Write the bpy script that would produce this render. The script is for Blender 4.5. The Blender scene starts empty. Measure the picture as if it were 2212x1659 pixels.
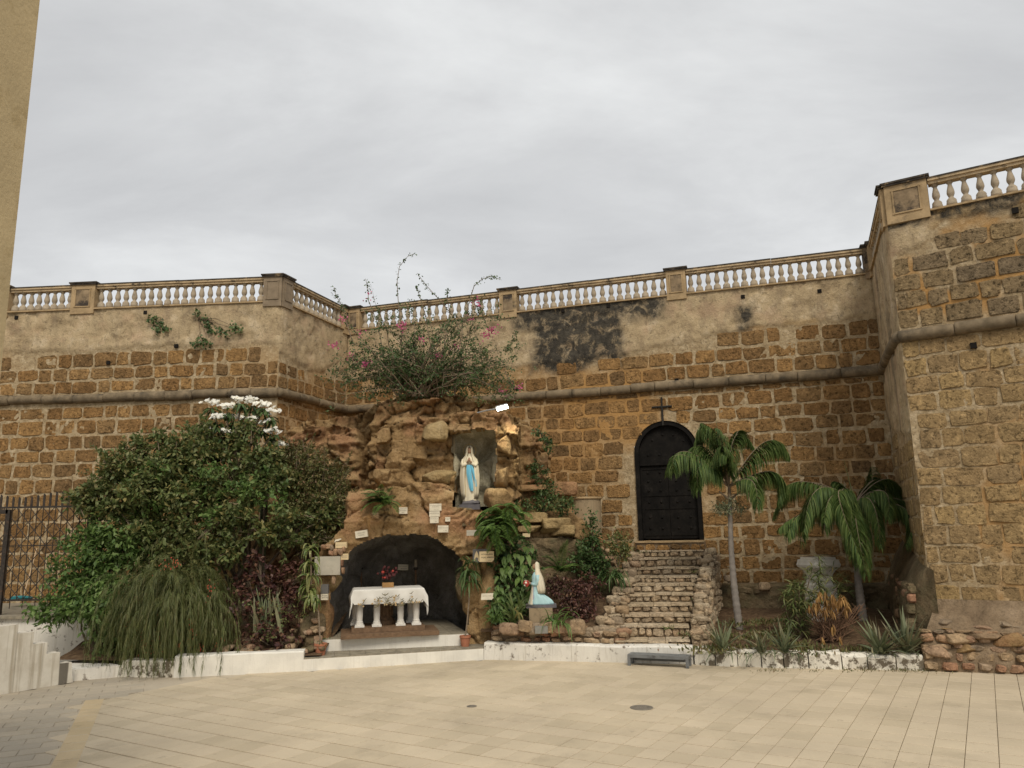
import bpy, math, random
import numpy as np
from mathutils import Vector

# ------------------------------------------------------------------ camera
SC = bpy.context.scene
COL = SC.collection
CAM_H, PITCH, ROLL, FPX = 2.4, math.radians(10.6), 0.02, 1661.0   # FPX: focal length on a 2212 x 1659 picture
_cp, _sp, _cr, _sr = math.cos(PITCH), math.sin(PITCH), math.cos(ROLL), math.sin(ROLL)
_FW = np.array([0, _cp, _sp]); _U0 = np.array([0, -_sp, _cp]); _R0 = np.array([1., 0, 0])
_RT = _R0 * _cr - _U0 * _sr; _UP = _U0 * _cr + _R0 * _sr
_CAM = np.array([0, 0, CAM_H])
cam = bpy.data.cameras.new('camera'); cam_o = bpy.data.objects.new('camera', cam); COL.objects.link(cam_o)
from mathutils import Matrix
m4 = Matrix.Identity(4)
for r in range(3):
    m4[r][0], m4[r][1], m4[r][2], m4[r][3] = _RT[r], _UP[r], -_FW[r], _CAM[r]
cam_o.matrix_world = m4
cam.sensor_width = 36.0; cam.lens = 36.0 * FPX / 2212.0
cam.clip_start = 0.05; cam.clip_end = 2000
SC.camera = cam_o

# ------------------------------------------------------------------ world, sun, exposure
SUN_EL, SUN_AZ = math.radians(48), math.radians(168)     # azimuth measured clockwise from +Y
wd = bpy.data.worlds.new('World'); SC.world = wd; wd.use_nodes = True
_n, _l = wd.node_tree.nodes, wd.node_tree.links
_n.clear()
_out = _n.new('ShaderNodeOutputWorld'); _bg = _n.new('ShaderNodeBackground')
_sky = _n.new('ShaderNodeTexSky'); _sky.sky_type = 'NISHITA'; _sky.sun_disc = False
_sky.sun_elevation = SUN_EL; _sky.sun_rotation = SUN_AZ
_skys = _n.new('ShaderNodeMix'); _skys.data_type = 'RGBA'; _skys.blend_type = 'MULTIPLY'; _skys.inputs[0].default_value = 1
_skys.inputs[7].default_value = (0.1, 0.1, 0.1, 1)
_tc = _n.new('ShaderNodeTexCoord')
_sep = _n.new('ShaderNodeSeparateXYZ'); _l.new(_tc.outputs['Generated'], _sep.inputs[0])
# clouds lie on a flat layer overhead: divide the direction by its height
_hz = _n.new('ShaderNodeMath'); _hz.operation = 'MAXIMUM'; _hz.inputs[1].default_value = 0.0; _l.new(_sep.outputs[2], _hz.inputs[0])
_hz2 = _n.new('ShaderNodeMath'); _hz2.operation = 'ADD'; _hz2.inputs[1].default_value = 0.22; _l.new(_hz.outputs[0], _hz2.inputs[0])
_dv = _n.new('ShaderNodeVectorMath'); _dv.operation = 'DIVIDE'; _l.new(_tc.outputs['Generated'], _dv.inputs[0])
_cb = _n.new('ShaderNodeCombineXYZ')
for k in range(3): _l.new(_hz2.outputs[0], _cb.inputs[k])
_l.new(_cb.outputs[0], _dv.inputs[1])
_mp = _n.new('ShaderNodeMapping'); _mp.inputs['Rotation'].default_value = (0, 0, math.radians(-24)); _mp.inputs['Scale'].default_value = (0.7, 1.05, 0.7)
_mp.inputs['Location'].default_value = (3.1, 1.7, 0)
_l.new(_dv.outputs[0], _mp.inputs[0])
_nz = _n.new('ShaderNodeTexNoise'); _nz.inputs['Scale'].default_value = 1.7; _nz.inputs['Detail'].default_value = 9; _nz.inputs['Roughness'].default_value = 0.60; _nz.inputs['Distortion'].default_value = 0.35
_l.new(_mp.outputs[0], _nz.inputs['Vector'])
_nz2 = _n.new('ShaderNodeTexNoise'); _nz2.inputs['Scale'].default_value = 0.42; _nz2.inputs['Detail'].default_value = 3
_l.new(_dv.outputs[0], _nz2.inputs['Vector'])
_ad = _n.new('ShaderNodeMath'); _ad.operation = 'ADD'; _l.new(_nz.outputs[0], _ad.inputs[0]); _l.new(_nz2.outputs[0], _ad.inputs[1])
_hf = _n.new('ShaderNodeMath'); _hf.operation = 'MULTIPLY'; _hf.inputs[1].default_value = 0.5; _l.new(_ad.outputs[0], _hf.inputs[0])
_rp = _n.new('ShaderNodeValToRGB'); _l.new(_hf.outputs[0], _rp.inputs[0])
_rp.color_ramp.elements[0].position = 0.36; _rp.color_ramp.elements[0].color = (0.37, 0.372, 0.375, 1)
_rp.color_ramp.elements[1].position = 0.63; _rp.color_ramp.elements[1].color = (0.59, 0.595, 0.59, 1)
_e = _rp.color_ramp.elements.new(0.5); _e.color = (0.465, 0.468, 0.468, 1)
_mx = _n.new('ShaderNodeMix'); _mx.data_type = 'RGBA'; _mx.inputs[0].default_value = 0.94
_l.new(_sky.outputs[0], _skys.inputs[6]); _l.new(_skys.outputs[2], _mx.inputs[6]); _l.new(_rp.outputs[0], _mx.inputs[7])
_l.new(_mx.outputs[2], _bg.inputs[0]); _bg.inputs[1].default_value = 1.0
_l.new(_bg.outputs[0], _out.inputs[0])

sun = bpy.data.lights.new('sun', 'SUN'); sun.energy = 1.5; sun.angle = math.radians(22); sun.color = (1.0, 0.91, 0.77)
sun_o = bpy.data.objects.new('sun', sun); COL.objects.link(sun_o)
_sd = Vector((math.sin(SUN_AZ) * math.cos(SUN_EL), math.cos(SUN_AZ) * math.cos(SUN_EL), math.sin(SUN_EL)))
sun_o.rotation_euler = (-_sd).to_track_quat('-Z', 'Y').to_euler()
sun_o.location = (0, -5, 20)
SC.view_settings.view_transform = 'Standard'; SC.view_settings.look = 'None'
SC.view_settings.exposure = 0.55; SC.view_settings.gamma = 1.0; SC.view_settings.use_curve_mapping = False
SC.cycles.max_bounces = 6; SC.cycles.diffuse_bounces = 4; SC.cycles.use_adaptive_sampling = True
SC.cycles.use_denoising = True; SC.cycles.sample_clamp_indirect = 4.0

# ------------------------------------------------------------------ pixel -> place
def ray(x, y):
    return _RT * ((x - 1106) / FPX) + _UP * ((829.5 - y) / FPX) + _FW
def at_z(x, y, z):
    d = ray(x, y); return _CAM + d * ((z - CAM_H) / d[2])
def at_y(x, y, Y):
    d = ray(x, y); return _CAM + d * (Y / d[1])
def at_plane(x, y, A, n):
    d = ray(x, y); t = np.dot(np.array(A) - _CAM, n) / np.dot(d, n); return _CAM + d * t
def proj(p):
    q = np.asarray(p, float) - _CAM; z = q @ _FW
    return 1106 + FPX * (q @ _RT) / z, 829.5 - FPX * (q @ _UP) / z

# ------------------------------------------------------------------ helpers
RNG = np.random.default_rng(7)
random.seed(7)
BASE = {}
def thing(name, label, cat, loc=(0, 0, 0), group=None):
    o = bpy.data.objects.new(name, None); COL.objects.link(o)
    o.location = loc; o.empty_display_size = 0.2
    o['label'] = label; o['category'] = cat
    if group: o['group'] = group
    BASE[o.name] = np.array(loc, float)
    return o
def tag(o, label=None, cat=None, group=None, kind=None):
    if label: o['label'] = label
    if cat: o['category'] = cat
    if group: o['group'] = group
    if kind: o['kind'] = kind
    return o
def mesh_from(name, V, F, mat=None, smooth=False, attrs=None):
    me = bpy.data.meshes.new(name)
    V = np.asarray(V, np.float32).reshape(-1, 3)
    if isinstance(F, np.ndarray):
        k = F.shape[1]; nf = len(F)
        me.vertices.add(len(V)); me.vertices.foreach_set('co', V.ravel())
        me.loops.add(nf * k); me.loops.foreach_set('vertex_index', F.astype(np.int32).ravel())
        me.polygons.add(nf); me.polygons.foreach_set('loop_start', np.arange(0, nf * k, k, dtype=np.int32))
        me.update(calc_edges=True)
    else:
        me.from_pydata(V.tolist(), [], [list(map(int, f)) for f in F]); me.update()
    if smooth: me.polygons.foreach_set('use_smooth', np.ones(len(me.polygons), bool))
    if mat: me.materials.append(mat)
    for k, a in (attrs or {}).items():
        at = me.attributes.new(k, 'FLOAT', 'POINT'); at.data.foreach_set('value', np.asarray(a, np.float32).ravel())
    return me
def mk(name, V, F, mat, parent=None, smooth=False, attrs=None, kind=None, at=None):
    """one mesh object from world coordinates; under its parent, with its origin at `at` when given"""
    base = BASE[parent.name] if parent is not None else np.zeros(3)
    org = np.array(at, float) if at is not None else base
    V = np.asarray(V, float).reshape(-1, 3) - org
    me = mesh_from(name, V, F, mat, smooth, attrs)
    o = bpy.data.objects.new(name, me); COL.objects.link(o)
    o.location = org - base
    if parent is not None: o.parent = parent
    BASE[o.name] = org
    if kind: o['kind'] = kind
    return o
def put(name, me, loc, parent=None, rot=(0, 0, 0), scale=(1, 1, 1)):
    """another object that shares the mesh `me`"""
    o = bpy.data.objects.new(name, me); COL.objects.link(o)
    base = BASE[parent.name] if parent is not None else np.zeros(3)
    o.location = np.array(loc, float) - base; o.rotation_euler = rot; o.scale = scale
    if parent is not None: o.parent = parent
    BASE[o.name] = np.array(loc, float)
    return o
class MB:
    """collects polygons"""
    def __init__(s): s.V = []; s.F = []
    def add(s, V, F):
        b = len(s.V); s.V.extend([tuple(v) for v in V]); s.F.extend([tuple(i + b for i in f) for f in F]); return s
    def box(s, c, d, rz=0, taper=1.0):
        cx, cy, cz = c; x, y, z = d[0] / 2, d[1] / 2, d[2] / 2
        P = []
        for k, t in ((-1, 1.0), (1, taper)):
            for a, b in ((-1, -1), (1, -1), (1, 1), (-1, 1)):
                px, py = a * x * t, b * y * t
                P.append((cx + px * math.cos(rz) - py * math.sin(rz), cy + px * math.sin(rz) + py * math.cos(rz), cz + k * z))
        return s.add(P, [(3, 2, 1, 0), (4, 5, 6, 7), (0, 1, 5, 4), (1, 2, 6, 5), (2, 3, 7, 6), (3, 0, 4, 7)])
    def prism(s, pts, dvec):
        """polygon pts (3-D list) swept by dvec"""
        n = len(pts); P = [np.array(p, float) for p in pts]; Q = [p + np.array(dvec, float) for p in P]
        return s.add(P + Q, [tuple(range(n))[::-1], tuple(range(n, 2 * n))] + [(i, (i + 1) % n, n + (i + 1) % n, n + i) for i in range(n)])
    def lathe(s, c, prof, n=16, sx=1, sy=1, caps=True):
        V = []; F = []
        for r, z in prof:
            for i in range(n):
                a = 2 * math.pi * i / n
                V.append((c[0] + r * sx * math.cos(a), c[1] + r * sy * math.sin(a), c[2] + z))
        for k in range(len(prof) - 1):
            for i in range(n):
                j = (i + 1) % n; F.append((k * n + i, k * n + j, (k + 1) * n + j, (k + 1) * n + i))
        if caps:
            F.append(tuple(range(n))[::-1]); F.append(tuple(range((len(prof) - 1) * n, len(prof) * n)))
        return s.add(V, F)
    def tube(s, path, rad, n=8, caps=True):
        P = [np.array(p, float) for p in path]; m = len(P)
        if np.isscalar(rad): rad = [rad] * m
        V = []; F = []; side = None
        for k in range(m):
            t = P[min(k + 1, m - 1)] - P[max(k - 1, 0)]; t = t / (np.linalg.norm(t) + 1e-9)
            if side is None:
                h = np.array([0, 0, 1.]) if abs(t[2]) < 0.9 else np.array([1., 0, 0]); side = np.cross(t, h)
            side = side - t * np.dot(side, t); side /= np.linalg.norm(side) + 1e-9
            up = np.cross(side, t)
            for i in range(n):
                a = 2 * math.pi * i / n
                V.append(P[k] + rad[k] * (side * math.cos(a) + up * math.sin(a)))
        for k in range(m - 1):
            for i in range(n):
                j = (i + 1) % n; F.append((k * n + i, k * n + j, (k + 1) * n + j, (k + 1) * n + i))
        if caps:
            F.append(tuple(range(n))[::-1]); F.append(tuple(range((m - 1) * n, m * n)))
        return s.add(V, F)
    def obj(s, name, mat, parent=None, **k): return mk(name, s.V, s.F, mat, parent, **k)

# value noise -------------------------------------------------------
def _h(i, j, k, seed):
    n = (i.astype(np.int64) * 374761393 + j.astype(np.int64) * 668265263 + k.astype(np.int64) * 2147483647 + seed * 974634777) & 0x7fffffff
    n = ((n ^ (n >> 13)) * 1274126177) & 0x7fffffff
    n = ((n ^ (n >> 16)) * 668265263) & 0x7fffffff
    return (n ^ (n >> 15)) / float(0x7fffffff)
def vnoise(x, y, z=0.0, seed=0):
    x = np.asarray(x, float); y = np.asarray(y, float); z = np.asarray(z, float) + np.zeros_like(x)
    i, j, k = np.floor(x), np.floor(y), np.floor(z); f, g, h = x - i, y - j, z - k
    f = f * f * (3 - 2 * f); g = g * g * (3 - 2 * g); h = h * h * (3 - 2 * h)
    r = 0
    for a in (0, 1):
        for b in (0, 1):
            for c in (0, 1):
                r = r + (f if a else 1 - f) * (g if b else 1 - g) * (h if c else 1 - h) * _h(i + a, j + b, k + c, seed)
    return r * 2 - 1
def fbm(x, y, z=0.0, seed=0, oct=4, gain=0.5):
    r = 0; a = 1.0; t = 0
    for o in range(oct):
        r = r + a * vnoise(np.asarray(x) * 2 ** o, np.asarray(y) * 2 ** o, np.asarray(z) * 2 ** o, seed + o * 17); t += a; a *= gain
    return r / t
def voronoi2(x, y, seed=0, jit=0.85):
    """cell value (0..1) and distance to the border, vectorised"""
    x = np.asarray(x, float); y = np.asarray(y, float)
    i, j = np.floor(x), np.floor(y); d1 = np.full(x.shape, 9.); d2 = np.full(x.shape, 9.); c = np.zeros(x.shape)
    z = np.zeros_like(x)
    for a in (-1, 0, 1):
        for b in (-1, 0, 1):
            px = i + a + 0.5 + jit * (_h(i + a, j + b, z, seed) - 0.5); py = j + b + 0.5 + jit * (_h(i + a, j + b, z, seed + 5) - 0.5)
            d = np.hypot(x - px, y - py); v = _h(i + a, j + b, z, seed + 9)
            nw = d < d1
            d2 = np.where(nw, d1, np.minimum(d2, d)); c = np.where(nw, v, c); d1 = np.where(nw, d, d1)
    return c, d2 - d1
def inpoly(px, py, poly):
    px = np.asarray(px, float); py = np.asarray(py, float); r = np.zeros(px.shape, bool); n = len(poly)
    for i in range(n):
        x1, y1 = poly[i]; x2, y2 = poly[(i + 1) % n]
        if y1 == y2: continue
        c = ((y1 > py) != (y2 > py)) & (px < (x2 - x1) * (py - y1) / (y2 - y1) + x1); r ^= c
    return r

# ------------------------------------------------------------------ materials
class NT:
    def __init__(s, name, rough=0.9, spec=0.2):
        s.m = bpy.data.materials.new(name); s.m.use_nodes = True; s.t = s.m.node_tree; s.t.nodes.clear()
        s.out = s.t.nodes.new('ShaderNodeOutputMaterial'); s.b = s.t.nodes.new('ShaderNodeBsdfPrincipled')
        s.t.links.new(s.b.outputs[0], s.out.inputs[0]); s.b.inputs['Roughness'].default_value = rough
        s.b.inputs['Specular IOR Level'].default_value = spec; s._p = None
    def link(s, a, b): s.t.links.new(a, b)
    def setin(s, sock, v):
        if isinstance(v, (int, float)): sock.default_value = v
        elif isinstance(v, tuple): sock.default_value = v if len(v) != 3 or sock.type == 'VECTOR' else v + (1,)
        else: s.link(v, sock)
    def pos(s):
        if s._p is None: s._p = s.t.nodes.new('ShaderNodeNewGeometry')
        return s._p.outputs['Position']
    def island(s): s.pos(); return s._p.outputs['Random Per Island']
    def rnd(s):
        o = s.t.nodes.new('ShaderNodeObjectInfo'); return s.math('FRACT', s.math('ADD', o.outputs['Random'], s.island()))
    def attr(s, k): n = s.t.nodes.new('ShaderNodeAttribute'); n.attribute_name = k; return n.outputs['Fac']
    def mapv(s, scale=(1, 1, 1), rot=(0, 0, 0), loc=(0, 0, 0)):
        n = s.t.nodes.new('ShaderNodeMapping'); s.link(s.pos(), n.inputs[0]); n.inputs['Scale'].default_value = scale; n.inputs['Rotation'].default_value = rot; n.inputs['Location'].default_value = loc
        return n.outputs[0]
    def noise(s, scale, detail=3, rough=0.55, vec=None, dist=0.0):
        n = s.t.nodes.new('ShaderNodeTexNoise'); s.link(vec or s.pos(), n.inputs['Vector']); n.inputs['Scale'].default_value = scale
        n.inputs['Detail'].default_value = detail; n.inputs['Roughness'].default_value = rough; n.inputs['Distortion'].default_value = dist; return n.outputs[0]
    def voro(s, scale, feat='F1', vec=None):
        n = s.t.nodes.new('ShaderNodeTexVoronoi'); n.feature = feat; s.link(vec or s.pos(), n.inputs['Vector']); n.inputs['Scale'].default_value = scale; return n.outputs[0]
    def math(s, op, a, b=0.0, c=0.0, clamp=False):
        n = s.t.nodes.new('ShaderNodeMath'); n.operation = op; n.use_clamp = clamp
        s.setin(n.inputs[0], a); s.setin(n.inputs[1], b); s.setin(n.inputs[2], c); return n.outputs[0]
    def rng(s, v, a, b, c=0.0, d=1.0):
        n = s.t.nodes.new('ShaderNodeMapRange'); s.setin(n.inputs[0], v)
        for k, q in enumerate((a, b, c, d)): n.inputs[k + 1].default_value = q
        return n.outputs[0]
    def ramp(s, f, stops):
        n = s.t.nodes.new('ShaderNodeValToRGB'); s.setin(n.inputs[0], f); e = n.color_ramp.elements
        while len(e) < len(stops): e.new(0.5)
        for k, (p, c) in enumerate(stops): e[k].position = p; e[k].color = tuple(c) + (1,)
        return n.outputs[0]
    def mix(s, f, a, b, mode='MIX'):
        n = s.t.nodes.new('ShaderNodeMix'); n.data_type = 'RGBA'; n.blend_type = mode; n.clamp_factor = True
        s.setin(n.inputs[0], f); s.setin(n.inputs[6], a); s.setin(n.inputs[7], b); return n.outputs[2]
    def mul(s, a, f):
        """colour times scalar"""
        n = s.t.nodes.new('ShaderNodeVectorMath'); n.operation = 'SCALE'; s.setin(n.inputs[0], a); s.setin(n.inputs[3], f); return n.outputs[0]
    def bump(s, h, strength=0.5, dist=0.02, prev=None):
        n = s.t.nodes.new('ShaderNodeBump'); n.inputs['Strength'].default_value = strength; n.inputs['Distance'].default_value = dist
        s.link(h, n.inputs['Height'])
        if prev is not None: s.link(prev, n.inputs['Normal'])
        return n.outputs[0]
    def done(s, col, nrm=None):
        s.setin(s.b.inputs['Base Color'], col)
        if nrm is not None: s.link(nrm, s.b.inputs['Normal'])
        return s.m

def stone_mat(name, tones, pit=0.5, bump=1.0, mott=(0.72, 1.25)):
    t = NT(name, 0.95, 0.1); r = t.rnd()
    c = t.ramp(r, [(i / (len(tones) - 1), q) for i, q in enumerate(tones)])
    c = t.mul(c, t.rng(t.noise(5, 4, 0.6), 0.3, 0.7, *mott))
    big = t.noise(14, 6, 0.75)
    c = t.mix(t.rng(big, 0.49, 0.38, 0, 1.0), c, t.mul(c, 1 - pit - .12))
    c = t.mix(t.rng(t.noise(12, 5, 0.7, vec=t.mapv(loc=(3, 8, 1))), 0.51, 0.64, 0, 0.8), c, t.mul(c, 1.5))
    hgt = t.math('ADD', t.noise(24, 5, 0.7), t.math('MULTIPLY', big, 1.1))
    return t.done(c, t.bump(hgt, bump, 0.06))
OCHRE = [(.37, .212, .085), (.28, .16, .066), (.335, .212, .098), (.42, .245, .098), (.235, .147, .07), (.35, .20, .08)]
GREYOCH = [(.32, .215, .105), (.26, .19, .105), (.37, .25, .115), (.285, .215, .13), (.335, .225, .105)]
M = {}
M['stone'] = stone_mat('fort_stone', OCHRE)
M['stone_r'] = stone_mat('bastion_stone', [(.43, .295, .14), (.35, .245, .13), (.46, .32, .15), (.40, .275, .14), (.37, .255, .125)], 0.5, 0.9)
M['stone_up'] = stone_mat('weathered_stone', [(.33, .24, .135), (.27, .205, .13), (.37, .265, .14), (.30, .22, .125)], 0.6, 1.1)
M['rubble'] = stone_mat('rubble_stone', [(.38, .27, .16), (.28, .195, .12), (.44, .32, .20), (.33, .21, .135), (.36, .28, .19), (.25, .19, .13)], 0.3, 0.6)
M['rubble_red'] = stone_mat('red_rubble_stone', [(.34, .18, .11), (.40, .26, .155), (.29, .165, .105), (.35, .24, .15)], 0.3, 0.6)

def core_mat():
    t = NT('mortar_and_plaster', 0.95, 0.1)
    pl, st, orr = t.attr('plaster'), t.attr('stain'), t.attr('orange')
    n1, n2 = t.noise(9, 4, 0.6), t.noise(60, 4, 0.65)
    mort = t.ramp(n1, [(0.3, (.32, .235, .135)), (0.5, (.43, .33, .20)), (0.7, (.57, .46, .305))])
    mort = t.mix(t.rng(t.noise(20, 5, .7), .47, .34, 0, .8), mort, t.mul(mort, .42))
    mort = t.mix(orr, mort, (.44, .245, .085))
    plc = t.ramp(t.noise(2.3, 6, 0.65), [(0.32, (.30, .225, .135)), (0.43, (.45, .345, .21)), (0.55, (.52, .405, .25)), (0.68, (.63, .51, .345))])
    plc = t.mix(t.rng(t.noise(8, 6, .78, dist=.9), .53, .64, 0, .85), plc, t.mul(plc, .42))
    plc = t.mix(t.rng(t.noise(3.1, 5, .7, vec=t.mapv((1.2, 1.2, .5), loc=(5, 1, 2))), .50, .68, 0, .65), plc, (.27, .205, .135))
    plc = t.mix(t.rng(t.noise(1.6, 5, .7, vec=t.mapv(loc=(9, 4, 7))), .52, .66, 0, .5), plc, (.52, .36, .235))
    plc = t.mix(t.math('MULTIPLY', orr, .7), plc, (.46, .285, .10))
    c = t.mix(pl, mort, plc)
    stn = t.math('MULTIPLY', st, t.rng(t.noise(3.5, 6, .75, dist=.5), .34, .64, 1.5, .25), clamp=True)
    c = t.mix(stn, c, t.ramp(n1, [(0.3, (.035, .032, .028)), (0.7, (.10, .088, .068))]))
    h = t.math('ADD', t.noise(18, 6, 0.7), t.math('MULTIPLY', n2, 0.5))
    return t.done(c, t.bump(h, 0.8, 0.035))
M['core'] = core_mat()

def plain(name, col, rough=0.8, var=0.15, scale=8, bump=0.2, bscale=40, spec=0.3, dark=None, darkr=(.55, .7), dscale=6):
    t = NT(name, rough, spec)
    c = t.mul(t.mix(0.0, col, col), t.rng(t.noise(scale, 4, .6), .3, .7, 1 - var, 1 + var))
    if dark: c = t.mix(t.rng(t.noise(dscale, 5, .7), darkr[0], darkr[1]), c, dark)
    return t.done(c, t.bump(t.noise(bscale, 4, .6), bump, .01) if bump else None)
M['cordon'] = plain('cordon_stone', (.20, .155, .10), .95, .35, 4, .6, 30, .1, (.09, .075, .055), (.5, .68), 3)
M['baluster'] = plain('baluster_cement', (.37, .305, .22), .9, .2, 6, .4, 40, .15, (.13, .11, .085), (.56, .72), 5)
M['rail'] = plain('rail_cement', (.46, .35, .215), .95, .3, 5, .6, 30, .1, (.07, .06, .05), (.56, .66), 4)
M['railtop'] = plain('rail_black_crust', (.07, .06, .05), .95, .5, 6, .6, 30, .1, (.30, .22, .13), (.56, .66), 5)
M['pier'] = plain('pier_plaster', (.40, .29, .165), .95, .25, 4, .5, 30, .1, (.10, .085, .065), (.56, .72), 2.5)
M['pierdark'] = plain('pier_panel_plaster', (.27, .20, .125), .95, .35, 5, .5, 30, .1, (.06, .05, .042), (.48, .62), 3)
M['piergrey'] = plain('grey_cement', (.25, .195, .135), .95, .2, 5, .4, 40, .1)
M['black'] = plain('painted_hole_shade', (.012, .010, .008), 1, .1, 5, 0)  # near-black colour that stands in for the shade inside openings
def paint_white(name, base=(.72, .69, .62), streak=0.35, wear=(.58, .66), wcol=(.17, .14, .11), wscale=7):
    t = NT(name, .85, .25)
    c = t.ramp(t.noise(3, 4, .6), [(.3, tuple(q * .86 for q in base)), (.6, base)])
    v = t.noise(4, 5, .65, vec=t.mapv((6, 6, .35)))
    c = t.mix(t.rng(v, .52, .68, 0, streak), c, (.25, .20, .13))
    c = t.mix(t.rng(t.noise(wscale, 6, .7), wear[0], wear[1]), c, wcol)
    return t.done(c, t.bump(t.noise(45, 4, .6), .35, .012))
M['white'] = paint_white('white_paint')
M['whiteclean'] = paint_white('clean_white_paint', (.78, .75, .67), .12, (.66, .72), (.5, .45, .36))
M['whiteworn'] = paint_white('worn_white_paint', (.74, .70, .60), .3, (.50, .56), (.15, .125, .09), 5)
M['soil'] = plain('garden_soil', (.10, .065, .04), 1, .4, 9, 1.0, 30, .05, (.16, .11, .065), (.5, .62), 12)
# ------------------------------------------------------------------ ground
def ground_mat():
    t = NT('plaza_bed', .95, .1)
    c = t.ramp(t.noise(6, 4), [(.3, (.16, .13, .09)), (.7, (.24, .19, .13))])
    return t.done(c, t.bump(t.noise(40, 4), .3, .01))
plaza = mk('plaza_ground', [(-160, -120, -.012), (160, -120, -.012), (160, 220, -.012), (-160, 220, -.012)], [(0, 1, 2, 3)], ground_mat(), kind='structure')
def tile_mat(name, tones):
    t = NT(name, .82, .25); r = t.rnd()
    c = t.ramp(r, [(i / (len(tones) - 1), q) for i, q in enumerate(tones)])
    c = t.mul(c, t.rng(t.noise(.55, 4, .6), .3, .7, .86, 1.12))
    c = t.mix(t.rng(t.noise(.9, 6, .7), .54, .72, 0, .42), c, (.27, .225, .16))
    c = t.mix(t.rng(t.noise(5, 4, .7), .64, .70, 0, .35), c, (.22, .18, .13))
    sp = t.noise(150, 2, .6)
    c = t.mul(c, t.rng(sp, .3, .7, .84, 1.13))
    c = t.mix(t.rng(t.noise(75, 2, .6), .66, .72, 0, .5), c, (.24, .18, .11))
    return t.done(c, t.bump(sp, .25, .006))
M['tile'] = tile_mat('cream_paving', [(.54, .455, .325), (.58, .49, .355), (.505, .425, .30), (.565, .475, .345)])
M['tile_grey'] = tile_mat('grey_paving', [(.44, .385, .30), (.40, .35, .275), (.47, .405, .31), (.42, .37, .29)])
M['tile_band'] = tile_mat('yellow_paving', [(.55, .435, .27), (.58, .46, .29), (.52, .41, .25)])
TW, TL, TANG = .30, .36, math.radians(-31)          # a row runs along the line seen at 31 degrees
td = np.array([math.sin(-TANG), math.cos(-TANG)]); tn = np.array([td[1], -td[0]])
G0 = at_z(105, 1659, 0)[:2]; G1 = at_z(182, 1513, 0)[:2]
GB0 = at_z(165, 1659, 0)[:2]; GB1 = at_z(216, 1511, 0)[:2]
KERB = [at_z(*p, 0)[:2] for p in ((0, 1500), (155, 1475), (260, 1462), (375, 1463), (655, 1450), (1045, 1425), (1300, 1427), (1500, 1435), (2000, 1447), (2330, 1459))]
def before_kerb(x, y):
    xs = [k[0] for k in KERB]; ys = [k[1] for k in KERB]
    return y < np.interp(x, xs, ys) + .12
def side(p, a, b): return (b[0] - a[0]) * (p[1] - a[1]) - (b[1] - a[1]) * (p[0] - a[0])
gtop = G1 + (G1 - G0) / np.linalg.norm(G1 - G0) * .02
def tile_mesh(name, w, l, mat):
    g, d, bv = .003, .012, .004; x, y = w / 2 - g, l / 2 - 3.6 * g
    V = [(-x, -y, -d), (x, -y, -d), (x, y, -d), (-x, y, -d), (-x, -y, -bv), (x, -y, -bv), (x, y, -bv), (-x, y, -bv),
         (-x + bv, -y + bv, 0), (x - bv, -y + bv, 0), (x - bv, y - bv, 0), (-x + bv, y - bv, 0)]
    F = [(8, 9, 10, 11)] + [(a + i, a + (i + 1) % 4, a + 4 + (i + 1) % 4, a + 4 + i) for a in (0, 4) for i in range(4)]
    return V, F, mesh_from(name, V, F, mat)
tiles = []
for i in range(-60, 90):
    off = 0.0
    for j in range(-20, 60):
        c = tn * (i * TW) + td * (j * TL + off)
        if c[1] < 5.5 or c[1] > 17 or not before_kerb(c[0], c[1]): continue
        px, py = proj((c[0], c[1], 0))
        if px < -260 or px > 2470 or py > 1790: continue
        if side(c, G0, G1) > -.02 * np.linalg.norm(G1 - G0) and c[1] < G1[1] + .1: continue       # left of the border: grey area
        if c[1] > G1[1] + .02 and c[0] < G1[0] + .75 * (c[1] - G1[1]) + .2: continue
        tiles.append((math.hypot(c[0], c[1]), c))
tiles.sort(key=lambda q: q[0])
tV, tF, tme = tile_mesh('paving_tile', TW, TL, M['tile'])
far = MB(); nin = 0
for d, c in tiles:
    px, py = proj((c[0], c[1], 0))
    if nin < 290 and -20 < px < 2232 and py < 1700:
        put('paving_tile', tme, (c[0], c[1], RNG.uniform(-.0012, .0012)), plaza, (0, 0, TANG)); nin += 1
    else:
        ca, sa = math.cos(TANG), math.sin(TANG)
        far.add([(c[0] + x * ca - y * sa, c[1] + x * sa + y * ca, z) for x, y, z in tV], tF)
far.obj('paving_tile_field', M['tile'], plaza, kind='stuff')
# border band of yellowish tiles and the grey paving to its left
gdir = (G1 - G0) / np.linalg.norm(G1 - G0); gn = np.array([gdir[1], -gdir[0]])
ga = math.atan2(gdir[1], gdir[0]) - math.pi / 2
bw = abs(np.dot(GB0 - G0, gn)); _, _, bme = tile_mesh('border_tile', bw - .01, .38, M['tile_band'])
for j in range(-4, 14):
    c = G1 - gdir * (.19 + j * .38) + gn * (bw / 2 + .004)
    if j >= 0: put('border_tile', bme, (c[0], c[1], .001), plaza, (0, 0, ga))
_, _, gme = tile_mesh('grey_tile', .40, .27, M['tile_grey'])
gs = []
for i in range(-2, 26):
    for j in range(-16, 40):
        c = G1 - gdir * (j * .27 + .14) - gn * (i * .40 + .21 + (j % 2) * .2)
        e = G1 - gdir * (j * .27 + .14)
        if c[1] < 5.5 or not before_kerb(c[0], c[1]): continue
        if j >= 0 and np.dot(c - G1, gn) > -.19: continue
        if c[1] > G1[1] and c[0] > G1[0] + .75 * (c[1] - G1[1]) + .25: continue
        px, py = proj((c[0], c[1], 0))
        if px < -200 or py > 1790: continue
        gs.append(c)
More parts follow.
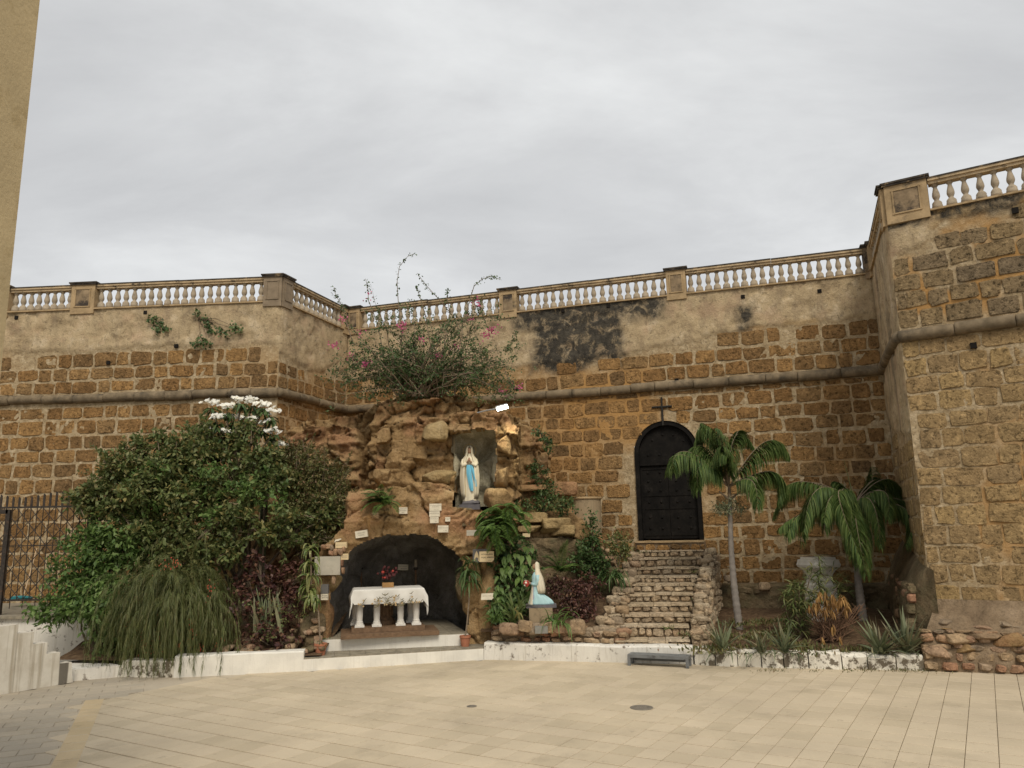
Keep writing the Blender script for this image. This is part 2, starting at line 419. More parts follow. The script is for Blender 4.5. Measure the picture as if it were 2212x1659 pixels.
for c in gs[:290]: put('grey_tile', gme, (c[0], c[1], RNG.uniform(-.0012, .0012) - .001), plaza, (0, 0, ga))
# a bed of the same tone closes the seam between the two pavings
mk('paving_seam', [(-14, 5, -.0105), (*(G0 + gdir * (-4) + gn * .02), -.0105), (*(G1 + gn * .02), -.0105), (G1[0] + 3.2, G1[1] + 3.4, -.0105), (-14, G1[1] + 3.4, -.0105)], [(0, 1, 2, 3, 4)], M['tile_grey'], plaza)
M['iron'] = plain('cast_iron', (.20, .175, .14), .75, .3, 20, .5, 80, .4)
def manhole(px, py, r, label):
    p = at_z(px, py, 0); t = thing('manhole_cover', label, 'manhole cover', (p[0], p[1], 0))
    MB().lathe(p, [(r, .001), (r, .006), (r * .9, .008), (r * .88, .004)], 28).obj('frame', M['iron'], t)
    b = MB(); b.lathe(p, [(r * .86, .001), (r * .86, .007)], 28)
    for k in range(-4, 5): b.box((p[0] + k * r * .17, p[1], .009), (r * .07, r * 1.3 * math.sqrt(1 - (k / 5) ** 2), .004))
    b.obj('lid', M['iron'], t)
manhole(1386, 1529, .155, 'round dark iron manhole cover set in the cream paving')
manhole(1019, 1526, .07, 'tiny dark iron inspection cap set in the cream paving')

# ------------------------------------------------------------------ fortress walls
Z_CORD, Z_WALL, Z_RAIL0, Z_TOP = 5.72, 7.98, 8.50, 8.63
PL = {'LL': (-14.5, 18.82), 'L': (-5.65, 18.2), 'C1': (-4.65, 21.2), 'C2': (8.35, 16.95), 'R': (7.15, 13.75), 'RR': (11.7, 10.9)}
class Wall:
    def __init__(s, a, b):
        s.A = np.array([*PL[a], 0.]); s.B = np.array([*PL[b], 0.]); d = s.B - s.A; s.L = float(np.linalg.norm(d)); s.u = d / s.L
        s.n = np.array([s.u[1], -s.u[0], 0])
        if np.dot(s.n, -s.A) < 0: s.n = -s.n
        s.ang = math.atan2(s.u[1], s.u[0])
    def P(s, a, z, d=0.): return s.A + s.u * a + s.n * d + np.array([0, 0, z])
    def s_at(s, px, py): p = at_plane(px, py, s.A, s.n); return float(np.dot(p - s.A, s.u)), float(p[2])
W = {'left': Wall('LL', 'L'), 'lflank': Wall('L', 'C1'), 'curtain': Wall('C1', 'C2'), 'rflank': Wall('C2', 'R'), 'right': Wall('R', 'RR')}

def stone_block(w, h, npt=12, jit=.013, rng=RNG, dep=.03, inset=.95):
    """outline of a roughly squared block in its own plane: rings (x, z, d)"""
    pw = .27
    ring = []
    ph = rng.uniform(0, .3)
    for k in range(npt):
        a = 2 * math.pi * (k + .5) / npt + ph * .3
        c, q = math.cos(a), math.sin(a)
        x = math.copysign(abs(c) ** pw, c) * w / 2 + rng.normal(0, jit); z = math.copysign(abs(q) ** pw, q) * h / 2 + rng.normal(0, jit)
        ring.append((x, z))
    return ring, dep, inset
def stone_geo(wall, s, z, w, h, dep, **k):
    ring, dep, ins = stone_block(w, h, dep=dep, **k); n = len(ring); V = []
    for sc, d in ((1, -.05), (1, dep * .45), (ins, dep)):
        for x, q in ring: V.append(wall.P(s + x * sc, z + q * sc, d + (RNG.normal(0, .003) if d > 0 else 0)))
    F = [(a * n + i, a * n + (i + 1) % n, (a + 1) * n + (i + 1) % n, (a + 1) * n + i) for a in (0, 1) for i in range(n)] + [tuple(range(2 * n, 3 * n))]
    return V, F

def build_wall(key, label, z0, plz, seed, stone='stone', joint=.058, course=.345, wid=(.32, .68), hole=None, show=None, show_max=290, attr_fn=None, group=None, stone_of=None, proud=(.006, .022), core_step=.055, s_rng=None):
    w = W[key]; rng = np.random.default_rng(seed)
    root = thing('fortress_wall', label, 'wall', w.P(w.L / 2, z0))
    ns = int(w.L / core_step) + 1; nz = int((Z_WALL - z0) / core_step) + 1
    S, Zz = np.meshgrid(np.linspace(0, w.L, ns), np.linspace(z0, Z_WALL, nz))
    pl = plz(S) + .10 * fbm(S * 1.6, Zz * 2, 3.3, seed) + .05 * fbm(S * 5, Zz * 5, 1.3, seed + 4)
    P = np.clip((Zz - pl) / .04 + .5, 0, 1)
    d = .016 * fbm(S * 3, Zz * 3, 0, seed + 1, 3) + .012 * fbm(S * 11, Zz * 11, 0, seed + 2, 2)
    dp = .038 + .010 * fbm(S * 2, Zz * 2, 0, seed + 3, 3) - .03 * np.clip((fbm(S * 3.2, Zz * 4.2, 7, seed + 8, 4) - .22) * 9, 0, 1)
    D = d * (1 - P) + dp * P
    edge = np.minimum(S, w.L - S); D = np.where(edge < .02, 0.0, D)
    V = w.A[None, None] + w.u * S[..., None] + w.n * D[..., None] + np.array([0, 0, 1.]) * Zz[..., None]
    idx = np.arange(ns * nz).reshape(nz, ns)
    F = np.stack([idx[:-1, :-1], idx[:-1, 1:], idx[1:, 1:], idx[1:, :-1]], -1).reshape(-1, 4)
    if np.cross(w.u, [0, 0, 1.]) @ w.n < 0: F = F[:, ::-1]
    if hole is not None:
        cs = S.ravel()[F].mean(1); cz = Zz.ravel()[F].mean(1); F = F[~hole(cs, cz, 0)]
    st = np.zeros_like(S); og = np.clip((fbm(S * .55, Zz * .8, 2, seed + 6, 4) - .08) * 3.2, 0, 1) * .75
    # run-off stains below the balustrade
    st = np.clip((fbm(S * 3.5, Zz * .7, 5, seed + 7, 4) - .10) * 2.2, 0, 1) * np.clip((Zz - Z_WALL + .75) / .6, 0, 1) * P * .7
    if attr_fn: st, og = attr_fn(S, Zz, P, st, og)
    mk('mortar_core', V.reshape(-1, 3), F, M['core'], root, smooth=True, attrs={'plaster': P, 'stain': st, 'orange': og})
    # courses of stone
    rows = []; z = z0 + .03
    while z < Z_WALL - .2:
        h = course * rng.uniform(.90, 1.10)
        if z < Z_CORD and z + h > Z_CORD - .10: h = Z_CORD - .10 - z
        if abs(z - (Z_CORD - .10)) < .02: z = Z_CORD + .12
        if h > .12: rows.append((z, h))
        z += h
    cand = []
    for z, h in rows:
        s = -rng.uniform(0, .3)
        while s < w.L:
            ww = rng.uniform(*wid)
            a, b = max(s, .0), min(s + ww, w.L); s += ww
            if b - a < .16: continue
            c, zc = (a + b) / 2, z + h / 2 + rng.normal(0, .008)
            if zc + h / 2 > float(plz(np.array(c))) - .03 + rng.normal(0, .05): continue
            if hole is not None and (hole(np.array([a + .03, c, b - .03]), np.array([zc] * 3), .0).any() or hole(np.array([c]), np.array([zc - h / 2 + .04]), 0).any()): continue
            j = joint * rng.uniform(.6, 1.35)
            cand.append((c, zc, b - a - j, h - joint * rng.uniform(.6, 1.2)))
    vis = []; rest = []
    for q in cand:
        p = w.P(q[0], q[1]); px, py = proj(p)
        (vis if (show is None or show(px, py)) and -40 < px < 2260 else rest).append(q)
    if len(vis) > show_max: rng.shuffle(vis); rest += vis[show_max:]; vis = vis[:show_max]
    for c, z, ww, h in vis:
        V, F = stone_geo(w, c, z, ww, h, rng.uniform(*proud))
        sm = stone_of(c, z) if stone_of else stone
        mk('stone_block', V, F, M[sm], root, at=w.P(c, z))
    if rest:
        by = {}
        for c, z, ww, h in rest:
            sm = stone_of(c, z) if stone_of else stone
            by.setdefault(sm, MB()).add(*stone_geo(w, c, z, ww, h, rng.uniform(*proud)))
        for sm, b in by.items(): b.obj('hidden_stone_course', M[sm], root, kind='stuff')
    return root
def cordon(key, root, a0, a1, seed, r=.115):
    w = W[key]; rng = np.random.default_rng(seed); s = a0
    while s < a1 - .05:
        l = rng.uniform(.55, .95); e = min(s + l, a1)
        if a1 - e < .25: e = a1
        rr = r * rng.uniform(.94, 1.05); dz = rng.normal(0, .008)
        pts = [w.P(s + .006 + (e - s - .012) * t, Z_CORD + dz, .035) for t in (0, .06, .35, .65, .94, 1)]
        MB().tube(pts, [rr * .93, rr, rr * rng.uniform(.97, 1.03), rr * rng.uniform(.97, 1.03), rr, rr * .93], 12).obj('cordon_stone', M['cordon'], root, smooth=True)
        s = e

# door opening on the curtain
CW = W['curtain']
ds0, dz0 = CW.s_at(1383, 1168); ds1, _ = CW.s_at(1520, 1170); _, dzt = CW.s_at(1433, 911)
ds0 -= .02; DW = ds1 - ds0; DC = (ds0 + ds1) / 2; DR = DW / 2; DSP = dzt - DR         # spring line of the arch
def door_hole(s, z, m):
    s = np.asarray(s, float); z = np.asarray(z, float); x = np.abs(s - DC)
    return ((x < DR + m) & (z > dz0 - m) & (z <= DSP)) | ((z > DSP) & (np.hypot(x, z - DSP) < DR + m))

def curtain_attr(S, Z, P, st, og):
    # broad black lichen patch and a narrower streak on the plaster band
    def blob(px0, py0, px1, py1, soft=.35):
        a, zt = CW.s_at(px0, py0); b, zb = CW.s_at(px1, py1)
        wob = .28 * fbm(S * 1.4, Z * 1.4, 4, 77, 4)
        dx = np.maximum(a - S, S - b) + wob; dz = np.maximum(zb - Z, Z - zt) + wob
        return np.clip(.5 - np.maximum(dx, dz) / soft, 0, 1)
    big = blob(1150, 655, 1345, 785); band = blob(1120, 655, 1430, 680, .5)
    s2 = blob(1600, 668, 1622, 712, .2)
    st = np.maximum.reduce([st * .5, big * 1.3, band * 1.1, s2 * 1.0, blob(1240, 760, 1310, 770, .5) * .6])
    o1 = blob(1690, 690, 1770, 735, .25) * P; o2 = blob(1205, 800, 1420, 960, .5) * (1 - P) * .9; o3 = blob(1150, 860, 1330, 1040, .6) * (1 - P) * .7
    return st, np.maximum.reduce([og * (1 - P) * .6, o1, o2, o3])
def pz(*k):
    xs = [a for a, _ in k]; ys = [b for _, b in k]
    return lambda s: np.interp(s, xs, ys)
cur = build_wall('curtain', 'long ochre stone curtain wall behind the door and the grotto, plastered at its top', 0., pz((0, 6.55), (4.5, 6.55), (6.3, 6.58), (7.7, 6.62), (9, 6.75), (11, 7.0), (13.7, 6.98)), 11,
                 hole=lambda s, z, m: door_hole(s, z, m), show=lambda x, y: (x > 1085 and y < 1290) or (750 < x < 860 and y < 880), attr_fn=curtain_attr)
cordon('curtain', cur, 0.05, CW.L - .06, 5)
lef = build_wall('left', 'stone bastion face rising behind the flowering shrubs and the iron fence', .6, pz((0, 6.95), (9, 6.95)), 21, joint=.055, show=lambda x, y: y < 960 or (x < 420 and y < 1090) or (x < 200),
                 attr_fn=lambda S, Z, P, st, og: (st * .55, og * .35))
cordon('left', lef, 0, W['left'].L + .03, 6)
lfl = build_wall('lflank', 'short stone flank turning back beside the bougainvillea', .3, pz((0, 6.75), (1.4, 6.5), (3.2, 6.9)), 31, wid=(.28, .6), show=lambda x, y: y < 930, attr_fn=lambda S, Z, P, st, og: (st * .4, og * .5))
cordon('lflank', lfl, -.03, W['lflank'].L - .05, 7)
rfl = build_wall('rflank', 'narrow streaked stone flank of the tall corner bastion', .3, pz((0, 4.6), (1.2, 4.2), (3.5, 3.9)), 41, joint=.05, stone='stone_r', show=lambda x, y: True,
                 attr_fn=lambda S, Z, P, st, og: (np.clip((fbm(S * 6, Z * .35, 1, 9, 4) - .0) * 2, 0, 1) * .55 * (Z > 3.2), og * .4))
cordon('rflank', rfl, .05, W['rflank'].L + .03, 8)
def right_attr(S, Z, P, st, og):
    up = np.clip((Z - 5.8) / .3, 0, 1)
    a = np.clip((fbm(S * 1.1, Z * 1.6, 2, 61, 4) + .02) * 4, 0, 1) * up
    top = np.clip((Z - 7.72 + .18 * fbm(S * 2, Z * 2, 0, 62, 3)) / .12, 0, 1) * .9
    b = np.clip((fbm(S * .8, Z * .9, 6, 63, 4) - .15) * 4, 0, 1) * (1 - up) * .7
    return np.maximum(st * .3, top), np.maximum(a * .9, b)
rig = build_wall('right', 'tall corner bastion face of squared stone at the end of the palm bed', .0, pz((0, 7.2), (.5, 7.35), (.9, 7.8), (6, 7.86)), 51, joint=.036, course=.325, wid=(.32, .66), show=lambda x, y: True, attr_fn=right_attr,
                 stone_of=lambda s, z: 'stone_up' if z > Z_CORD else 'stone_r', proud=(.008, .022))
cordon('right', rig, -.03, W['right'].L, 9)

# put-log holes: small square drains whose inner shade is painted as a solid black box
def drain(px, py, key, root, a=.045):
    w = W[key]; s, z = w.s_at(px, py)
    b = MB()
    for dz, hh, ds, ww in () and ((a, .02, 0, 2 * a + .04), (-a, .02, 0, 2 * a + .04), (0, 2 * a, a, .02), (0, 2 * a, -a, .02)):
        c = w.P(s + ds, z + dz, .048); b.box(c, (ww, .05, hh), w.ang)
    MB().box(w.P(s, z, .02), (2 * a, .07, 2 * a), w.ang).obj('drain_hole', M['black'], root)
for px, py in ((1217, 672), (1315, 662), (1605, 642), (1770, 630), (1462, 822)): drain(px, py, 'curtain', cur)
for px, py in ((38, 687), (316, 676), (382, 748), (236, 784)): drain(px, py, 'left', lef)
for px, py in ((2193, 456), (2103, 772 - 25)): drain(px, py, 'right', rig, .05)

# ------------------------------------------------------------------ balustrades
prof = [(.082, 0), (.082, .075), (.076, .085), (.076, .125), (.064, .15), (.05, .165), (.034, .19), (.042, .212), (.058, .255), (.0605, .285), (.054, .335), (.039, .40), (.030, .45), (.034, .466), (.048, .474), (.048, .495), (.056, .50), (.056, .522)]
BAL = mesh_from('baluster', *(lambda b: (b.V, b.F))(MB().lathe((0, 0, 0), prof, 14)), M['baluster'], True)
def pier(root, w, s, wd_, dark, pan='pierdark', z0=Z_WALL - .12, zt=Z_TOP + .05, dep=.30, panel=True, ext=0.):
    b = MB(); b.box(w.P(s, (z0 + zt - .07) / 2, -dep / 2 + .075), (wd_, dep, zt - .07 - z0), w.ang); o = b.obj('pier', M[dark], root)
    c = MB(); c.box(w.P(s, zt - .055, -dep / 2 + .075), (wd_ + .07, dep + .07, .04), w.ang); c.box(w.P(s, zt - .02, -dep / 2 + .075), (wd_ + .11, dep + .11, .035), w.ang); c.obj('pier_cap', M['railtop'], o)
    if panel:
        f = MB(); zc = (z0 + zt) / 2 + .0; hh = (zt - z0) * .56; ww = wd_ * .62
        for ds, dz, a, bb in ((0, hh / 2, ww + .05, .025), (0, -hh / 2, ww + .05, .025), (ww / 2, 0, .025, hh), (-ww / 2, 0, .025, hh)):
            f.box(w.P(s + ds, zc + dz, .082), (a, .022, bb), w.ang)
        f.obj('panel_moulding', M[dark], o)
        MB().box(w.P(s, zc, .073), (ww - .03, .012, hh - .03), w.ang).obj('panel', M[pan], o)
    return o
def balustrade(key, label, piers, rails, seed, off=-.06, sp=.218):
    w = W[key]; rng = np.random.default_rng(seed)
    root = thing('balustrade', label, 'balustrade', w.P(w.L / 2, Z_WALL))
    for s, wdt, mat in piers: pier(root, w, s, wdt, mat, 'pierdark' if key == 'right' else 'piergrey' if mat == 'piergrey' else 'pierdark')
    for a, b in rails:
        n = max(2, int(round((b - a) / .5)))
        # plinth of thin bricks, moulded handrail in lengths
        MB().box(w.P((a + b) / 2, Z_WALL + .006, off + .01), (b - a, .26, .035), w.ang).obj('plinth_course', M['pier'], root)
        cuts = np.linspace(a, b, max(2, int((b - a) / 1.6) + 1))
        for k in range(len(cuts) - 1):
            x0, x1 = cuts[k] + .004, cuts[k + 1] - .004; dz = rng.normal(0, .004)
            r = MB(); r.box(w.P((x0 + x1) / 2, Z_RAIL0 + .028 + dz, off), (x1 - x0, .17, .055), w.ang); r.box(w.P((x0 + x1) / 2, Z_RAIL0 + .078 + dz, off), (x1 - x0, .23, .045), w.ang)
            ro = r.obj('handrail', M['rail'], root)
            MB().box(w.P((x0 + x1) / 2, Z_RAIL0 + .114 + dz, off), (x1 - x0, .25, .027), w.ang).obj('rail_crust', M['railtop'], ro)
        m = max(1, int(round((b - a) / sp))); st = (b - a) / m
        for k in range(m):
            put('baluster', BAL, w.P(a + st * (k + .5) + rng.normal(0, .004), Z_WALL + .022, off), root, (rng.normal(0, .012), rng.normal(0, .012), rng.uniform(0, 6)), (1.1, 1.1, .965))
    return root
def sx(key, px, py): return W[key].s_at(px, py)[0]
a = [sx('left', x, y) for x, y in ((22, 640), (158, 640), (208, 640), (572, 625))]
WL = W['left'].L
balustrade('left', 'weathered balustrade of vase balusters on the bastion above the iron fence', [((a[1] + a[2]) / 2, a[2] - a[1], 'pier'), (a[0] - .2, .42, 'pier'), (WL - .19, .46, 'piergrey')],
           [(a[0] + .02, a[1]), (a[2], WL - .42), (0, a[0] - .41)], 1)
W1 = W['lflank'].L
balustrade('lflank', 'short receding balustrade beside the plain grey corner pier', [(.20, .40, 'piergrey'), (W1 - .16, .3, 'pier')], [(.41, W1 - .31)], 2)
c = [sx('curtain', x, y) for x, y in ((1080, 650), (1117, 645), (1440, 620), (1482, 615), (1866, 570), (1906, 565))]
balustrade('curtain', 'long balustrade with three panelled piers above the black door', [(.22, .4, 'pier'), ((c[0] + c[1]) / 2, c[1] - c[0], 'pier'), ((c[2] + c[3]) / 2, c[3] - c[2], 'pier'), ((c[4] + CW.L) / 2, CW.L - c[4], 'pierdark')],
           [(.43, c[0]), (c[1], c[2]), (c[3], c[4])], 3)
W3 = W['rflank'].L
balustrade('rflank', 'steeply foreshortened short balustrade on the bastion flank', [(.14, .26, 'pier'), (W3 - .14, .30, 'pier')], [(.28, W3 - .30)], 4)
r1 = sx('right', 2010, 450)
balustrade('right', 'balustrade of large vase balusters beside the black stained corner pier', [(r1 / 2 + .0, r1 - .02, 'pier')], [(r1, W['right'].L)], 5, sp=.235)

# ------------------------------------------------------------------ the black door
def door_mat():
    t = NT('black_iron_door', .85, .08)
    c = t.ramp(t.noise(5, 5, .7), [(.35, (.008, .0075, .007)), (.6, (.015, .0135, .012)), (.8, (.034, .03, .027))])
    c = t.mix(t.rng(t.noise(30, 3, .7, vec=t.mapv((1, 1, .15))), .70, .78, 0, .35), c, (.10, .095, .085))
    return t.done(c, t.bump(t.noise(30, 4), .25, .01))
M['door'] = door_mat()
door = thing('arched_door', 'tall black studded double door with a rounded top at the head of the stone stairs', 'door', CW.P(DC, dz0))
def arch_pts(m, z0, dd, n=22):
    r = DR - m; pts = [CW.P(DC - r, z0, dd)] + [CW.P(DC - r * math.cos(math.pi * k / n), DSP + r * math.sin(math.pi * k / n), dd) for k in range(n + 1)] + [CW.P(DC + r, z0, dd)]
    return pts
def ring_strip(pa, pb):
    V = pa + pb; n = len(pa); return V, [(i, i + 1, n + i + 1, n + i) for i in range(n - 1)]
rv = MB(); rv.add(*ring_strip(arch_pts(-.02, dz0 - .02, .035), arch_pts(-.02, dz0 - .02, -.30))); rv.obj('stone_reveal', M['core'], door)
fr = MB(); fr.add(*ring_strip(arch_pts(-.015, dz0, .012), arch_pts(.085, dz0, .012))); fr.add(*ring_strip(arch_pts(.085, dz0, .012), arch_pts(.085, dz0, -.12))); fr.obj('frame', M['door'], door)
ztr = CW.s_at(1450, 1001)[1]
def leaf_poly(sa, sb, zb, zt, dd, clip=True):
    """flat panel between sa..sb, clipped by the arch"""
    r = DR - .08; pts = [CW.P(sa, zb, dd), CW.P(sb, zb, dd)]
    N = 12
    for k in range(N + 1):
        s = sb + (sa - sb) * k / N; lim = DSP + math.sqrt(max(r * r - (s - DC) ** 2, 0)); pts.append(CW.P(s, min(zt, lim), dd))
    return pts
back = -.13
top = MB().prism(leaf_poly(DC - DR + .085, DC + DR - .085, ztr + .02, dzt, back + .04), -CW.n * .05).obj('fanlight_panel', M['door'], door)
MB().box(CW.P(DC, ztr, back + .06), (2 * DR - .16, .06, .05), CW.ang).obj('transom', M['door'], door)
leaves = []
for sgn in (-1, 1):
    a, b = (DC - DR + .085, DC - .004) if sgn < 0 else (DC + .004, DC + DR - .085)
    L = MB().prism([CW.P(a, dz0 + .035, back + .03), CW.P(b, dz0 + .035, back + .03), CW.P(b, ztr - .03, back + .03), CW.P(a, ztr - .03, back + .03)], -CW.n * .05).obj('leaf', M['door'], door)
    leaves.append(L)
    for zr in (.06, .42, .60, .97):
        MB().box(CW.P((a + b) / 2, dz0 + .035 + (ztr - dz0 - .08) * zr, back + .036), (b - a - .01, .014, .06), CW.ang).obj('cross_rail', M['door'], L)
    MB().box(CW.P(a + .03 if sgn < 0 else b - .03, (dz0 + ztr) / 2, back + .038), (.05, .014, ztr - dz0 - .1), CW.ang).obj('stile', M['door'], L)
    for zr in (.14, .29, .50, .66, .79, .91):
        for fs in (.28, .72):
            p = CW.P(a + (b - a) * fs, dz0 + .035 + (ztr - dz0 - .08) * zr, back + .03); bb = MB(); n = 9; R_ = .034
            V = [p + CW.n * .026]; 
            for rr, dd in ((R_ * .6, .02), (R_, 0)):
                for k in range(n): q = 2 * math.pi * k / n; V.append(p + CW.u * rr * math.cos(q) + np.array([0, 0, 1]) * rr * math.sin(q) + CW.n * dd)
            F = [(0, 1 + k, 1 + (k + 1) % n) for k in range(n)] + [(1 + k, 1 + n + k, 1 + n + (k + 1) % n, 1 + (k + 1) % n) for k in range(n)]
            bb.add(V, F).obj('stud', M['door'], L)
for fs, zz in ((.2, .18), (.38, .18), (.62, .18), (.8, .18), (.28, .55), (.45, .68), (.62, .66), (.78, .5)):
    p = CW.P(DC - DR + 2 * DR * fs, ztr + (dzt - ztr) * zz * .95 + .05, back + .04)
    MB().lathe((0, 0, 0), [(.036, 0), (.024, .018), (.002, .025)], 9).add([], [])
    V = [p + CW.n * .024] + [p + CW.u * .035 * math.cos(q) + np.array([0, 0, .035]) * math.sin(q) for q in np.linspace(0, 2 * math.pi, 9, False)]
    mk('stud', V, [(0, 1 + k, 1 + (k + 1) % 9) for k in range(9)], M['door'], top)
mk('black_backing', [CW.P(DC - DR, dz0 - .05, -.29), CW.P(DC + DR, dz0 - .05, -.29), CW.P(DC + DR, dzt, -.29), CW.P(DC - DR, dzt, -.29)], [(0, 1, 2, 3)], M['black'], door)  # black sheet closing the opening, coloured for the darkness behind the leaves
# iron cross of small barbed scrolls over the door
M['cross'] = plain('rusty_black_iron', (.03, .027, .022), .75, .4, 30, .3, 60, .3)
cs, cz = CW.s_at(1432, 912); _, czt = CW.s_at(1432, 858); _, ca_ = CW.s_at(1432, 879)
cr = thing('iron_cross', 'thin black wrought iron cross standing on the arched door head', 'cross', CW.P(cs, cz))
MB().tube([CW.P(cs, cz - .08, .03), CW.P(cs, czt, .03)], [.030, .020], 6).obj('upright', M['cross'], cr)
aw = CW.s_at(1452, 879)[0] - cs
MB().tube([CW.P(cs - aw, ca_, .03), CW.P(cs + aw, ca_, .03)], .026, 6).obj('arm', M['cross'], cr)
bq = MB()
for k in range(46):
    v = k % 2; t = RNG.uniform(0.05, .97)
    p = CW.P(cs, cz + (czt - cz) * t, .03) if v else CW.P(cs - aw + 2 * aw * t, ca_, .03)
    q = RNG.normal(0, 1, 3); q /= np.linalg.norm(q); bq.tube([p, p + q * .03, p + q * .04 + RNG.normal(0, .015, 3)], .005, 4)
bq.obj('scrolls', M['cross'], cr, kind='stuff')
# ------------------------------------------------------------------ rocks
def cube_sphere(n=8):
    V = []; F = []; idx = {}
    def vid(p):
        k = tuple(np.round(p, 5))
        if k not in idx: idx[k] = len(V); V.append(p)
        return idx[k]
    g = np.linspace(-1, 1, n + 1)
    for ax in range(3):
        for sg in (-1, 1):
            for i in range(n):
                for j in range(n):
                    q = []
                    for a, b in ((i, j), (i + 1, j), (i + 1, j + 1), (i, j + 1)):
                        p = [0, 0, 0]; p[ax] = sg; p[(ax + 1) % 3] = g[a]; p[(ax + 2) % 3] = g[b]; q.append(vid(np.array(p, float)))
                    F.append(q if sg > 0 else q[::-1])
    return np.array(V), np.array(F)
_CS = {n: cube_sphere(n) for n in (3, 4, 8, 12)}
def rock_geo(c, size, seed=0, block=.6, amp=.16, n=8, rot=0., facet=.12):
    V, F = _CS[n]; S = V / np.linalg.norm(V, axis=1, keepdims=True)
    pn_ = 2 + 7 * block ** 1.5; P = V / ((np.abs(V) ** pn_).sum(1, keepdims=True) ** (1 / pn_))
    q = S * 1.3 + seed * 3.7
    r = 1 + amp * fbm(q[:, 0], q[:, 1], q[:, 2], seed, 3) + .10 * fbm(q[:, 0] * 3.5, q[:, 1] * 3.5, q[:, 2] * 3.5, seed + 3, 3)
    P = P * r[:, None]
    rg = np.random.default_rng(seed + 100)
    for k in range(11 if n >= 12 else 5):                # shave flat faces off
        d = rg.normal(0, 1, 3); d /= np.linalg.norm(d); lim = rg.uniform(.62, .95)
        e = P @ d; P = P - np.maximum(e - lim, 0)[:, None] * d * .85
    P = P * (np.array(size) / 2)
    ca, sa = math.cos(rot), math.sin(rot)
    P = np.stack([P[:, 0] * ca - P[:, 2] * sa, P[:, 1], P[:, 0] * sa + P[:, 2] * ca], 1)
    return P + np.array(c), F
def pxbox(x0, y0, x1, y1, Y):
    """centre and size (x, z) of a picture rectangle standing at depth Y"""
    a, b = at_y((x0 + x1) / 2, y0, Y), at_y((x0 + x1) / 2, y1, Y); l, r = at_y(x0, (y0 + y1) / 2, Y), at_y(x1, (y0 + y1) / 2, Y)
    return np.array([(l[0] + r[0]) / 2, Y, (a[2] + b[2]) / 2]), float(np.linalg.norm(r - l)), float(a[2] - b[2])

def rock_mat(name, stops, streak=.5, bump=.9, green=0.0, pink=None):
    t = NT(name, .95, .1)
    c = t.ramp(t.noise(1.7, 6, .65, dist=.3), stops)
    if pink: c = t.mix(t.rng(t.noise(.8, 4, .6, vec=t.mapv((1, 1, 1), loc=(4, 2, 9))), .5, .62, 0, .75), c, pink)
    v = t.noise(3.2, 5, .7, vec=t.mapv((2.2, 2.2, .35)))
    c = t.mix(t.rng(v, .52, .70, 0, streak), c, t.mul(c, .42))
    c = t.mix(t.rng(t.noise(34, 4, .7), .5, .36, 0, .6), c, t.mul(c, .55))
    c = t.mix(t.rng(t.noise(11, 4, .65), .57, .70, 0, .45), c, t.mul(c, 1.4))
    if green: c = t.mix(t.rng(t.noise(4, 5, .7), .45, .65, 0, green), c, (.11, .11, .06))
    h = t.math('ADD', t.noise(9, 7, .68), t.math('MULTIPLY', t.voro(7, 'DISTANCE_TO_EDGE'), .35))
    return t.done(c, t.bump(h, bump, .07))
M['rock'] = rock_mat('grotto_rock', [(.28, (.15, .098, .048)), (.42, (.28, .18, .083)), (.55, (.37, .245, .12)), (.72, (.45, .32, .175))], .6, 1.0, .0, (.38, .205, .11))
M['rocky'] = rock_mat('yellow_grotto_rock', [(.28, (.20, .14, .068)), (.45, (.33, .235, .115)), (.6, (.42, .305, .155)), (.75, (.48, .365, .205))], .6, 1.0)
M['rockd'] = rock_mat('cave_rock', [(.3, (.13, .118, .10)), (.5, (.23, .212, .185)), (.75, (.42, .40, .365))], .4, 1.0)
M['rockg'] = rock_mat('niche_rock', [(.3, (.34, .305, .215)), (.5, (.47, .425, .31)), (.7, (.60, .545, .41))], .55, .7, .2)
M['rockm'] = rock_mat('mossy_rock', [(.3, (.10, .075, .045)), (.5, (.19, .14, .08)), (.7, (.28, .21, .125))], .5, 1.0, .45)

# ------------------------------------------------------------------ grotto
GY = lambda x: 15.40 + .17 * (x + 2.3)                       # front plane of the arch
grot = thing('grotto', 'tall artificial rock grotto with an arched cave and a niche for the standing statue', 'grotto', (-2.3, 16.2, 0))
def polyXZ(pts, Y): 
    r = []
    for x, y in pts:
        yy = Y
        if callable(Y):
            p = at_y(x, y, 15.5)
            for _ in range(3): p = at_y(x, y, Y(p[0]))
        else: p = at_y(x, y, Y)
        r.append((p[0], p[2]))
    return r
gx = np.arange(-7.4, 1.95, .028); gz = np.arange(-.05, 6.25, .028)
GX, GZ = np.meshgrid(gx, gz)
wx = GX + .10 * fbm(GX * 1.7, GZ * 1.7, 1, 201, 4) + .03 * fbm(GX * 7, GZ * 7, 1, 205, 2); wz = GZ + .08 * fbm(GX * 1.7, GZ * 1.7, 5, 202, 4) + .03 * fbm(GX * 7, GZ * 7, 3, 206, 2)
YS = np.full(GX.shape, 21.5)
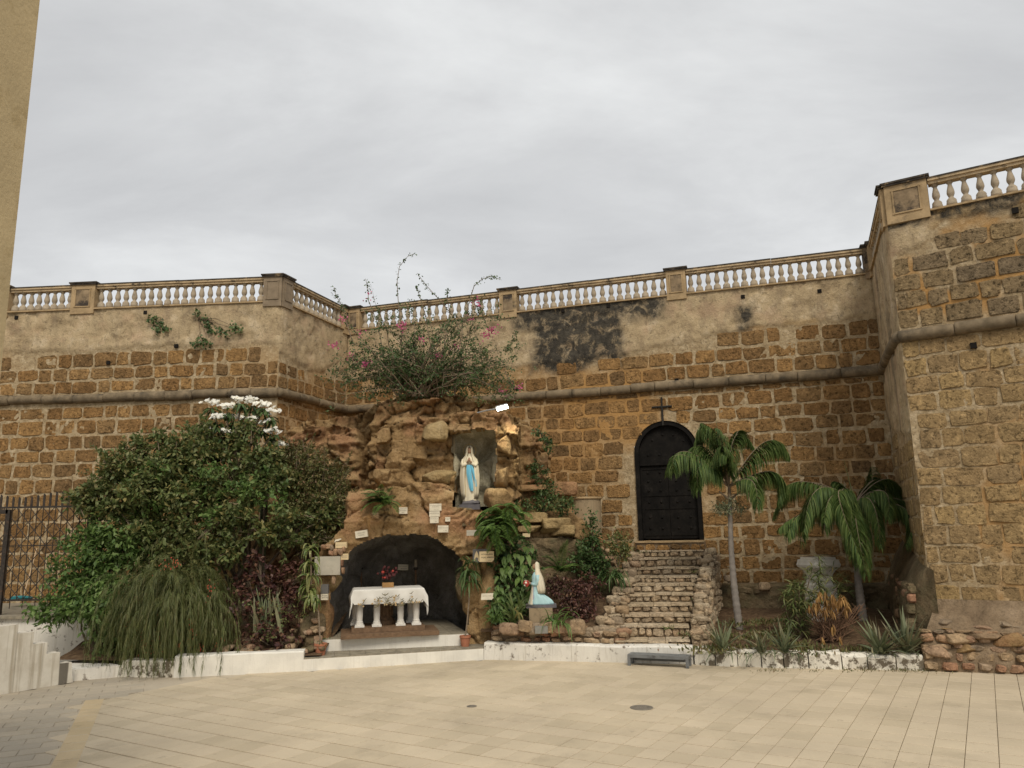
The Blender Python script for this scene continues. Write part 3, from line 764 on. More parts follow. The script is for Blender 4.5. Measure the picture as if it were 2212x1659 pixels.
def facets(x, y, seed, jit=.9, sq=.6):
    """fractured faces: every cell is a tilted plane"""
    i, j = np.floor(x), np.floor(y); d1 = np.full(x.shape, 9.); d2 = np.full(x.shape, 9.); out = np.zeros(x.shape); z = np.zeros_like(x)
    for a in (-1, 0, 1):
        for b in (-1, 0, 1):
            px = i + a + .5 + jit * (_h(i + a, j + b, z, seed) - .5); py = j + b + .5 + jit * (_h(i + a, j + b, z, seed + 5) - .5); d = np.maximum(np.abs(x - px), np.abs(y - py)) * sq + np.hypot(x - px, y - py) * (1 - sq)
            v = (_h(i + a, j + b, z, seed + 9) - .5) * 1.3 + (x - px) * (_h(i + a, j + b, z, seed + 11) - .5) * 1.6 + (y - py) * (_h(i + a, j + b, z, seed + 13) - .5) * 1.6
            nw = d < d1; d2 = np.where(nw, d1, np.minimum(d2, d)); out = np.where(nw, v, out); d1 = np.where(nw, d, d1)
    return out, d2 - d1
def layer(pts, Y, lean=.10, zr=2.0, amp=1.0, seed=0):
    global YS
    m = inpoly(wx, wz, polyXZ(pts, Y))
    y = (Y(GX) if callable(Y) else Y) + lean * (GZ - zr)
    if seed == 4:                                        # squared blocks of the middle tier
        o1, b1 = facets(wx * 1.55 + .3, wz * 1.9 + .2, 304, .45, 1.0); o2, b2 = facets(wx * 3.3, wz * 4.4, 324, .8); k1_, k2_, k3_ = .17, .05, .06
    elif seed == 6:                                      # smooth modelled band of the arch
        o1, b1 = facets(wx * 1.1, wz * 1.5, 306, .9); o2, b2 = facets(wx * 3.1, wz * 2.6, 326, .9); k1_, k2_, k3_ = .14, .07, .11
    else:
        sx_, sz_ = ((1.3, 2.0), (2.2, 1.25), (1.5, 1.7))[seed % 3]
        o1, b1 = facets(wx * sx_ + seed, wz * sz_ + seed * 2, 300 + seed, .9, .8); o2, b2 = facets(wx * sx_ * 2.6, wz * sz_ * 2.3, 320 + seed, .9, .8); k1_, k2_, k3_ = .17, .09, .12
    y = y - amp * (k1_ * o1 + k2_ * o2) + amp * (.11 * np.exp(-(b1 / .04) ** 2) * (fbm(GX * 2, GZ * 2, 9, 380 + seed, 2) > -.25) + .04 * np.exp(-(b2 / .05) ** 2))
    # bedding ledges, weathering, pits
    zz_ = GZ * 2.3 + .35 * fbm(GX * .9, GZ * .5, 3, 385 + seed, 3); y = y - amp * .10 * (np.abs((zz_ % 1.0) - .5) * 2) ** 2
    y = y - amp * (k3_ * fbm(wx * 1.3, wz * 1.3, 2, 340 + seed, 5, .55) + .07 * fbm(GX * 4.5, GZ * 4.5, 0, 360 + seed, 4, .65)) + .05 * np.clip(fbm(GX * 7, GZ * 7, 4, 370 + seed, 3) - .25, 0, 1) * 3
    YS = np.where(m, np.minimum(YS, y), YS)
layer([(540, 1420), (585, 1010), (612, 935), (650, 912), (700, 903), (760, 897), (800, 872), (850, 857), (900, 846), (1000, 844), (1050, 860), (1085, 888), (1130, 903), (1165, 930), (1185, 970), (1192, 1060), (1180, 1110), (1180, 1420)], 18.1, .12, 4, 1.1, 1)
layer([(600, 1400), (622, 960), (660, 925), (720, 915), (770, 925), (778, 1100), (770, 1420)], 17.45, .10, 4, 1.2, 2)
layer([(788, 1100), (796, 905), (822, 872), (880, 862), (985, 858), (1060, 868), (1095, 900), (1120, 925), (1128, 1060), (1120, 1130)], 17.15, .12, 4, 1.2, 3)
layer([(806, 1110), (812, 925), (850, 905), (905, 900), (985, 905), (986, 1110)], 16.62, .06, 4, 1.0, 4)
layer([(1100, 1110), (1105, 905), (1150, 915), (1180, 965), (1188, 1062), (1180, 1110)], 17.35, .1, 4, 1.0, 5)
layer([(972, 936), (974, 892), (1030, 882), (1092, 888), (1128, 925), (1124, 950), (1085, 938), (1040, 925), (985, 936)], 16.2, .05, 4, .9, 7)
layer([(1066, 936), (1112, 938), (1122, 990), (1112, 1060), (1108, 1104), (1050, 1104), (1062, 1060), (1070, 1000)], 16.34, .05, 4, .9, 8)
ARCH = [(640, 1440), (652, 1345), (675, 1250), (684, 1195), (712, 1165), (744, 1140), (748, 1062), (778, 1060), (803, 1056), (842, 1052), (868, 1058), (905, 1041), (960, 1043), (985, 1058), (990, 1092), (1040, 1102), (1043, 1150), (1064, 1185), (1074, 1260), (1080, 1330), (1078, 1440)]
layer(ARCH, GY, .06, 2, .75, 6)
CAVE = [(709, 1440), (712, 1330), (712, 1250), (722, 1235), (742, 1215), (762, 1187), (790, 1170), (815, 1158), (850, 1152), (890, 1152), (925, 1157), (955, 1169), (982, 1190), (1000, 1215), (1008, 1260), (1012, 1330), (1012, 1440)]
NICHE = [(984, 1100), (985, 1040), (980, 1000), (984, 945), (1000, 932), (1040, 927), (1068, 932), (1074, 965), (1072, 1010), (1066, 1060), (1062, 1100)]
idx = np.arange(GX.size).reshape(GX.shape)
F = np.stack([idx[:-1, :-1], idx[:-1, 1:], idx[1:, 1:], idx[1:, :-1]], -1).reshape(-1, 4)
fx, fz, fy = GX.ravel()[F].mean(1), GZ.ravel()[F].mean(1), YS.ravel()[F]
cave_xz = polyXZ(CAVE, GY); niche_xz = polyXZ(NICHE, 16.35)
hx = fx + .05 * fbm(fx * 5, fz * 5, 2, 230, 3); hzz = fz + .05 * fbm(fx * 5, fz * 5, 7, 231, 3)
keep = ~inpoly(hx, hzz, cave_xz) & ~inpoly(hx, hzz, niche_xz) & (fy.min(1) < 21)
V = np.stack([GX, YS, GZ], -1).reshape(-1, 3)
V[:, 1] = np.minimum(V[:, 1], 20.6 - .0 * V[:, 0])
used = np.unique(F[keep]); rem = -np.ones(len(V), int); rem[used] = np.arange(len(used))
mk('rock_face', V[used], rem[F[keep]], M['rock'], grot, smooth=True)
def ysurf(x, z, r=0.0):
    i = np.clip(((np.array([x - r, x, x + r]) - gx[0]) / .028).astype(int), 0, len(gx) - 1); j = np.clip(((np.array([z - r, z, z + r]) - gz[0]) / .028).astype(int), 0, len(gz) - 1)
    return float(YS[np.ix_(j, i)].min())
# cave: rings shrinking towards the back wall
def hollow(name, poly, y0, depth, mat, rings=12, shrink=.55, seed=1, floor=None, dens=6, dome=1.0):
    pts = []
    for a, b in zip(poly, poly[1:]):
        for k in range(dens): t = k / dens; pts.append((a[0] * (1 - t) + b[0] * t, a[1] * (1 - t) + b[1] * t))
    pts.append(poly[-1]); P = np.array(pts); cx = P[:, 0].mean(); cz = P[:, 1].min() + .4
    V = []; F = []; n = len(P)
    for k in range(rings + 1):
        t = k / rings; s = 1.03 - (1.03 - shrink) * t ** 2.2 * dome
        x = cx + (P[:, 0] - cx) * s; z = cz + (P[:, 1] - cz) * (1.03 - (1.03 - shrink) * t ** 2.6 * dome)
        y = (y0(x) if callable(y0) else y0) + .06 + depth * math.sin(t * math.pi / 2)
        am = .30 * min(1, t * 3) + .01
        x = x + am * fbm(x * 2.2, z * 2.2, y * 2.2, seed, 4, .6); z = z + am * fbm(x * 2.2 + 9, z * 2.2, y * 2.2, seed + 4, 4, .6); y = y + am * 1.2 * fbm(x * 1.4, z * 1.4 + 5, y, seed + 7, 4)
        V += list(np.stack([x, y, z], 1))
    for k in range(rings):
        for i in range(n - 1): F.append((k * n + i, k * n + i + 1, (k + 1) * n + i + 1, (k + 1) * n + i))
    # back wall as a fan of inner rings
    base = rings * n; c = np.array(V[base:base + n]).mean(0)
    for q in range(1, 9):
        s = 1 - q / 8.0; R_ = c + (np.array(V[base:base + n]) - c) * s
        R_[:, 1] += .30 * fbm(R_[:, 0] * 2.4, R_[:, 2] * 2.4, 2, seed + 11, 4) + .12 * (1 - s)
        o = len(V); V += list(R_)
        p = base if q == 1 else o - n
        for i in range(n): F.append((p + i, p + (i + 1) % n, o + (i + 1) % n, o + i))
    mk(name, V, F, mat, grot, smooth=True)
hollow('cave_lining', cave_xz, GY, 2.3, M['rockd'], 12, .50, 401)
hollow('niche_lining', niche_xz, 16.42, .6, M['rockg'], 8, .86, 411, dome=1.0)
# single blocks and boulders one can tell apart
def boulder(x0, y0, x1, y1, Y, block=.6, mat='rock', dep=None, amp=.14, rot=0., name='rock_block', parent=None, n=8, seed=None):
    c, w, h = pxbox(x0, y0, x1, y1, Y); boulder.k += 1; sd = boulder.k if seed is None else seed
    V, F = rock_geo(c, (w * 1.08, dep or min(w, h) * 1.1, h * 1.08), sd, block, amp, n, rot)
    return mk(name, V, F, M[mat], parent or grot, smooth=block < .55, at=c)
boulder.k = 500
for q in ((914, 909, 972, 952, 16.50, .96, 'rocky', .6, .04), (816, 924, 846, 964, 16.5, .55), (843, 953, 920, 1004, 16.66, .96, 'rock', .4, .04), (803, 1010, 842, 1048, 16.5, .8), (914, 1016, 984, 1045, 16.42, .7, 'rocky', .8, .2),
          (752, 1080, 806, 1122, 15.6, .55, 'rock', .7), (762, 1062, 808, 1086, 15.78, .7, 'rock', .6), (811, 1098, 832, 1112, 15.42, .5, 'rocky', .3), (832, 1098, 848, 1112, 15.4, .5, 'rocky', .3), (801, 1108, 820, 1120, 15.25, .6, 'rubble', .25),
          (968, 1098, 1044, 1142, 16.0, .6, 'rockm', .9), (1072, 940, 1110, 984, 16.36, .5, 'rock', .6, .3), (1070, 1012, 1102, 1054, 16.36, .6, 'rock', .6, .25), (1050, 1056, 1106, 1104, 16.24, .65, 'rock', .8, .2),
          (985, 1238, 1018, 1300, 16.1, .55, 'rockm', .6), (1000, 1212, 1042, 1350, 15.76, .6, 'rock', .6), (1034, 1222, 1072, 1405, 15.7, .55, 'rock', .6), (664, 1296, 716, 1415, 15.34, .55, 'rock', .6), (676, 1242, 714, 1312, 15.38, .6, 'rock', .5), (690, 1238, 737, 1278, 15.38, .55, 'rocky', .5)):
    boulder(*q, n=12)
for k, (x0, y0, x1, y1) in enumerate(((695, 1176, 706, 1187), (704, 1176, 716, 1186), (711, 1189, 722, 1201), (721, 1184, 731, 1200), (730, 1186, 742, 1199), (740, 1181, 748, 1192), (735, 1207, 741, 1224), (737, 1226, 744, 1240), (718, 1244, 726, 1262))):
    boulder(x0, y0, x1, y1, 15.0 + .0 * k, .65, 'rubble_red', .16, name='red_stone', n=4)
boulder(714, 1178, 721, 1190, 15.0, .6, 'rubble', .14, name='grey_stone', n=4)

# ------------------------------------------------------------------ steps in front of the cave
def tread_mat():
    t = NT('worn_step_tiles', .8, .3)
    v = t.mapv((3.3, 3.3, 3.3), (0, 0, math.radians(14)))
    c = t.ramp(t.noise(2.2, 3, .6, vec=v), [(.35, (.20, .175, .13)), (.55, (.30, .26, .19)), (.7, (.26, .24, .20))])
    c = t.mix(t.rng(t.noise(20, 4), .55, .7, 0, .4), c, (.12, .11, .09))
    return t.done(c, t.bump(t.noise(40, 4), .3, .01))
M['tread'] = tread_mat()
def slab(name, pts, z0, z1, mat, parent, topmat=None, kind=None):
    b = MB().prism([(p[0], p[1], z0) for p in pts], (0, 0, z1 - z0)); return b.obj(name, mat, parent, kind=kind)
plat = thing('cave_steps', 'two broad whitewashed steps leading into the arched cave', 'steps', (-2.2, 14.7, 0))
A, B = at_z(655, 1450, 0), at_z(1045, 1425, 0); ud = (B - A) / np.linalg.norm(B - A); bd = np.array([-ud[1], ud[0], 0])
ZP1, ZP2 = .20, .42
UL, UR = at_z(694, 1409, ZP1), at_z(1012, 1395, ZP1)
slab('lower_riser', [A, B, B + bd * .28, A + bd * .28], -.01, ZP1 - .003, M['whiteclean'], plat)
def tiles_between(a0, b0, a1, b1, n, m, z, parent, mat, name):
    """a row of thin floor tiles filling the quad a0-b0 (front), a1-b1 (back)"""
    for i in range(n):
        for j in range(m):
            q = []
            for s, t in ((i / n, j / m), ((i + 1) / n, j / m), ((i + 1) / n, (j + 1) / m), (i / n, (j + 1) / m)):
                p = (a0 * (1 - s) + b0 * s) * (1 - t) + (a1 * (1 - s) + b1 * s) * t; q.append(p)
            c = sum(q) / 4; q = [c + (p - c) * .985 for p in q]
            MB().prism([(p[0], p[1], z - .02) for p in q], (0, 0, .02 + RNG.uniform(-.001, .001))).obj(name, mat, parent)
tiles_between(A + bd * .0, B, UL - ud * .35 + bd * .1, UR + ud * .35 + bd * .1, 12, 2, ZP1 + .012, plat, M['tread'], 'step_tile')
slab('upper_riser', [UL, UR, UR + bd * .3, UL + bd * .3], .0, ZP2 - .003, M['whiteclean'], plat)
UB = bd * 2.6
tiles_between(UL + bd * .01, UR + bd * .01, UL + UB, UR + UB, 9, 6, ZP2 + .010, plat, M['tread'], 'floor_tile')

# ------------------------------------------------------------------ kerbs and beds
def kerb_piece(name, p0, p1, z, mat, parent, dep=.26, bev=.02, seed=0, rough=.008, n=10):
    d = np.array(p1) - np.array(p0); L = np.linalg.norm(d); u = d / L; nb = np.array([-u[1], u[0], 0.])
    if nb[1] < 0: nb = -nb
    prof = [(0, -.01), (0, z - bev), (bev, z), (dep - bev, z), (dep, z - bev), (dep, -.01)]
    V = []; m = len(prof); S = np.linspace(0, L, n)
    for s in S:
        for a, b in prof:
            o = rough * vnoise(np.array([s * 4 + seed]), np.array([b * 6]), np.array([a * 5 + seed]), seed)[0]
            V.append(np.array(p0) + u * s + nb * (a + o) + np.array([0, 0, b + (o if b > 0 else 0)]))
    F = [(k * m + i, (k + 1) * m + i, (k + 1) * m + i + 1, k * m + i + 1) for k in range(n - 1) for i in range(m - 1)]
    F += [tuple(range(m)), tuple(range((n - 1) * m, n * m))[::-1]]
    return mk(name, V, F, mat, parent)
k0, k1 = at_z(375, 1463, 0), at_z(655, 1450, 0)
tag(kerb_piece('garden_kerb', k0, k1, .34, M['whiteclean'], None, .3), 'clean white garden kerb between the drooping red-flowered bush and the cave steps', 'kerb')
ks = at_z(262, 1461, 0)
tag(kerb_piece('garden_kerb', ks, k0 - np.array([.01, 0, 0]), .27, M['whiteworn'], None, .3, .03, 3, .02), 'short mottled white kerb in the shade under the drooping bush', 'kerb')
k2, kb = at_z(1046, 1425, 0), at_z(1498, 1435, 0)
tag(kerb_piece('garden_kerb', k2, kb, .30, M['white'], None, .3, .03, 5, .016, 30), 'long whitewashed kerb running behind the low grey bench', 'kerb')
kroot = thing('stone_kerb', 'row of large kerb stones with flaking white paint before the agaves', 'kerb', tuple(at_z(1750, 1445, 0)))
kx = [1500, 1546, 1594, 1646, 1694, 1748, 1820, 1876, 1938, 1998]
ky = [1436, 1438, 1440.5, 1442, 1443, 1444, 1446, 1447, 1448, 1449]
for i in range(len(kx) - 1):
    p, q = at_z(kx[i] + 1.2, ky[i], 0), at_z(kx[i + 1] - 1.2, ky[i + 1], 0)
    kerb_piece('kerb_stone', p, q, RNG.uniform(.235, .275), M['whiteworn'], kroot, .28, .045, 10 + i, .035, 8)
# planting bed: a lumpy sheet of earth behind the kerbs rising to the walls
def soil_patch(name, x0, x1, yf, yb, zf, zb, seed, mat='soil'):
    n, m = int((x1 - x0) / .09) + 2, 34; X = np.linspace(x0, x1, n)
    V = []
    for j in range(m):
        t = j / (m - 1); yy = np.array([yf(x) for x in X]) * (1 - t) + np.array([yb(x) for x in X]) * t
        z = zf + (zb - zf) * t ** 1.2 + .05 * fbm(X * 2.5, yy * 2.5, 0, seed, 4) * min(1, 6 * t)
        V += list(np.stack([X, yy, z], 1))
    id_ = np.arange(n * m).reshape(m, n)
    F = np.stack([id_[:-1, :-1], id_[:-1, 1:], id_[1:, 1:], id_[1:, :-1]], -1).reshape(-1, 4)
    return mk(name, V, F, M[mat], None, smooth=True, kind='structure')
lin = lambda a, b: (lambda x: a[1] + (b[1] - a[1]) * (x - a[0]) / (b[0] - a[0]))
soil_patch('planting_bed', -8.3, -3.5, lambda x: (lin(ks, k0)(x) if x < k0[0] else lin(k0, k1)(x)) + .12, lambda x: 17.6, .24, 1.1, 31)
soil_patch('planting_bed', -.7, 2.0, lambda x: lin(k2, kb)(x) + .3, lambda x: 17.4, .46, 1.15, 32)
k3 = at_z(1998, 1449, 0)
soil_patch('planting_bed', 2.95, 7.9, lambda x: lin(kb, k3)(x) + .12, lambda x: lin((-4.65, 21.2), (8.35, 16.95))(x) - .1, .22, .62, 33)

# ------------------------------------------------------------------ rubble masonry
def rubble_face(a, b, z0, z1, nrm, row, wid, seed, lean=0., dep=(.03, .07), jit=.02, npt=8, pw=.6):
    """yields irregular stones filling a vertical strip from a to b"""
    rg = np.random.default_rng(seed); a = np.array(a, float); b = np.array(b, float); u = b - a; L = np.linalg.norm(u); u /= L; z = z0
    while z < z1 - row * .35:
        h = min(row * rg.uniform(.75, 1.25), z1 - z); s = -rg.uniform(0, wid[0])
        while s < L:
            w = rg.uniform(*wid); c0, c1 = max(s, 0), min(s + w, L); s += w
            if c1 - c0 < wid[0] * .35: continue
            c = a + u * (c0 + c1) / 2 + np.array([0, 0, z + h / 2 + rg.normal(0, row * .07)]) + nrm * (-lean * (z + h / 2 - z0))
            d = rg.uniform(*dep); ww, hh = (c1 - c0) * rg.uniform(.84, .97), h * rg.uniform(.82, 1.0); V = []; tl = rg.normal(0, .13)
            ring = []
            for k in range(npt):
                q = 2 * math.pi * (k + rg.uniform(-.25, .25)) / npt; cc, ss = math.cos(q), math.sin(q)
                x = math.copysign(abs(cc) ** pw, cc) * ww / 2 * rg.uniform(.86, 1.08); zz = math.copysign(abs(ss) ** pw, ss) * hh / 2 * rg.uniform(.86, 1.08)
                ring.append((x * math.cos(tl) - zz * math.sin(tl), x * math.sin(tl) + zz * math.cos(tl)))
            for sc, dd in ((1, -.06), (1, d * .45), (.68, d)):
                for x, zz in ring: V.append(c + u * x * sc + np.array([0, 0, zz * sc]) + nrm * (dd + (rg.normal(0, .006) if dd > 0 else 0)))
            F = [(q * npt + i, q * npt + (i + 1) % npt, (q + 1) * npt + (i + 1) % npt, (q + 1) * npt + i) for q in (0, 1) for i in range(npt)] + [tuple(range(2 * npt, 3 * npt))]
            if np.dot(np.cross(u, [0, 0, 1.]), nrm) < 0: F = [f[::-1] for f in F]
            yield c, V, F, rg.random()
        z += h
def nrm_of(a, b):
    u = np.array(b, float) - np.array(a, float); n = np.array([u[1], -u[0], 0]); n /= np.linalg.norm(n)
    return n if np.dot(n, -np.array(a, float)) > 0 else -n
M['bedmortar'] = rock_mat('rubble_mortar', [(.3, (.17, .12, .075)), (.5, (.26, .19, .12)), (.7, (.36, .27, .18))], .3, .9)

# staircase up to the door
M['stair'] = stone_mat('stair_stone', [(.44, .335, .215), (.36, .265, .165), (.52, .42, .29), (.40, .285, .18), (.47, .38, .265), (.33, .25, .165)], .35, .7)
M['tread_stone'] = stone_mat('tread_stone', [(.50, .40, .27), (.44, .345, .23), (.55, .45, .32), (.47, .36, .24)], .35, .7)
M['stairmortar'] = rock_mat('stair_mortar', [(.3, (.17, .125, .08)), (.5, (.25, .19, .125)), (.7, (.34, .265, .18))], .3, .8)
stair = thing('stone_staircase', 'steep rubble stone staircase climbing to the black door', 'staircase', tuple(at_y(1410, 1390, 14.0) * np.array([1, 1, 0])))
SY = [1382, 1351, 1326.5, 1303.8, 1282, 1261, 1243.8, 1225.6, 1204.7, 1188.3]
LX = [1329, 1340, 1349, 1356, 1360, 1365, 1370, 1375, 1380, 1381]; RX = [1491, 1489, 1493, 1496, 1499, 1502, 1507, 1512, 1516, 1520]
YD = np.linspace(14.5, 18.02, 10); SZ = []
un = np.array([CW.u[0], CW.u[1], 0])
for i in range(10):
    z = at_y(1440, SY[i], YD[i])[2]; SZ.append(z)
for i in range(10):
    l, r = at_y(LX[i], SY[i], YD[i] + .12), at_y(RX[i], SY[i], YD[i] - .12); z = SZ[i]; zb = SZ[i - 1] if i else .25
    a, b = np.array([l[0], l[1], 0]), np.array([r[0], r[1], 0]); n = nrm_of(a, b); back = -n * (1.3 if i < 9 else .8)
    MB().prism([(*p[:2], .1) for p in (a - n * .03, b - n * .03, b + back, a + back)], (0, 0, z - .1 - .02)).obj('step_core', M['stairmortar'], stair)
    bb = MB()
    for c, V, F, q in rubble_face(a, b, zb + .005, z - .03, n, .15, (.09, .25), 700 + i, 0, (.012, .04), pw=.7): bb.add(V, F)
    bb.obj('riser_stones', M['stair'], stair, kind='stuff')
    s = 0; u = b - a; L = np.linalg.norm(u); u /= L
    while s < L:                                        # thin uneven tread slabs
        w = RNG.uniform(.28, .6); e = min(s + w, L); f0, f1 = RNG.uniform(.02, .055, 2)
        dz = RNG.uniform(-.008, .008); th = RNG.uniform(.028, .045)
        pts = [a + u * (s + .005) + n * f0, a + u * (s + e) / 2 + n * (f0 + f1) / 2 * RNG.uniform(.8, 1.3), a + u * (e - .005) + n * f1, a + u * (e - .005) - n * .46, a + u * (s + .005) - n * .46]
        MB().prism([(p[0], p[1], z - th + dz) for p in pts], (0, 0, th)).obj('tread_slab', M['tread_stone'], stair); s = e
# right-hand cheek wall following the steps, and the stepped left border
for i in range(9):
    r0, r1 = at_y(RX[i], SY[i], YD[i] - .12), at_y(RX[i + 1], SY[i + 1], YD[i + 1] - .12); z = SZ[i] + .10
    c0, c1 = np.array([r0[0] + .02, r0[1] - .05, 0]), np.array([r1[0] + .02, r1[1] + .05, 0])
    nn = nrm_of(c0, c1); rt = np.array([1, .05, 0]) * .30
    MB().prism([(*p[:2], .05) for p in (c0, c0 + rt, c1 + rt, c1)], (0, 0, z - .05)).obj('cheek_core', M['stairmortar'], stair)
    bb = MB()
    for c, V, F, q in rubble_face(c0, c0 + rt, max(.2, SZ[i] - .45), z + .01, nrm_of(c0, c0 + rt), .13, (.12, .26), 760 + i): bb.add(V, F)
    for c, V, F, q in rubble_face(c0 + rt, c1 + rt, .25, z, np.array([1., 0, 0]), .16, (.14, .3), 780 + i): bb.add(V, F)
    bb.obj('cheek_stones', M['stair'], stair, kind='stuff')
    for k in range(3):
        p = c0 + (c1 - c0) * (k + .5) / 3 + rt * RNG.uniform(.3, .7); V, F = rock_geo((p[0], p[1], z + .02), RNG.uniform((.16, .16, .09), (.3, .3, .16)), 800 + i * 3 + k, .6, .15, 4)
        mk('cheek_top_stone', V, F, M['stair'], stair, at=p + np.array([0, 0, z]))
LB = [(1328, 1392, 1240, 1345), (1330, 1350, 1290, 1318), (1345, 1312, 1316, 1280), (1352, 1290, 1322, 1250), (1362, 1262, 1340, 1235), (1368, 1240, 1350, 1215)]
for i in range(9):
    l0 = at_y(LX[i], SY[i], YD[i] + .12); z = SZ[i] + .03; lt = np.array([-.42 + .025 * i, .12, 0]); p = np.array([l0[0] - .02, max(l0[1] - .1, 14.62), 0]); q = p + np.array([.16, .55, 0])
    MB().prism([(*t[:2], .05) for t in (p + lt, p, q, q + lt)], (0, 0, z - .08)).obj('border_core', M['stairmortar'], stair)
    bb = MB()
    for c, V, F, k in rubble_face(p + lt, p, max(.25, SZ[i] - .32), z, nrm_of(p + lt, p), .14, (.13, .28), 820 + i): bb.add(V, F)
    bb.obj('border_stones', M['stair'], stair, kind='stuff')
    for k in range(3):
        c = p + lt * (k + .5) / 3 + np.array([.04, .2, 0]); V, F = rock_geo((c[0], c[1], z + .02), RNG.uniform((.18, .2, .12), (.32, .3, .22)), 840 + i * 3 + k, .6, .15, 4)
        mk('border_top_stone', V, F, M['stair'] if k % 4 else M['rubble'], stair, at=c + np.array([0, 0, z]))
# threshold under the door
th0, th1 = CW.P(ds0 - .05, 0, .05), CW.P(ds1 + .05, 0, .05)
MB().prism([(*p[:2], SZ[9] - .1) for p in (th0 + CW.n * .26, th1 + CW.n * .26, th1 - CW.n * .3, th0 - CW.n * .3)], (0, 0, dz0 - SZ[9] + .06)).obj('threshold_core', M['bedmortar'], stair)
MB().prism([(*p[:2], dz0 - .045) for p in (th0 + CW.n * .30, th1 + CW.n * .30, th1 - CW.n * .3, th0 - CW.n * .3)], (0, 0, .04)).obj('threshold_slab', M['pier'], stair)
bb = MB()
for c, V, F, q in rubble_face(th0 + CW.n * .26, th1 + CW.n * .26, SZ[9] - .02, dz0 - .05, CW.n, .13, (.18, .4), 860): bb.add(V, F)
bb.obj('threshold_stones', M['stone'], stair, kind='stuff')

# low rubble wall between the cave and the stairs
lw = thing('rubble_wall', 'low dry rubble wall below the kneeling statue', 'wall', tuple(at_z(1200, 1395, .3) * np.array([1, 1, 0])))
a = k2 + np.array([.12, .24, 0]); b = np.array([2.02, lin(k2, kb)(2.02) + .24, 0])
a[2] = b[2] = 0; n = nrm_of(a, b)
MB().prism([(*p[:2], .1) for p in (a - n * .02, b - n * .02, b - n * .5, a - n * .5)], (0, 0, .36)).obj('wall_core', M['bedmortar'], lw)
for c, V, F, q in rubble_face(a, b, .29, .50, n, .13, (.14, .34), 870, .15, (.05, .11)):
    mk('rubble_stone', V, F, M['rubble_red'] if q < .3 else M['rubble'], lw, at=c)
for k in range(13):
    c = a + (b - a) * (k + .5) / 13 - n * .18 + np.array([0, 0, .48]); V, F = rock_geo(c, RNG.uniform((.2, .22, .1), (.36, .34, .2)), 880 + k, .6, .15, 4)
    mk('cap_stone', V, F, M['rubble'] if k % 4 else M['rubble_red'], lw, at=c)
for q in ((1120, 1340, 1150, 1366), (1142, 1346, 1172, 1368), (1166, 1342, 1200, 1366), (1196, 1345, 1226, 1366), (1080, 1345, 1118, 1372), (1225, 1340, 1262, 1368)): boulder(*q, 14.86, .75, 'rubble', .3, .2, name='bank_stone', parent=lw, n=8)
# weathered rubble footing at the foot of the corner bastion
ft = thing('rubble_footing', 'bulging footing of weathered rubble under the corner bastion', 'footing', tuple(at_z(2120, 1452, 0)))
fa, fb = at_z(1996, 1449, 0), at_z(2330, 1461, 0); fb = fa + (fb - fa) * 1.7; n = nrm_of(fa, fb); wr = W['right']
N1, N2 = 100, 22; V = []
for j in range(N2):
    t = j / (N2 - 1)
    for i in range(N1):
        s = i / (N1 - 1); f = fa + (fb - fa) * s; w0 = wr.P(np.dot(f - wr.A, wr.u) + .25, 0, .02); z = 1.02 * t ** .75 if t < 1 else 1.06
        p = f * (1 - t ** 1.6) + w0 * t ** 1.6; o = .09 * fbm(np.array([s * 27.]), np.array([z * 4]), 0, 91, 4)[0]
        V.append(p + n * o * (0 if t in (0, 1) else 1) + np.array([0, 0, z - (.02 if t == 0 else 0)]))
id_ = np.arange(N1 * N2).reshape(N2, N1)
mk('footing_core', V, np.stack([id_[:-1, :-1], id_[:-1, 1:], id_[1:, 1:], id_[1:, :-1]], -1).reshape(-1, 4), M['bedmortar'], ft, smooth=True)
for c, V, F, q in rubble_face(fa + n * .0, fb, .02, .62, n, .13, (.13, .32), 893, .32, (.05, .11)):
    mk('footing_stone', V, F, M['rubble_red'] if q < .3 else M['rubble'], ft, at=c)
for k, (x0, y0, x1, y1, Y, bl) in enumerate(((2030, 1345, 2100, 1365, 13.25, .7), (2090, 1343, 2160, 1362, 13.1, .75), (2155, 1340, 2225, 1360, 12.95, .75), (2105, 1362, 2160, 1385, 12.9, .6), (2150, 1365, 2215, 1400, 12.75, .5), (2040, 1368, 2100, 1388, 13.05, .6), (2010, 1330, 2060, 1350, 13.4, .6), (1995, 1395, 2040, 1420, 13.05, .5), (2060, 1388, 2110, 1408, 12.95, .55), (2190, 1385, 2240, 1412, 12.65, .6))):
    boulder(x0, y0, x1, y1, Y + .08, .85, 'rubble' if k % 4 else 'rock', .5, .25, name='ledge_stone', parent=ft, n=12)
# rough footing along the curtain behind the palms
f2 = thing('wall_footing', 'dark rough masonry footing along the wall behind the palm trunks', 'footing', tuple(CW.P(11.5, 0, .3)))
s0, s1 = CW.s_at(1536, 1260)[0], CW.L - .02; zt = CW.s_at(1700, 1262)[1] + .02
NS, NZ = int((s1 - s0) / .05), 26; V = []
for j in range(NZ):
    for i in range(NS):
        s = s0 + (s1 - s0) * i / (NS - 1); t = j / (NZ - 1); z = .2 + (zt - .2) * min(1, t * 1.12); d = .42 if t < .9 else .42 * (1 - t) / .1
        o = .10 * fbm(np.array([s * 2.2]), np.array([z * 2.6]), 0, 95, 4)[0] + .05 * fbm(np.array([s * 7]), np.array([z * 7.]), 0, 96, 3)[0]
        V.append(CW.P(s, z + (o * .4 if t >= .9 else 0), d + o if t < .97 else 0))
id_ = np.arange(NS * NZ).reshape(NZ, NS)
mk('footing_core', V, np.stack([id_[:-1, :-1], id_[:-1, 1:], id_[1:, 1:], id_[1:, :-1]], -1).reshape(-1, 4), M['rockm'], f2, smooth=True)
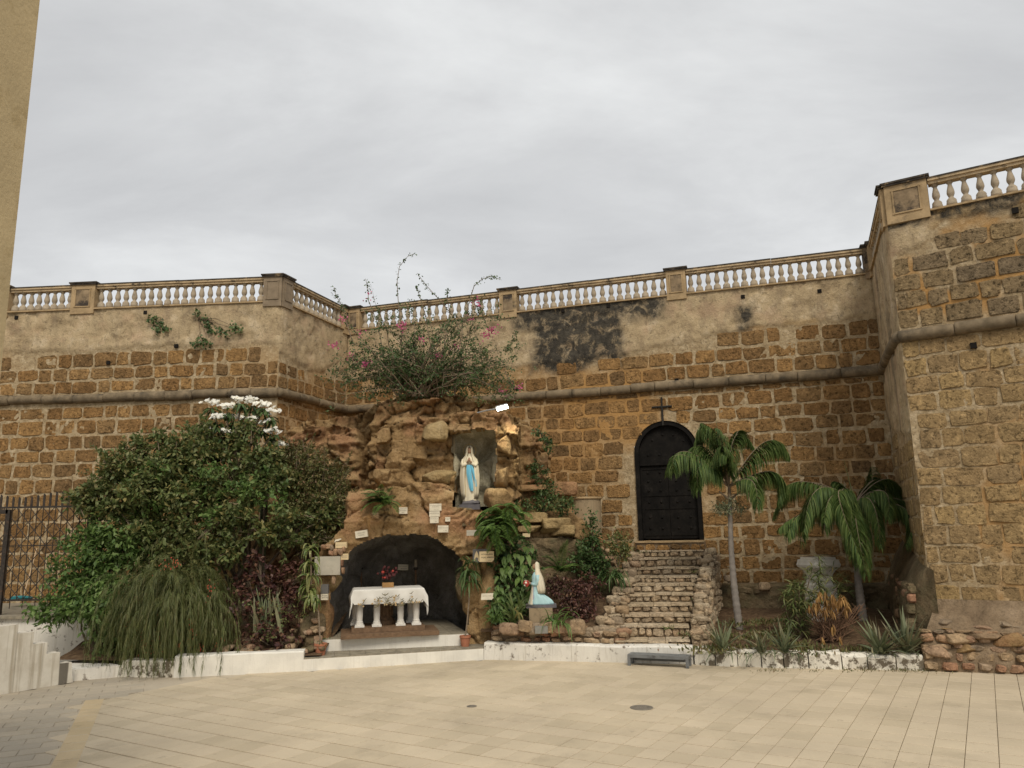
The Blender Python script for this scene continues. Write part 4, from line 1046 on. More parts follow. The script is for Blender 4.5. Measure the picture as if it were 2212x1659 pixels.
for c, V, F, q in rubble_face(CW.P(s0, 0, .42), CW.P(s1, 0, .42), .3, zt - .03, CW.n, .2, (.2, .5), 897, 0, (.03, .08)):
    if q < .55: mk('footing_stone', V, F, M['rockm'], f2, at=c)
for x0, y0, x1, y1 in ((1565, 1243, 1585, 1256), (1640, 1258, 1662, 1275), (1720, 1258, 1745, 1268)): boulder(x0, y0, x1, y1, 17.4, .5, 'rubble', .2, name='loose_stone', parent=f2, n=4)
f3 = thing('wall_footing', 'crumbling rubble buttress in the corner beside the flank', 'footing', tuple(W['rflank'].P(1.6, 0, .2)))
WF = W['rflank']; V = []
for j in range(22):
    for i in range(40):
        s = .1 + (WF.L + .25) * i / 39; z = .25 + (1.75 - .45 * (i / 39)) * j / 21; t = j / 21; o = .1 * fbm(np.array([s * 3]), np.array([z * 3.]), 0, 98, 4)[0]
        V.append(WF.P(s, z, ((.42 + o) * (1 - t ** 3) + .05) * min(1, (39 - i) / 4) - .05))
id_ = np.arange(40 * 22).reshape(22, 40)
mk('buttress_core', V, np.stack([id_[:-1, :-1], id_[:-1, 1:], id_[1:, 1:], id_[1:, :-1]], -1).reshape(-1, 4), M['rockm'], f3, smooth=True)
for c, V, F, q in rubble_face(WF.P(.2, 0, .40), WF.P(WF.L + .2, 0, .40), .3, 1.3, WF.n, .2, (.2, .42), 899, .12, (.03, .09)): mk('buttress_stone', V, F, M['rubble_red'] if q < .3 else M['rockm'], f3, at=c)

# ------------------------------------------------------------------ terraces right of the grotto
tr = thing('planted_terrace', 'stepped rock terrace of rough-cast ledges right of the grotto', 'terrace', (1.0, 17.0, 0))
def relief_panel(name, poly, Y, mat, parent, seed, amp=.1, lean=.05, thick=.9, res=.04):
    xz = polyXZ(poly, Y); xs = [p[0] for p in xz]; zs = [p[1] for p in xz]
    X, Z = np.meshgrid(np.arange(min(xs) - .1, max(xs) + .1, res), np.arange(min(zs) - .1, max(zs) + .1, res))
    m = inpoly(X + .05 * fbm(X * 3, Z * 3, 0, seed, 3), Z + .05 * fbm(X * 3, Z * 3, 5, seed, 3), xz)
    c1, b1 = voronoi2(X * 1.6, Z * 2.6, seed + 3)
    y = Y + lean * (Z - min(zs)) - amp * fbm(X * 2, Z * 2, 0, seed + 1, 5) - amp * .8 * (c1 - .5) + amp * .7 * np.exp(-(b1 / .06) ** 2)
    y = np.where(m, y, Y + thick); V = np.stack([X, y, Z], -1).reshape(-1, 3); id_ = np.arange(X.size).reshape(X.shape)
    F = np.stack([id_[:-1, :-1], id_[:-1, 1:], id_[1:, 1:], id_[1:, :-1]], -1).reshape(-1, 4)
    F = F[m.ravel()[F].any(1)]; used = np.unique(F); rem = -np.ones(len(V), int); rem[used] = np.arange(len(used))
    return mk(name, V[used], rem[F], M[mat], parent, smooth=True)
relief_panel('rough_wall', [(1090, 1400), (1095, 1158), (1240, 1160), (1330, 1200), (1345, 1300), (1290, 1400)], 16.75, 'rockm', tr, 811, .08)
relief_panel('upper_ledge', [(1100, 1165), (1105, 1108), (1240, 1105), (1330, 1185), (1330, 1210), (1240, 1165)], 17.0, 'rock', tr, 812, .07)
relief_panel('back_ledge', [(1100, 1110), (1108, 1046), (1180, 1044), (1215, 1040), (1240, 1060), (1240, 1110)], 17.6, 'rock', tr, 813, .08)
boulder(1105, 1048, 1180, 1062, 17.3, .7, 'rock', .5, name='ledge_slab', parent=tr); boulder(1195, 1042, 1245, 1070, 17.6, .8, 'rock', .4, name='ledge_slab', parent=tr)
for x0, y0, x1, y1 in ((1120, 1108, 1180, 1128), (1165, 1120, 1230, 1142), (1120, 1135, 1170, 1150), (1190, 1135, 1240, 1158), (1170, 1128, 1235, 1150)): boulder(x0, y0, x1, y1, 16.9, .75, 'rocky', .4, name='ledge_slab', parent=tr)
for k in range(26):
    x, y = RNG.uniform(1225, 1330), RNG.uniform(1165, 1225)
    if y < 1150 + (x - 1225) * .35: continue
    boulder(x, y, x + RNG.uniform(8, 16), y + RNG.uniform(7, 13), 16.75 + RNG.uniform(-.05, .1), .5, 'rubble', .2, name='loose_stone', parent=tr, n=4)
M['stainplaster'] = paint_white('stained_plaster', (.33, .25, .155), .6, (.54, .68), (.13, .105, .065), 3)
cy, w_, h_ = pxbox(1233, 1074, 1304, 1195, 17.5); R_ = w_ / 2
col = thing('plaster_drum', 'half-round plastered drum with a flat rim against the wall left of the door', 'planter', (cy[0], 17.9, cy[2] - h_ / 2))
MB().lathe((cy[0], 17.9, cy[2] - h_ / 2 - .5), [(R_ * 1.0, 0), (R_, h_ + .46)], 28).obj('drum', M['stainplaster'], col, smooth=False)
MB().lathe((cy[0], 17.9, cy[2] + h_ / 2 - .04), [(R_ * 1.0, 0), (R_ * 1.08, .01), (R_ * 1.10, .035), (R_ * 1.06, .05), (.01, .052)], 28).obj('rim', M['pier'], col)

# ------------------------------------------------------------------ left terrace, stairs, parapet, fence
ZT = .9
ter = thing('left_terrace', 'raised terrace with a plain white front wall under the iron fence', 'terrace', (-10.5, 15.6, 0))
slab('deck', [(-17, 15.46), (-8.0, 15.46), (-7.6, 18.9), (-17, 19.2)], .0, ZT, M['tread'], ter)
slab('front_wall', [(-17, 15.38), (-8.15, 15.38), (-8.15, 15.45), (-17, 15.45)], .0, ZT - .03, M['white'], ter)
slab('coping', [(-17, 15.30), (-8.1, 15.30), (-8.1, 15.62), (-17, 15.62)], ZT - .03, ZT + .02, M['tread'], ter)
p0, p1 = at_z(0, 1501, 0), at_z(157.4, 1474, 0); pn = nrm_of(p0, p1); pu = (p1 - p0) / np.linalg.norm(p1 - p0)
def onp(x, y): return at_plane(x, y, p0, pn)
tops = [(157.4, 1429.7), (131.6, 1408.6), (101.8, 1388), (70.8, 1365), (34.7, 1349.6)]
pts = [p1]; 
zs = [onp(*t)[2] for t in tops]; xs = [onp(x, 1400) for x, _ in tops]
for k in range(5):
    e = xs[k].copy(); pts.append(np.array([e[0], e[1], zs[k]])); nx = xs[k + 1] if k < 4 else p0 - pu * 2.2
    pts.append(np.array([nx[0], nx[1], zs[k]]))
pts.append(np.array([*(p0 - pu * 2.2)[:2], 0]))
par = thing('stepped_parapet', 'stained white stair parapet stepping down beside the iron fence', 'parapet', tuple(p0))
def streak_mat():
    t = NT('streaked_whitewash', .88, .2)
    c = t.ramp(t.noise(4, 4, .6), [(.3, (.56, .51, .42)), (.65, (.70, .66, .57))])
    c = t.mix(t.rng(t.noise(3.3, 5, .6, vec=t.mapv((3.2, 3.2, .12))), .52, .66, 0, .6), c, (.30, .245, .165))
    c = t.mix(t.rng(t.noise(2.1, 3, .55, vec=t.mapv((2.6, 2.6, .05), loc=(.8, 0, 0))), .60, .65, 0, .85), c, (.085, .072, .055))
    return t.done(c, t.bump(t.noise(45, 4, .6), .4, .012))
M['streak'] = streak_mat()
MB().prism(pts, -pn * .2).obj('parapet_wall', M['streak'], par)
st2 = thing('terrace_stairs', 'grey cement stairs rising behind the stepped parapet', 'staircase', tuple(p1))
stp = at_z(262, 1461, 0)
for k in range(5):
    o = -pu * (.40 * k) - pu * .0; z0_, z1_ = 0, .18 * (k + 1)
    if k == 0: q = [p1 - pn * .21, stp, stp - pn * 1.2 + pu * .1, p1 - pn * 1.6]
    else: q = [p1 + o - pn * .205, p1 + o - pn * 1.45, p1 + o - pu * 2 - pn * 1.45, p1 + o - pu * 2 - pn * .205]
    slab('step', q, -.01, z1_, M['white'] if k == 0 else M['tread'], st2)
FY = 15.75
M['fence'] = plain('dark_fence_iron', (.035, .028, .022), .65, .5, 25, .3, 60, .35, (.10, .055, .03), (.55, .7), 9)
def fp(x, y): return at_y(x, y, FY)
fen = thing('iron_fence', 'dark iron fence with spiked bars and diamond lattice on the left terrace', 'fence', tuple(fp(100, 1320)))
fzt, fzb, fz0 = fp(0, 1097)[2], fp(60, 1296)[2], ZT
fx0, fx1 = fp(-90, 1200)[0], fp(216, 1200)[0]; fpst = fp(196, 1200)[0]; fgt = fp(13, 1200)[0]
for zz in (fzt, fzb): MB().box(((fx0 + fx1 + .9) / 2, FY, zz), (fx1 + .9 - fx0, .035, .035)).obj('rail', M['fence'], fen)
for zz in (fp(0, 1180)[2],): MB().box(((fx0 + fx1) / 2, FY + .01, zz), (fx1 - fx0, .008, .02)).obj('thin_rail', M['fence'], fen)
x = fx0; k = 0
while x < fx1 + .8:
    MB().tube([(x, FY, fzb - (.16 if k % 2 else 0)), (x, FY, fzt)], .009, 5).obj('bar', M['fence'], fen)
    hh = .26 + .05 * math.sin(k * .5)
    MB().prism([(x - .022, FY - .006, fzt), (x + .022, FY - .006, fzt), (x + .022, FY - .006, fzt + hh - .03), (x - .005, FY - .006, fzt + hh), (x - .022, FY - .006, fzt + hh - .02)], (0, .012, 0)).obj('spike', M['fence'], fen)
    x += .125; k += 1
span = .265; hgt = fzt - fzb; run = hgt * .86
for sg in (-1, 1):
    x = fx0 - run
    while x < fx1 + .8 + run:
        xa, xb = (x, x + run) if sg > 0 else (x + run, x); za, zb = fzb, fzt
        lo, hi = fx0, fx1 + .8
        t0, t1 = 0., 1.
        d = xb - xa
        for lim, s in ((lo, 1), (hi, -1)):
            t = (lim - xa) / d
            if (d > 0) == (s > 0): t0 = max(t0, t)
            else: t1 = min(t1, t)
        if t1 - t0 > .03:
            MB().tube([(xa + d * t0, FY + .012 * sg, za + (zb - za) * t0), (xa + d * t1, FY + .012 * sg, za + (zb - za) * t1)], .0085, 4).obj('lattice_bar', M['fence'], fen)
        x += span
MB().box((fpst, FY, (fzt + fz0) / 2), (.075, .075, fzt - fz0 + .02)).obj('post', M['fence'], fen)
MB().box((fpst - .1, FY, (fzt + fz0) / 2), (.03, .05, fzt - fz0)).obj('post', M['fence'], fen)
gt = MB(); gt.box((fgt, FY - .05, (fzt + fz0) / 2 - .02), (.085, .06, fzt - fz0 - .04)); gt.box((fgt - .45, FY - .05, fzt - .08), (.9, .06, .085)); gt.obj('gate_frame', M['fence'], fen)
mp = thing('mop', 'wooden mop with a turquoise head leaning behind the iron fence', 'mop', tuple(at_y(48, 1290, 17.8)))
M['stick'] = plain('bare_wood', (.50, .36, .22), .7, .2, 20, .1); M['teal'] = plain('turquoise_cloth', (.04, .22, .24), .8, .3, 20, .3)
MB().tube([at_y(80, 1184, 18.3), at_y(52, 1284, 17.7)], .014, 6).obj('handle', M['stick'], mp)
V, F = rock_geo(at_y(48, 1291, 17.6), (.42, .3, .10), 77, .3, .3, 8); mk('head', V, F, M['teal'], mp, smooth=True)

# ------------------------------------------------------------------ ochre building at the left edge
M['ochre'] = plain('ochre_stucco', (.60, .47, .265), .92, .10, 2.2, .5, 30, .15, (.42, .31, .15), (.56, .75), 3)
ec = at_y(40, 440, 4.6)
bld = thing('ochre_building', 'plain ochre stucco building corner closing the view on the left', 'building', (ec[0] - 1, 3.4, 0))
MB().prism([(ec[0], 4.6, -.01), (ec[0], 1.2, -.01), (ec[0] - 4, 1.2, -.01), (ec[0] - 4, 4.6, -.01)], (0, 0, 7.6)).obj('stucco_wall', M['ochre'], bld)
MB().prism([(ec[0] + .12, 4.72, 7.59), (ec[0] + .12, 1.08, 7.59), (ec[0] - 4.12, 1.08, 7.59), (ec[0] - 4.12, 4.72, 7.59)], (0, 0, .2)).obj('cornice', M['ochre'], bld)
# ------------------------------------------------------------------ plaques
M['marble'] = plain('white_marble', (.66, .60, .47), .55, .12, 6, .05, 60, .4, (.45, .37, .25), (.6, .8), 5)
M['marblegrey'] = plain('grey_marble', (.42, .385, .31), .6, .12, 4, .05, 60, .4, (.30, .26, .2), (.55, .75), 6)
M['slate'] = plain('grey_slate', (.12, .115, .11), .7, .2, 6, .1, 60, .3)
M['cream'] = plain('cream_stone', (.62, .49, .29), .6, .08, 5, .05, 60, .3)
M['ink'] = plain('engraved_ink', (.05, .045, .04), .7, .1, 5, 0)
M['inkpale'] = plain('worn_engraving', (.30, .27, .22), .7, .1, 5, 0)
def text_obj(txt, c, size, mat, parent, ux=np.array([1., 0, 0]), nrm=np.array([0, -1., 0]), tilt=0., width=None):
    cu = bpy.data.curves.new('text', 'FONT'); cu.body = txt; cu.align_x = 'CENTER'; cu.align_y = 'CENTER'; cu.size = size; cu.resolution_u = 2; cu.space_line = 1.15
    o = bpy.data.objects.new('text', cu); COL.objects.link(o); bpy.context.view_layer.update()
    me = bpy.data.meshes.new_from_object(o); bpy.data.objects.remove(o)
    n = len(me.vertices); co = np.zeros(n * 3); me.vertices.foreach_get('co', co); co = co.reshape(-1, 3)
    if width and n: co[:, :2] *= min(1.0, width / max(1e-6, np.ptp(co[:, 0])))
    fs = [list(p.vertices) for p in me.polygons]; bpy.data.meshes.remove(me)
    ct, st_ = math.cos(tilt), math.sin(tilt); x = co[:, 0] * ct - co[:, 1] * st_; y = co[:, 0] * st_ + co[:, 1] * ct
    V = np.array(c) + np.outer(x, ux) + np.outer(y, [0, 0, 1.]) + nrm * .0025
    return mk('lettering', V, fs, mat, parent)
def plaque(x0, y0, x1, y1, label, lines=None, mat='marble', Y=None, tilt=0., ink='inkpale', th=.022, chip=False, cut=False, size=None, align=0., group=None):
    yy = Y or 15.4
    for _ in range(3):
        c, w, h = pxbox(x0, y0, x1, y1, yy)
        if Y is None: yy = min(ysurf(c[0], c[2], .45 * max(w, h)), ysurf(c[0], c[2], .2 * w)) - .012
    t = thing('plaque', label, 'plaque', (c[0], yy, c[2] - h / 2), group)
    ct, st_ = math.cos(tilt), math.sin(tilt)
    P2 = [(-w / 2, -h / 2), (w / 2, -h / 2), (w / 2, h / 2), (-w / 2, h / 2)]
    if cut: P2 = [(-w / 2, -h / 2), (w / 2 - .04, -h / 2), (w / 2, -h / 2 + .035), (w / 2, h / 2), (-w / 2, h / 2)]
    if chip: P2 = [(-w / 2, -h / 2), (w / 2 - .03, -h / 2), (w / 2 - .02, -h / 2 + .02), (w / 2, -h / 2 + .03), (w / 2 - .015, 0), (w / 2, h / 2), (-w / 2 + .01, h / 2 - .005), (-w / 2 + .005, 0)]
    pts = [(c[0] + a * ct - b * st_, yy - th, c[2] + a * st_ + b * ct) for a, b in P2]
    MB().prism(pts, (0, th + .05, 0)).obj('tablet', M[mat], t)
    if lines:
        for txt, fx, fz, sz in lines:
            text_obj(txt, (c[0] + fx * w * ct - fz * h * st_, yy - th - .001, c[2] + fx * w * st_ + fz * h * ct), sz * h, M[ink], t, tilt=tilt, width=w * .9)
    return t
plaque(862, 1096, 880, 1110, 'white plaque alone beside the fern over the arch', [('GRACIAS\nSEÑORA\nMIA', 0, 0, .26)])
plaque(928, 1088, 953.5, 1103.5, 'topmost and largest white plaque of the column over the arch', [('A NUESTRA SEÑORA\nDE LOURDES', 0, .15, .22), ('F. M. 1971', .1, -.32, .17)])
plaque(927.5, 1104.5, 950, 1116, 'second white plaque of the column over the arch, faintly lettered', [('GRACIAS SEÑORA', 0, .1, .22)])
plaque(929, 1117, 947.5, 1130, 'third and lowest plaque of the column, cream with a pale corner', [('GRACIAS POR TU', 0, .22, .2), ('1963', .2, -.25, .2)])
plaque(962, 1117, 972.5, 1126.5, 'smallest square white plaque beside the mossy rock under the niche', [('GRACIAS\nMARIA', 0, .1, .28)])
plaque(946, 1135, 968.5, 1150, 'white plaque with one long line of lettering right over the arch crown', [('GRACIAS MADRE MIA', 0, .15, .2), ('A. 1958', .2, -.25, .16)], tilt=-.02)
plaque(1008, 1145, 1033, 1157, 'pale grey plaque half covered by the hanging fern', [('GRACIAS A LA VIRGEN', 0, .15, .24)], 'marblegrey', 15.35)
plaque(768, 1146, 794, 1161, 'crooked white plaque under the dry grass tuft', [('GRACIAS\nMADRE', 0, 0, .26)], tilt=.14)
plaque(725, 1171, 749, 1184, 'pinkish plaque above the red stones', [('GRACIAS MADRE MIA', 0, 0, .24)], 'cream', 15.0)
plaque(737, 1196, 752.5, 1209, 'small cream plaque right of the big blank slab', [('GRACIAS\nSEÑORA', 0, 0, .24)], 'cream', 14.98)
plaque(680, 1202, 735, 1242, 'large blank grey marble slab left of the cave mouth', None, 'marblegrey', 14.92)
plaque(693.5, 1283, 708.5, 1296, 'small white plaque with dark lettering under the slate on the left pillar', [('MADRE\nGRACIAS', .08, .05, .28)], 'marble', 14.86, ink='ink')
plaque(673, 1285, 688.5, 1295.5, 'small blank white plaque behind the leaves of the potted shrub', None, 'marble', 14.88)
plaque(693.5, 1262, 709.5, 1282, 'small dark slate tablet on the left pillar of the cave', None, 'slate', 14.88)
pb = plaque(1021.5, 1186, 1053, 1214.5, 'grey slate carrying a cream pointed arch shape beside the cave', None, 'slate', 15.30)
c, w, h = pxbox(1024, 1190, 1035, 1212, 15.27)
ogv = [(-.5, -.5), (-.45, -.12), (-.3, .2), (0, .5), (.3, .2), (.45, -.12), (.5, -.5), (.3, -.5), (.28, -.2), (0, -.12), (-.25, -.2), (-.3, -.5)]
MB().prism([(c[0] + a * w, 15.272, c[2] + b * h) for a, b in ogv], (0, .02, 0)).obj('pointed_arch', M['cream'], pb)
plaque(1035.5, 1191, 1067, 1213.5, 'cream plaque with two bold lines of lettering and a cut corner', [('HOGAR', -.13, .22, .2), ('DE', .14, .2, .12), ('SAN', .3, .22, .2), ('HIJAS', -.2, -.08, .2), ('DE', .07, -.09, .12), ('MARIA', .27, -.08, .2), ('JUNIO 49', .25, -.36, .11)], 'cream', 15.24, ink='ink', cut=True)
plaque(1039, 1281.5, 1066, 1295.5, 'chipped white plaque low on the right pillar', [('GRACIAS MARIA', 0, .1, .2)], 'marble', 15.17, chip=True)
plaque(860, 1219.5, 881.5, 1231.5, 'white framed plaque on the dark back wall of the cave', [('GRACIAS MADRE MIA', 0, .2, .24), ('FAMILIA RUIZ', .1, -.2, .2)], 'marble', 17.15, ink='ink', tilt=-.04)
plaque(1129, 1152, 1145, 1160, 'cream plaque peeping out behind the hanging creeper', None, 'cream', 16.45)
sh = MB().prism([at_y(x, y, 15.0) for x, y in ((722, 1172), (724, 1166), (736, 1163), (737, 1165), (730, 1169), (726, 1169))], (0, .03, 0)).obj('broken_shard', M['marble']); tag(sh, 'broken white shard leaning above the pinkish plaque', 'stone')

# ------------------------------------------------------------------ statues
M['robe'] = plain('cream_painted_plaster', (.68, .61, .46), .5, .06, 8, .06, 40, .35, (.42, .35, .22), (.6, .8), 9)
M['blue'] = plain('sky_blue_paint', (.14, .42, .58), .5, .08, 9, .06, 40, .35)
M['aqua'] = plain('aqua_paint', (.40, .60, .62), .5, .10, 9, .06, 40, .35)
M['skin'] = plain('painted_skin', (.36, .22, .14), .5, .06, 9, .03, 40, .35)
M['gold'] = plain('gilt', (.50, .34, .10), .4, .1, 9, 0, spec=.5)
M['base'] = plain('dark_plaster_base', (.13, .12, .13), .6, .2, 9, .2, 30)
M['lilac'] = plain('lilac_paint', (.38, .35, .46), .55, .08, 9, .05, 40)
def draped(rings, n=40, folds=9, amp=.06, seed=1, arc=(0, 2 * math.pi), taperfold=None):
    """rings: (z, cx, cy, rx, ry); folds run down the cloth"""
    V = []; F = []; full = abs(arc[1] - arc[0]) > 6.2
    for k, (z, cx, cy, rx, ry) in enumerate(rings):
        fa = amp * (taperfold(z) if taperfold else 1)
        for i in range(n):
            a = arc[0] + (arc[1] - arc[0]) * i / (n if full else n - 1)
            f = 1 + fa * (math.sin(folds * a + seed + z * 1.5) * .6 + math.sin((folds * 1.7) * a + seed * 3 - z * 2) * .4)
            V.append((cx + rx * f * math.cos(a), cy + ry * f * math.sin(a), z))
    m = n if full else n - 1
    for k in range(len(rings) - 1):
        for i in range(m):
            j = (i + 1) % n; F.append((k * n + i, k * n + j, (k + 1) * n + j, (k + 1) * n + i))
    if full: F.append(tuple(range(n))[::-1]); F.append(tuple(range((len(rings) - 1) * n, len(rings) * n)))
    return V, F
def xf(V, o, s, rz=0.):
    V = np.array(V, float) * s; c, q = math.cos(rz), math.sin(rz)
    return np.stack([V[:, 0] * c - V[:, 1] * q, V[:, 0] * q + V[:, 1] * c, V[:, 2]], 1) + np.array(o)
def head_geo(c, r, face):
    """egg head with brow, nose, chin; face: unit vector it looks along"""
    V, F = _CS[12]; S = V / np.linalg.norm(V, axis=1, keepdims=True); f = np.array(face, float); f /= np.linalg.norm(f); up = np.array([0, 0, 1.]); up = up - f * up.dot(f); up /= np.linalg.norm(up); sd = np.cross(f, up)
    a, b, u = S @ f, S @ sd, S @ up
    jaw = np.clip(-u, 0, 1)
    A = a * (1 + .02 * jaw); B = b * (.80 - .20 * jaw ** 1.5); U = u * 1.22
    g = lambda x, y, w: np.exp(-((b - x) ** 2 + (u - y) ** 2) / w ** 2) * (a > 0)
    A = A + .26 * g(0, -.12, .16) + .12 * g(0, .0, .11) + .07 * g(0, -.48, .16) + .08 * g(0, -.82, .22) - .12 * g(.33, .06, .17) - .12 * g(-.33, .06, .17) + .07 * g(.36, .26, .2) + .07 * g(-.36, .26, .2)
    return np.array(c) + r * (np.outer(A, f) + np.outer(B, sd) + np.outer(U, up)), F
# standing statue in the niche (the figure faces the camera side, -Y)
c, w, h = pxbox(996, 963.5, 1033, 1085, 16.62); SH = h; so = np.array([c[0], 16.62, c[2] - h / 2])
vm = thing('standing_statue', 'white statue of a veiled praying woman with a blue sash in the niche', 'statue', tuple(so - np.array([0, 0, .16])))
V, F = draped([(0, 0, 0, .125, .10), (.03, 0, 0, .128, .10), (.15, 0, 0, .112, .092), (.35, 0, 0, .118, .092), (.52, 0, 0, .112, .085), (.64, 0, 0, .098, .075), (.72, 0, 0, .104, .075), (.79, 0, 0, .085, .06), (.825, 0, 0, .035, .035), (.87, 0, 0, .028, .03)], 48, 8, .07, 1, taperfold=lambda z: max(.1, 1 - z * 1.1))
mk('robe', xf(V, so, SH), F, M['robe'], vm, smooth=True)
# mantle: open shell round back and sides, hooding the head
mr = [(.06, 0, .02, .135, .115), (.16, 0, .02, .150, .12), (.32, 0, .02, .166, .125), (.48, 0, .015, .166, .122), (.6, 0, .01, .156, .115), (.70, 0, .01, .142, .105), (.77, 0, .01, .115, .092), (.82, 0, .012, .078, .072), (.87, 0, .012, .060, .062), (.93, 0, .012, .058, .062), (.965, 0, .014, .050, .052), (.99, 0, .016, .028, .03), (1.0, 0, .016, .004, .004)]
V, F = draped(mr, 44, 7, .045, 2, (math.radians(-58), math.radians(238)), taperfold=lambda z: 1.3 if z < .6 else .5)
mo = mk('mantle', xf(V, so, SH), F, M['robe'], vm, smooth=True)
sl = mo.modifiers.new('thick', 'SOLIDIFY'); sl.thickness = .018 * SH; sl.offset = 0
V, F = head_geo(so + np.array([0, -.012, .912]) * np.array([SH, SH, SH]), .046 * SH, (0, -1, .12)); mk('head', V, F, M['skin'], vm, smooth=True)
for s in (-1, 1):
    b = MB().tube([so + SH * np.array(p) for p in ((.105 * s, -.01, .76), (.125 * s, -.03, .68), (.10 * s, -.075, .645), (.045 * s, -.105, .69))], [.035 * SH, .040 * SH, .040 * SH, .026 * SH], 10).obj('sleeve', M['robe'], vm, smooth=True)
    hb = MB().tube([so + SH * np.array(p) for p in ((.045 * s, -.105, .69), (.016 * s, -.118, .72), (.008 * s, -.118, .755), (.006 * s, -.112, .785))], [.017 * SH, .018 * SH, .013 * SH, .004 * SH], 8)
    for k in range(4): hb.tube([so + SH * np.array(p) for p in ((.010 * s, -.126 + .006 * k, .74), (.008 * s, -.122 + .005 * k, .782 - .004 * abs(k - 1.5)))], .0045 * SH, 5)
    hb.tube([so + SH * np.array(p) for p in ((.02 * s, -.13, .715), (.006 * s, -.137, .75))], .006 * SH, 5)
    hb.obj('praying_hand', M['skin'], vm, smooth=True)
def ribbon(path, wid, th, n=5, off=(0, -1, 0)):
    """cloth band following path, gently bulged"""
    V = []; F = []
    for k, p in enumerate(path):
        for i in range(n):
            t = i / (n - 1) - .5; V.append(np.array(p) + np.array([t * wid[k], 0, 0]) + np.array(off) * (th * (1 - (2 * t) ** 2) + .006 * math.sin(i * 2.3 + k * .4)))
    for k in range(len(path) - 1):
        for i in range(n - 1): F.append((k * n + i, k * n + i + 1, (k + 1) * n + i + 1, (k + 1) * n + i))
    return V, F
def bandpath(zs, xs, ys): return [so + SH * np.array([x, y, z]) for z, x, y in zip(zs, xs, ys)]
V, F = ribbon(bandpath([.655, .6, .5, .38, .27, .19], [-.003, -.01, -.004, .015, .032, .045], [-.088, -.094, -.1, -.102, -.102, -.10]), [.085 * SH, .085 * SH, .09 * SH, .085 * SH, .075 * SH, .05 * SH], .016 * SH, 7); mk('sash', V, F, M['blue'], vm, smooth=True)
V, F = ribbon(bandpath([.655, .58, .48, .38, .30, .27], [.03, .055, .08, .1, .108, .11], [-.085, -.09, -.088, -.08, -.075, -.075]), [.05 * SH, .05 * SH, .05 * SH, .05 * SH, .04 * SH, .03 * SH], .016 * SH, 6); mk('sash', V, F, M['blue'], vm, smooth=True)
rb = MB()
for k in range(40):
    t = k / 39; p = so + SH * np.array([-.07 + .005 * math.sin(t * 9), -.10 - .012 * math.sin(t * 3), .66 - .56 * t]); rb.lathe(p, [(.0035, -.005), (.007, 0), (.0035, .005)], 5)
rb.obj('rosary', M['gold'], vm)
ring = [so + SH * np.array([.115 * math.cos(a), .07, .925 + .115 * math.sin(a)]) for a in np.linspace(0, 2 * math.pi, 33)]
MB().tube(ring, .004, 5).obj('halo', M['gold'], vm)
V, F = rock_geo(so + np.array([0, 0, -.015]), (.34 * SH, .30 * SH, .12 * SH), 62, .5, .2, 8); mk('rocky_foot', V, F, M['base'], vm)
MB().box(so + np.array([0, 0, -.105]), (.36 * SH, .32 * SH, .11)).obj('plinth', M['base'], vm)
V, F = rock_geo(so + np.array([.01, -.105 * SH, .012 * SH]), (.05 * SH, .05 * SH, .03 * SH), 3, .2, .05, 4); mk('foot', V, F, M['skin'], vm, smooth=True)

# kneeling statue, looking left
KY = 15.2
c, w, h = pxbox(1140, 1213.5, 1192, 1305, KY); KH = h; ko = np.array([at_y(1160, 1300, KY)[0], KY, c[2] - h / 2])
kn = thing('kneeling_statue', 'kneeling veiled statue in aqua and cream holding a red bouquet', 'statue', tuple(ko - np.array([0, 0, .05])))
V, F = draped([(0, .10, 0, .30, .17), (.03, .10, 0, .305, .17), (.10, .09, 0, .27, .165), (.17, .06, 0, .21, .15), (.24, .01, 0, .145, .135), (.36, -.01, 0, .112, .12), (.48, -.01, 0, .098, .115), (.58, -.015, 0, .10, .125), (.68, -.005, 0, .098, .135), (.74, .0, 0, .07, .09), (.77, .0, 0, .035, .04), (.84, -.01, 0, .032, .036)], 48, 10, .055, 4, taperfold=lambda z: max(.1, 1 - 1.6 * z))
mk('dress', xf(V, ko, KH), F, M['aqua'], kn, smooth=True)
V, F = draped([(.005, -.06, 0, .155, .135), (.12, -.055, 0, .125, .12), (.25, -.05, 0, .095, .105), (.38, -.04, 0, .088, .095), (.5, -.03, 0, .086, .092)], 24, 7, .06, 5, (math.radians(108), math.radians(252))); ap = mk('apron', xf(V, ko, KH), F, M['robe'], kn, smooth=True)
V, F = draped([(.02, -.045, 0, .150, .135), (.25, -.04, 0, .105, .115), (.5, -.03, 0, .095, .105)], 8, 3, .03, 5, (math.radians(238), math.radians(262))); mk('lilac_sash', xf(V, ko, KH), F, M['lilac'], kn, smooth=True)
vr = [(.26, .085, 0, .115, .15), (.36, .075, 0, .13, .165), (.5, .055, 0, .13, .165), (.62, .035, 0, .122, .158), (.72, .02, 0, .095, .125), (.79, .012, 0, .075, .085), (.86, .008, 0, .068, .074), (.93, .008, 0, .066, .07), (.97, .008, 0, .052, .055), (.995, .01, 0, .022, .024), (1.0, .01, 0, .003, .003)]
V, F = draped(vr, 40, 8, .05, 6, (math.radians(-118), math.radians(118)), taperfold=lambda z: 1.3 if z < .7 else .4)
vo = mk('veil', xf(V, ko, KH), F, M['robe'], kn, smooth=True); sl = vo.modifiers.new('thick', 'SOLIDIFY'); sl.thickness = .012 * KH; sl.offset = 0
V, F = head_geo(ko + KH * np.array([-.025, 0, .885]), .064 * KH, (-1, -.06, .28)); mk('head', V, F, M['skin'], kn, smooth=True)
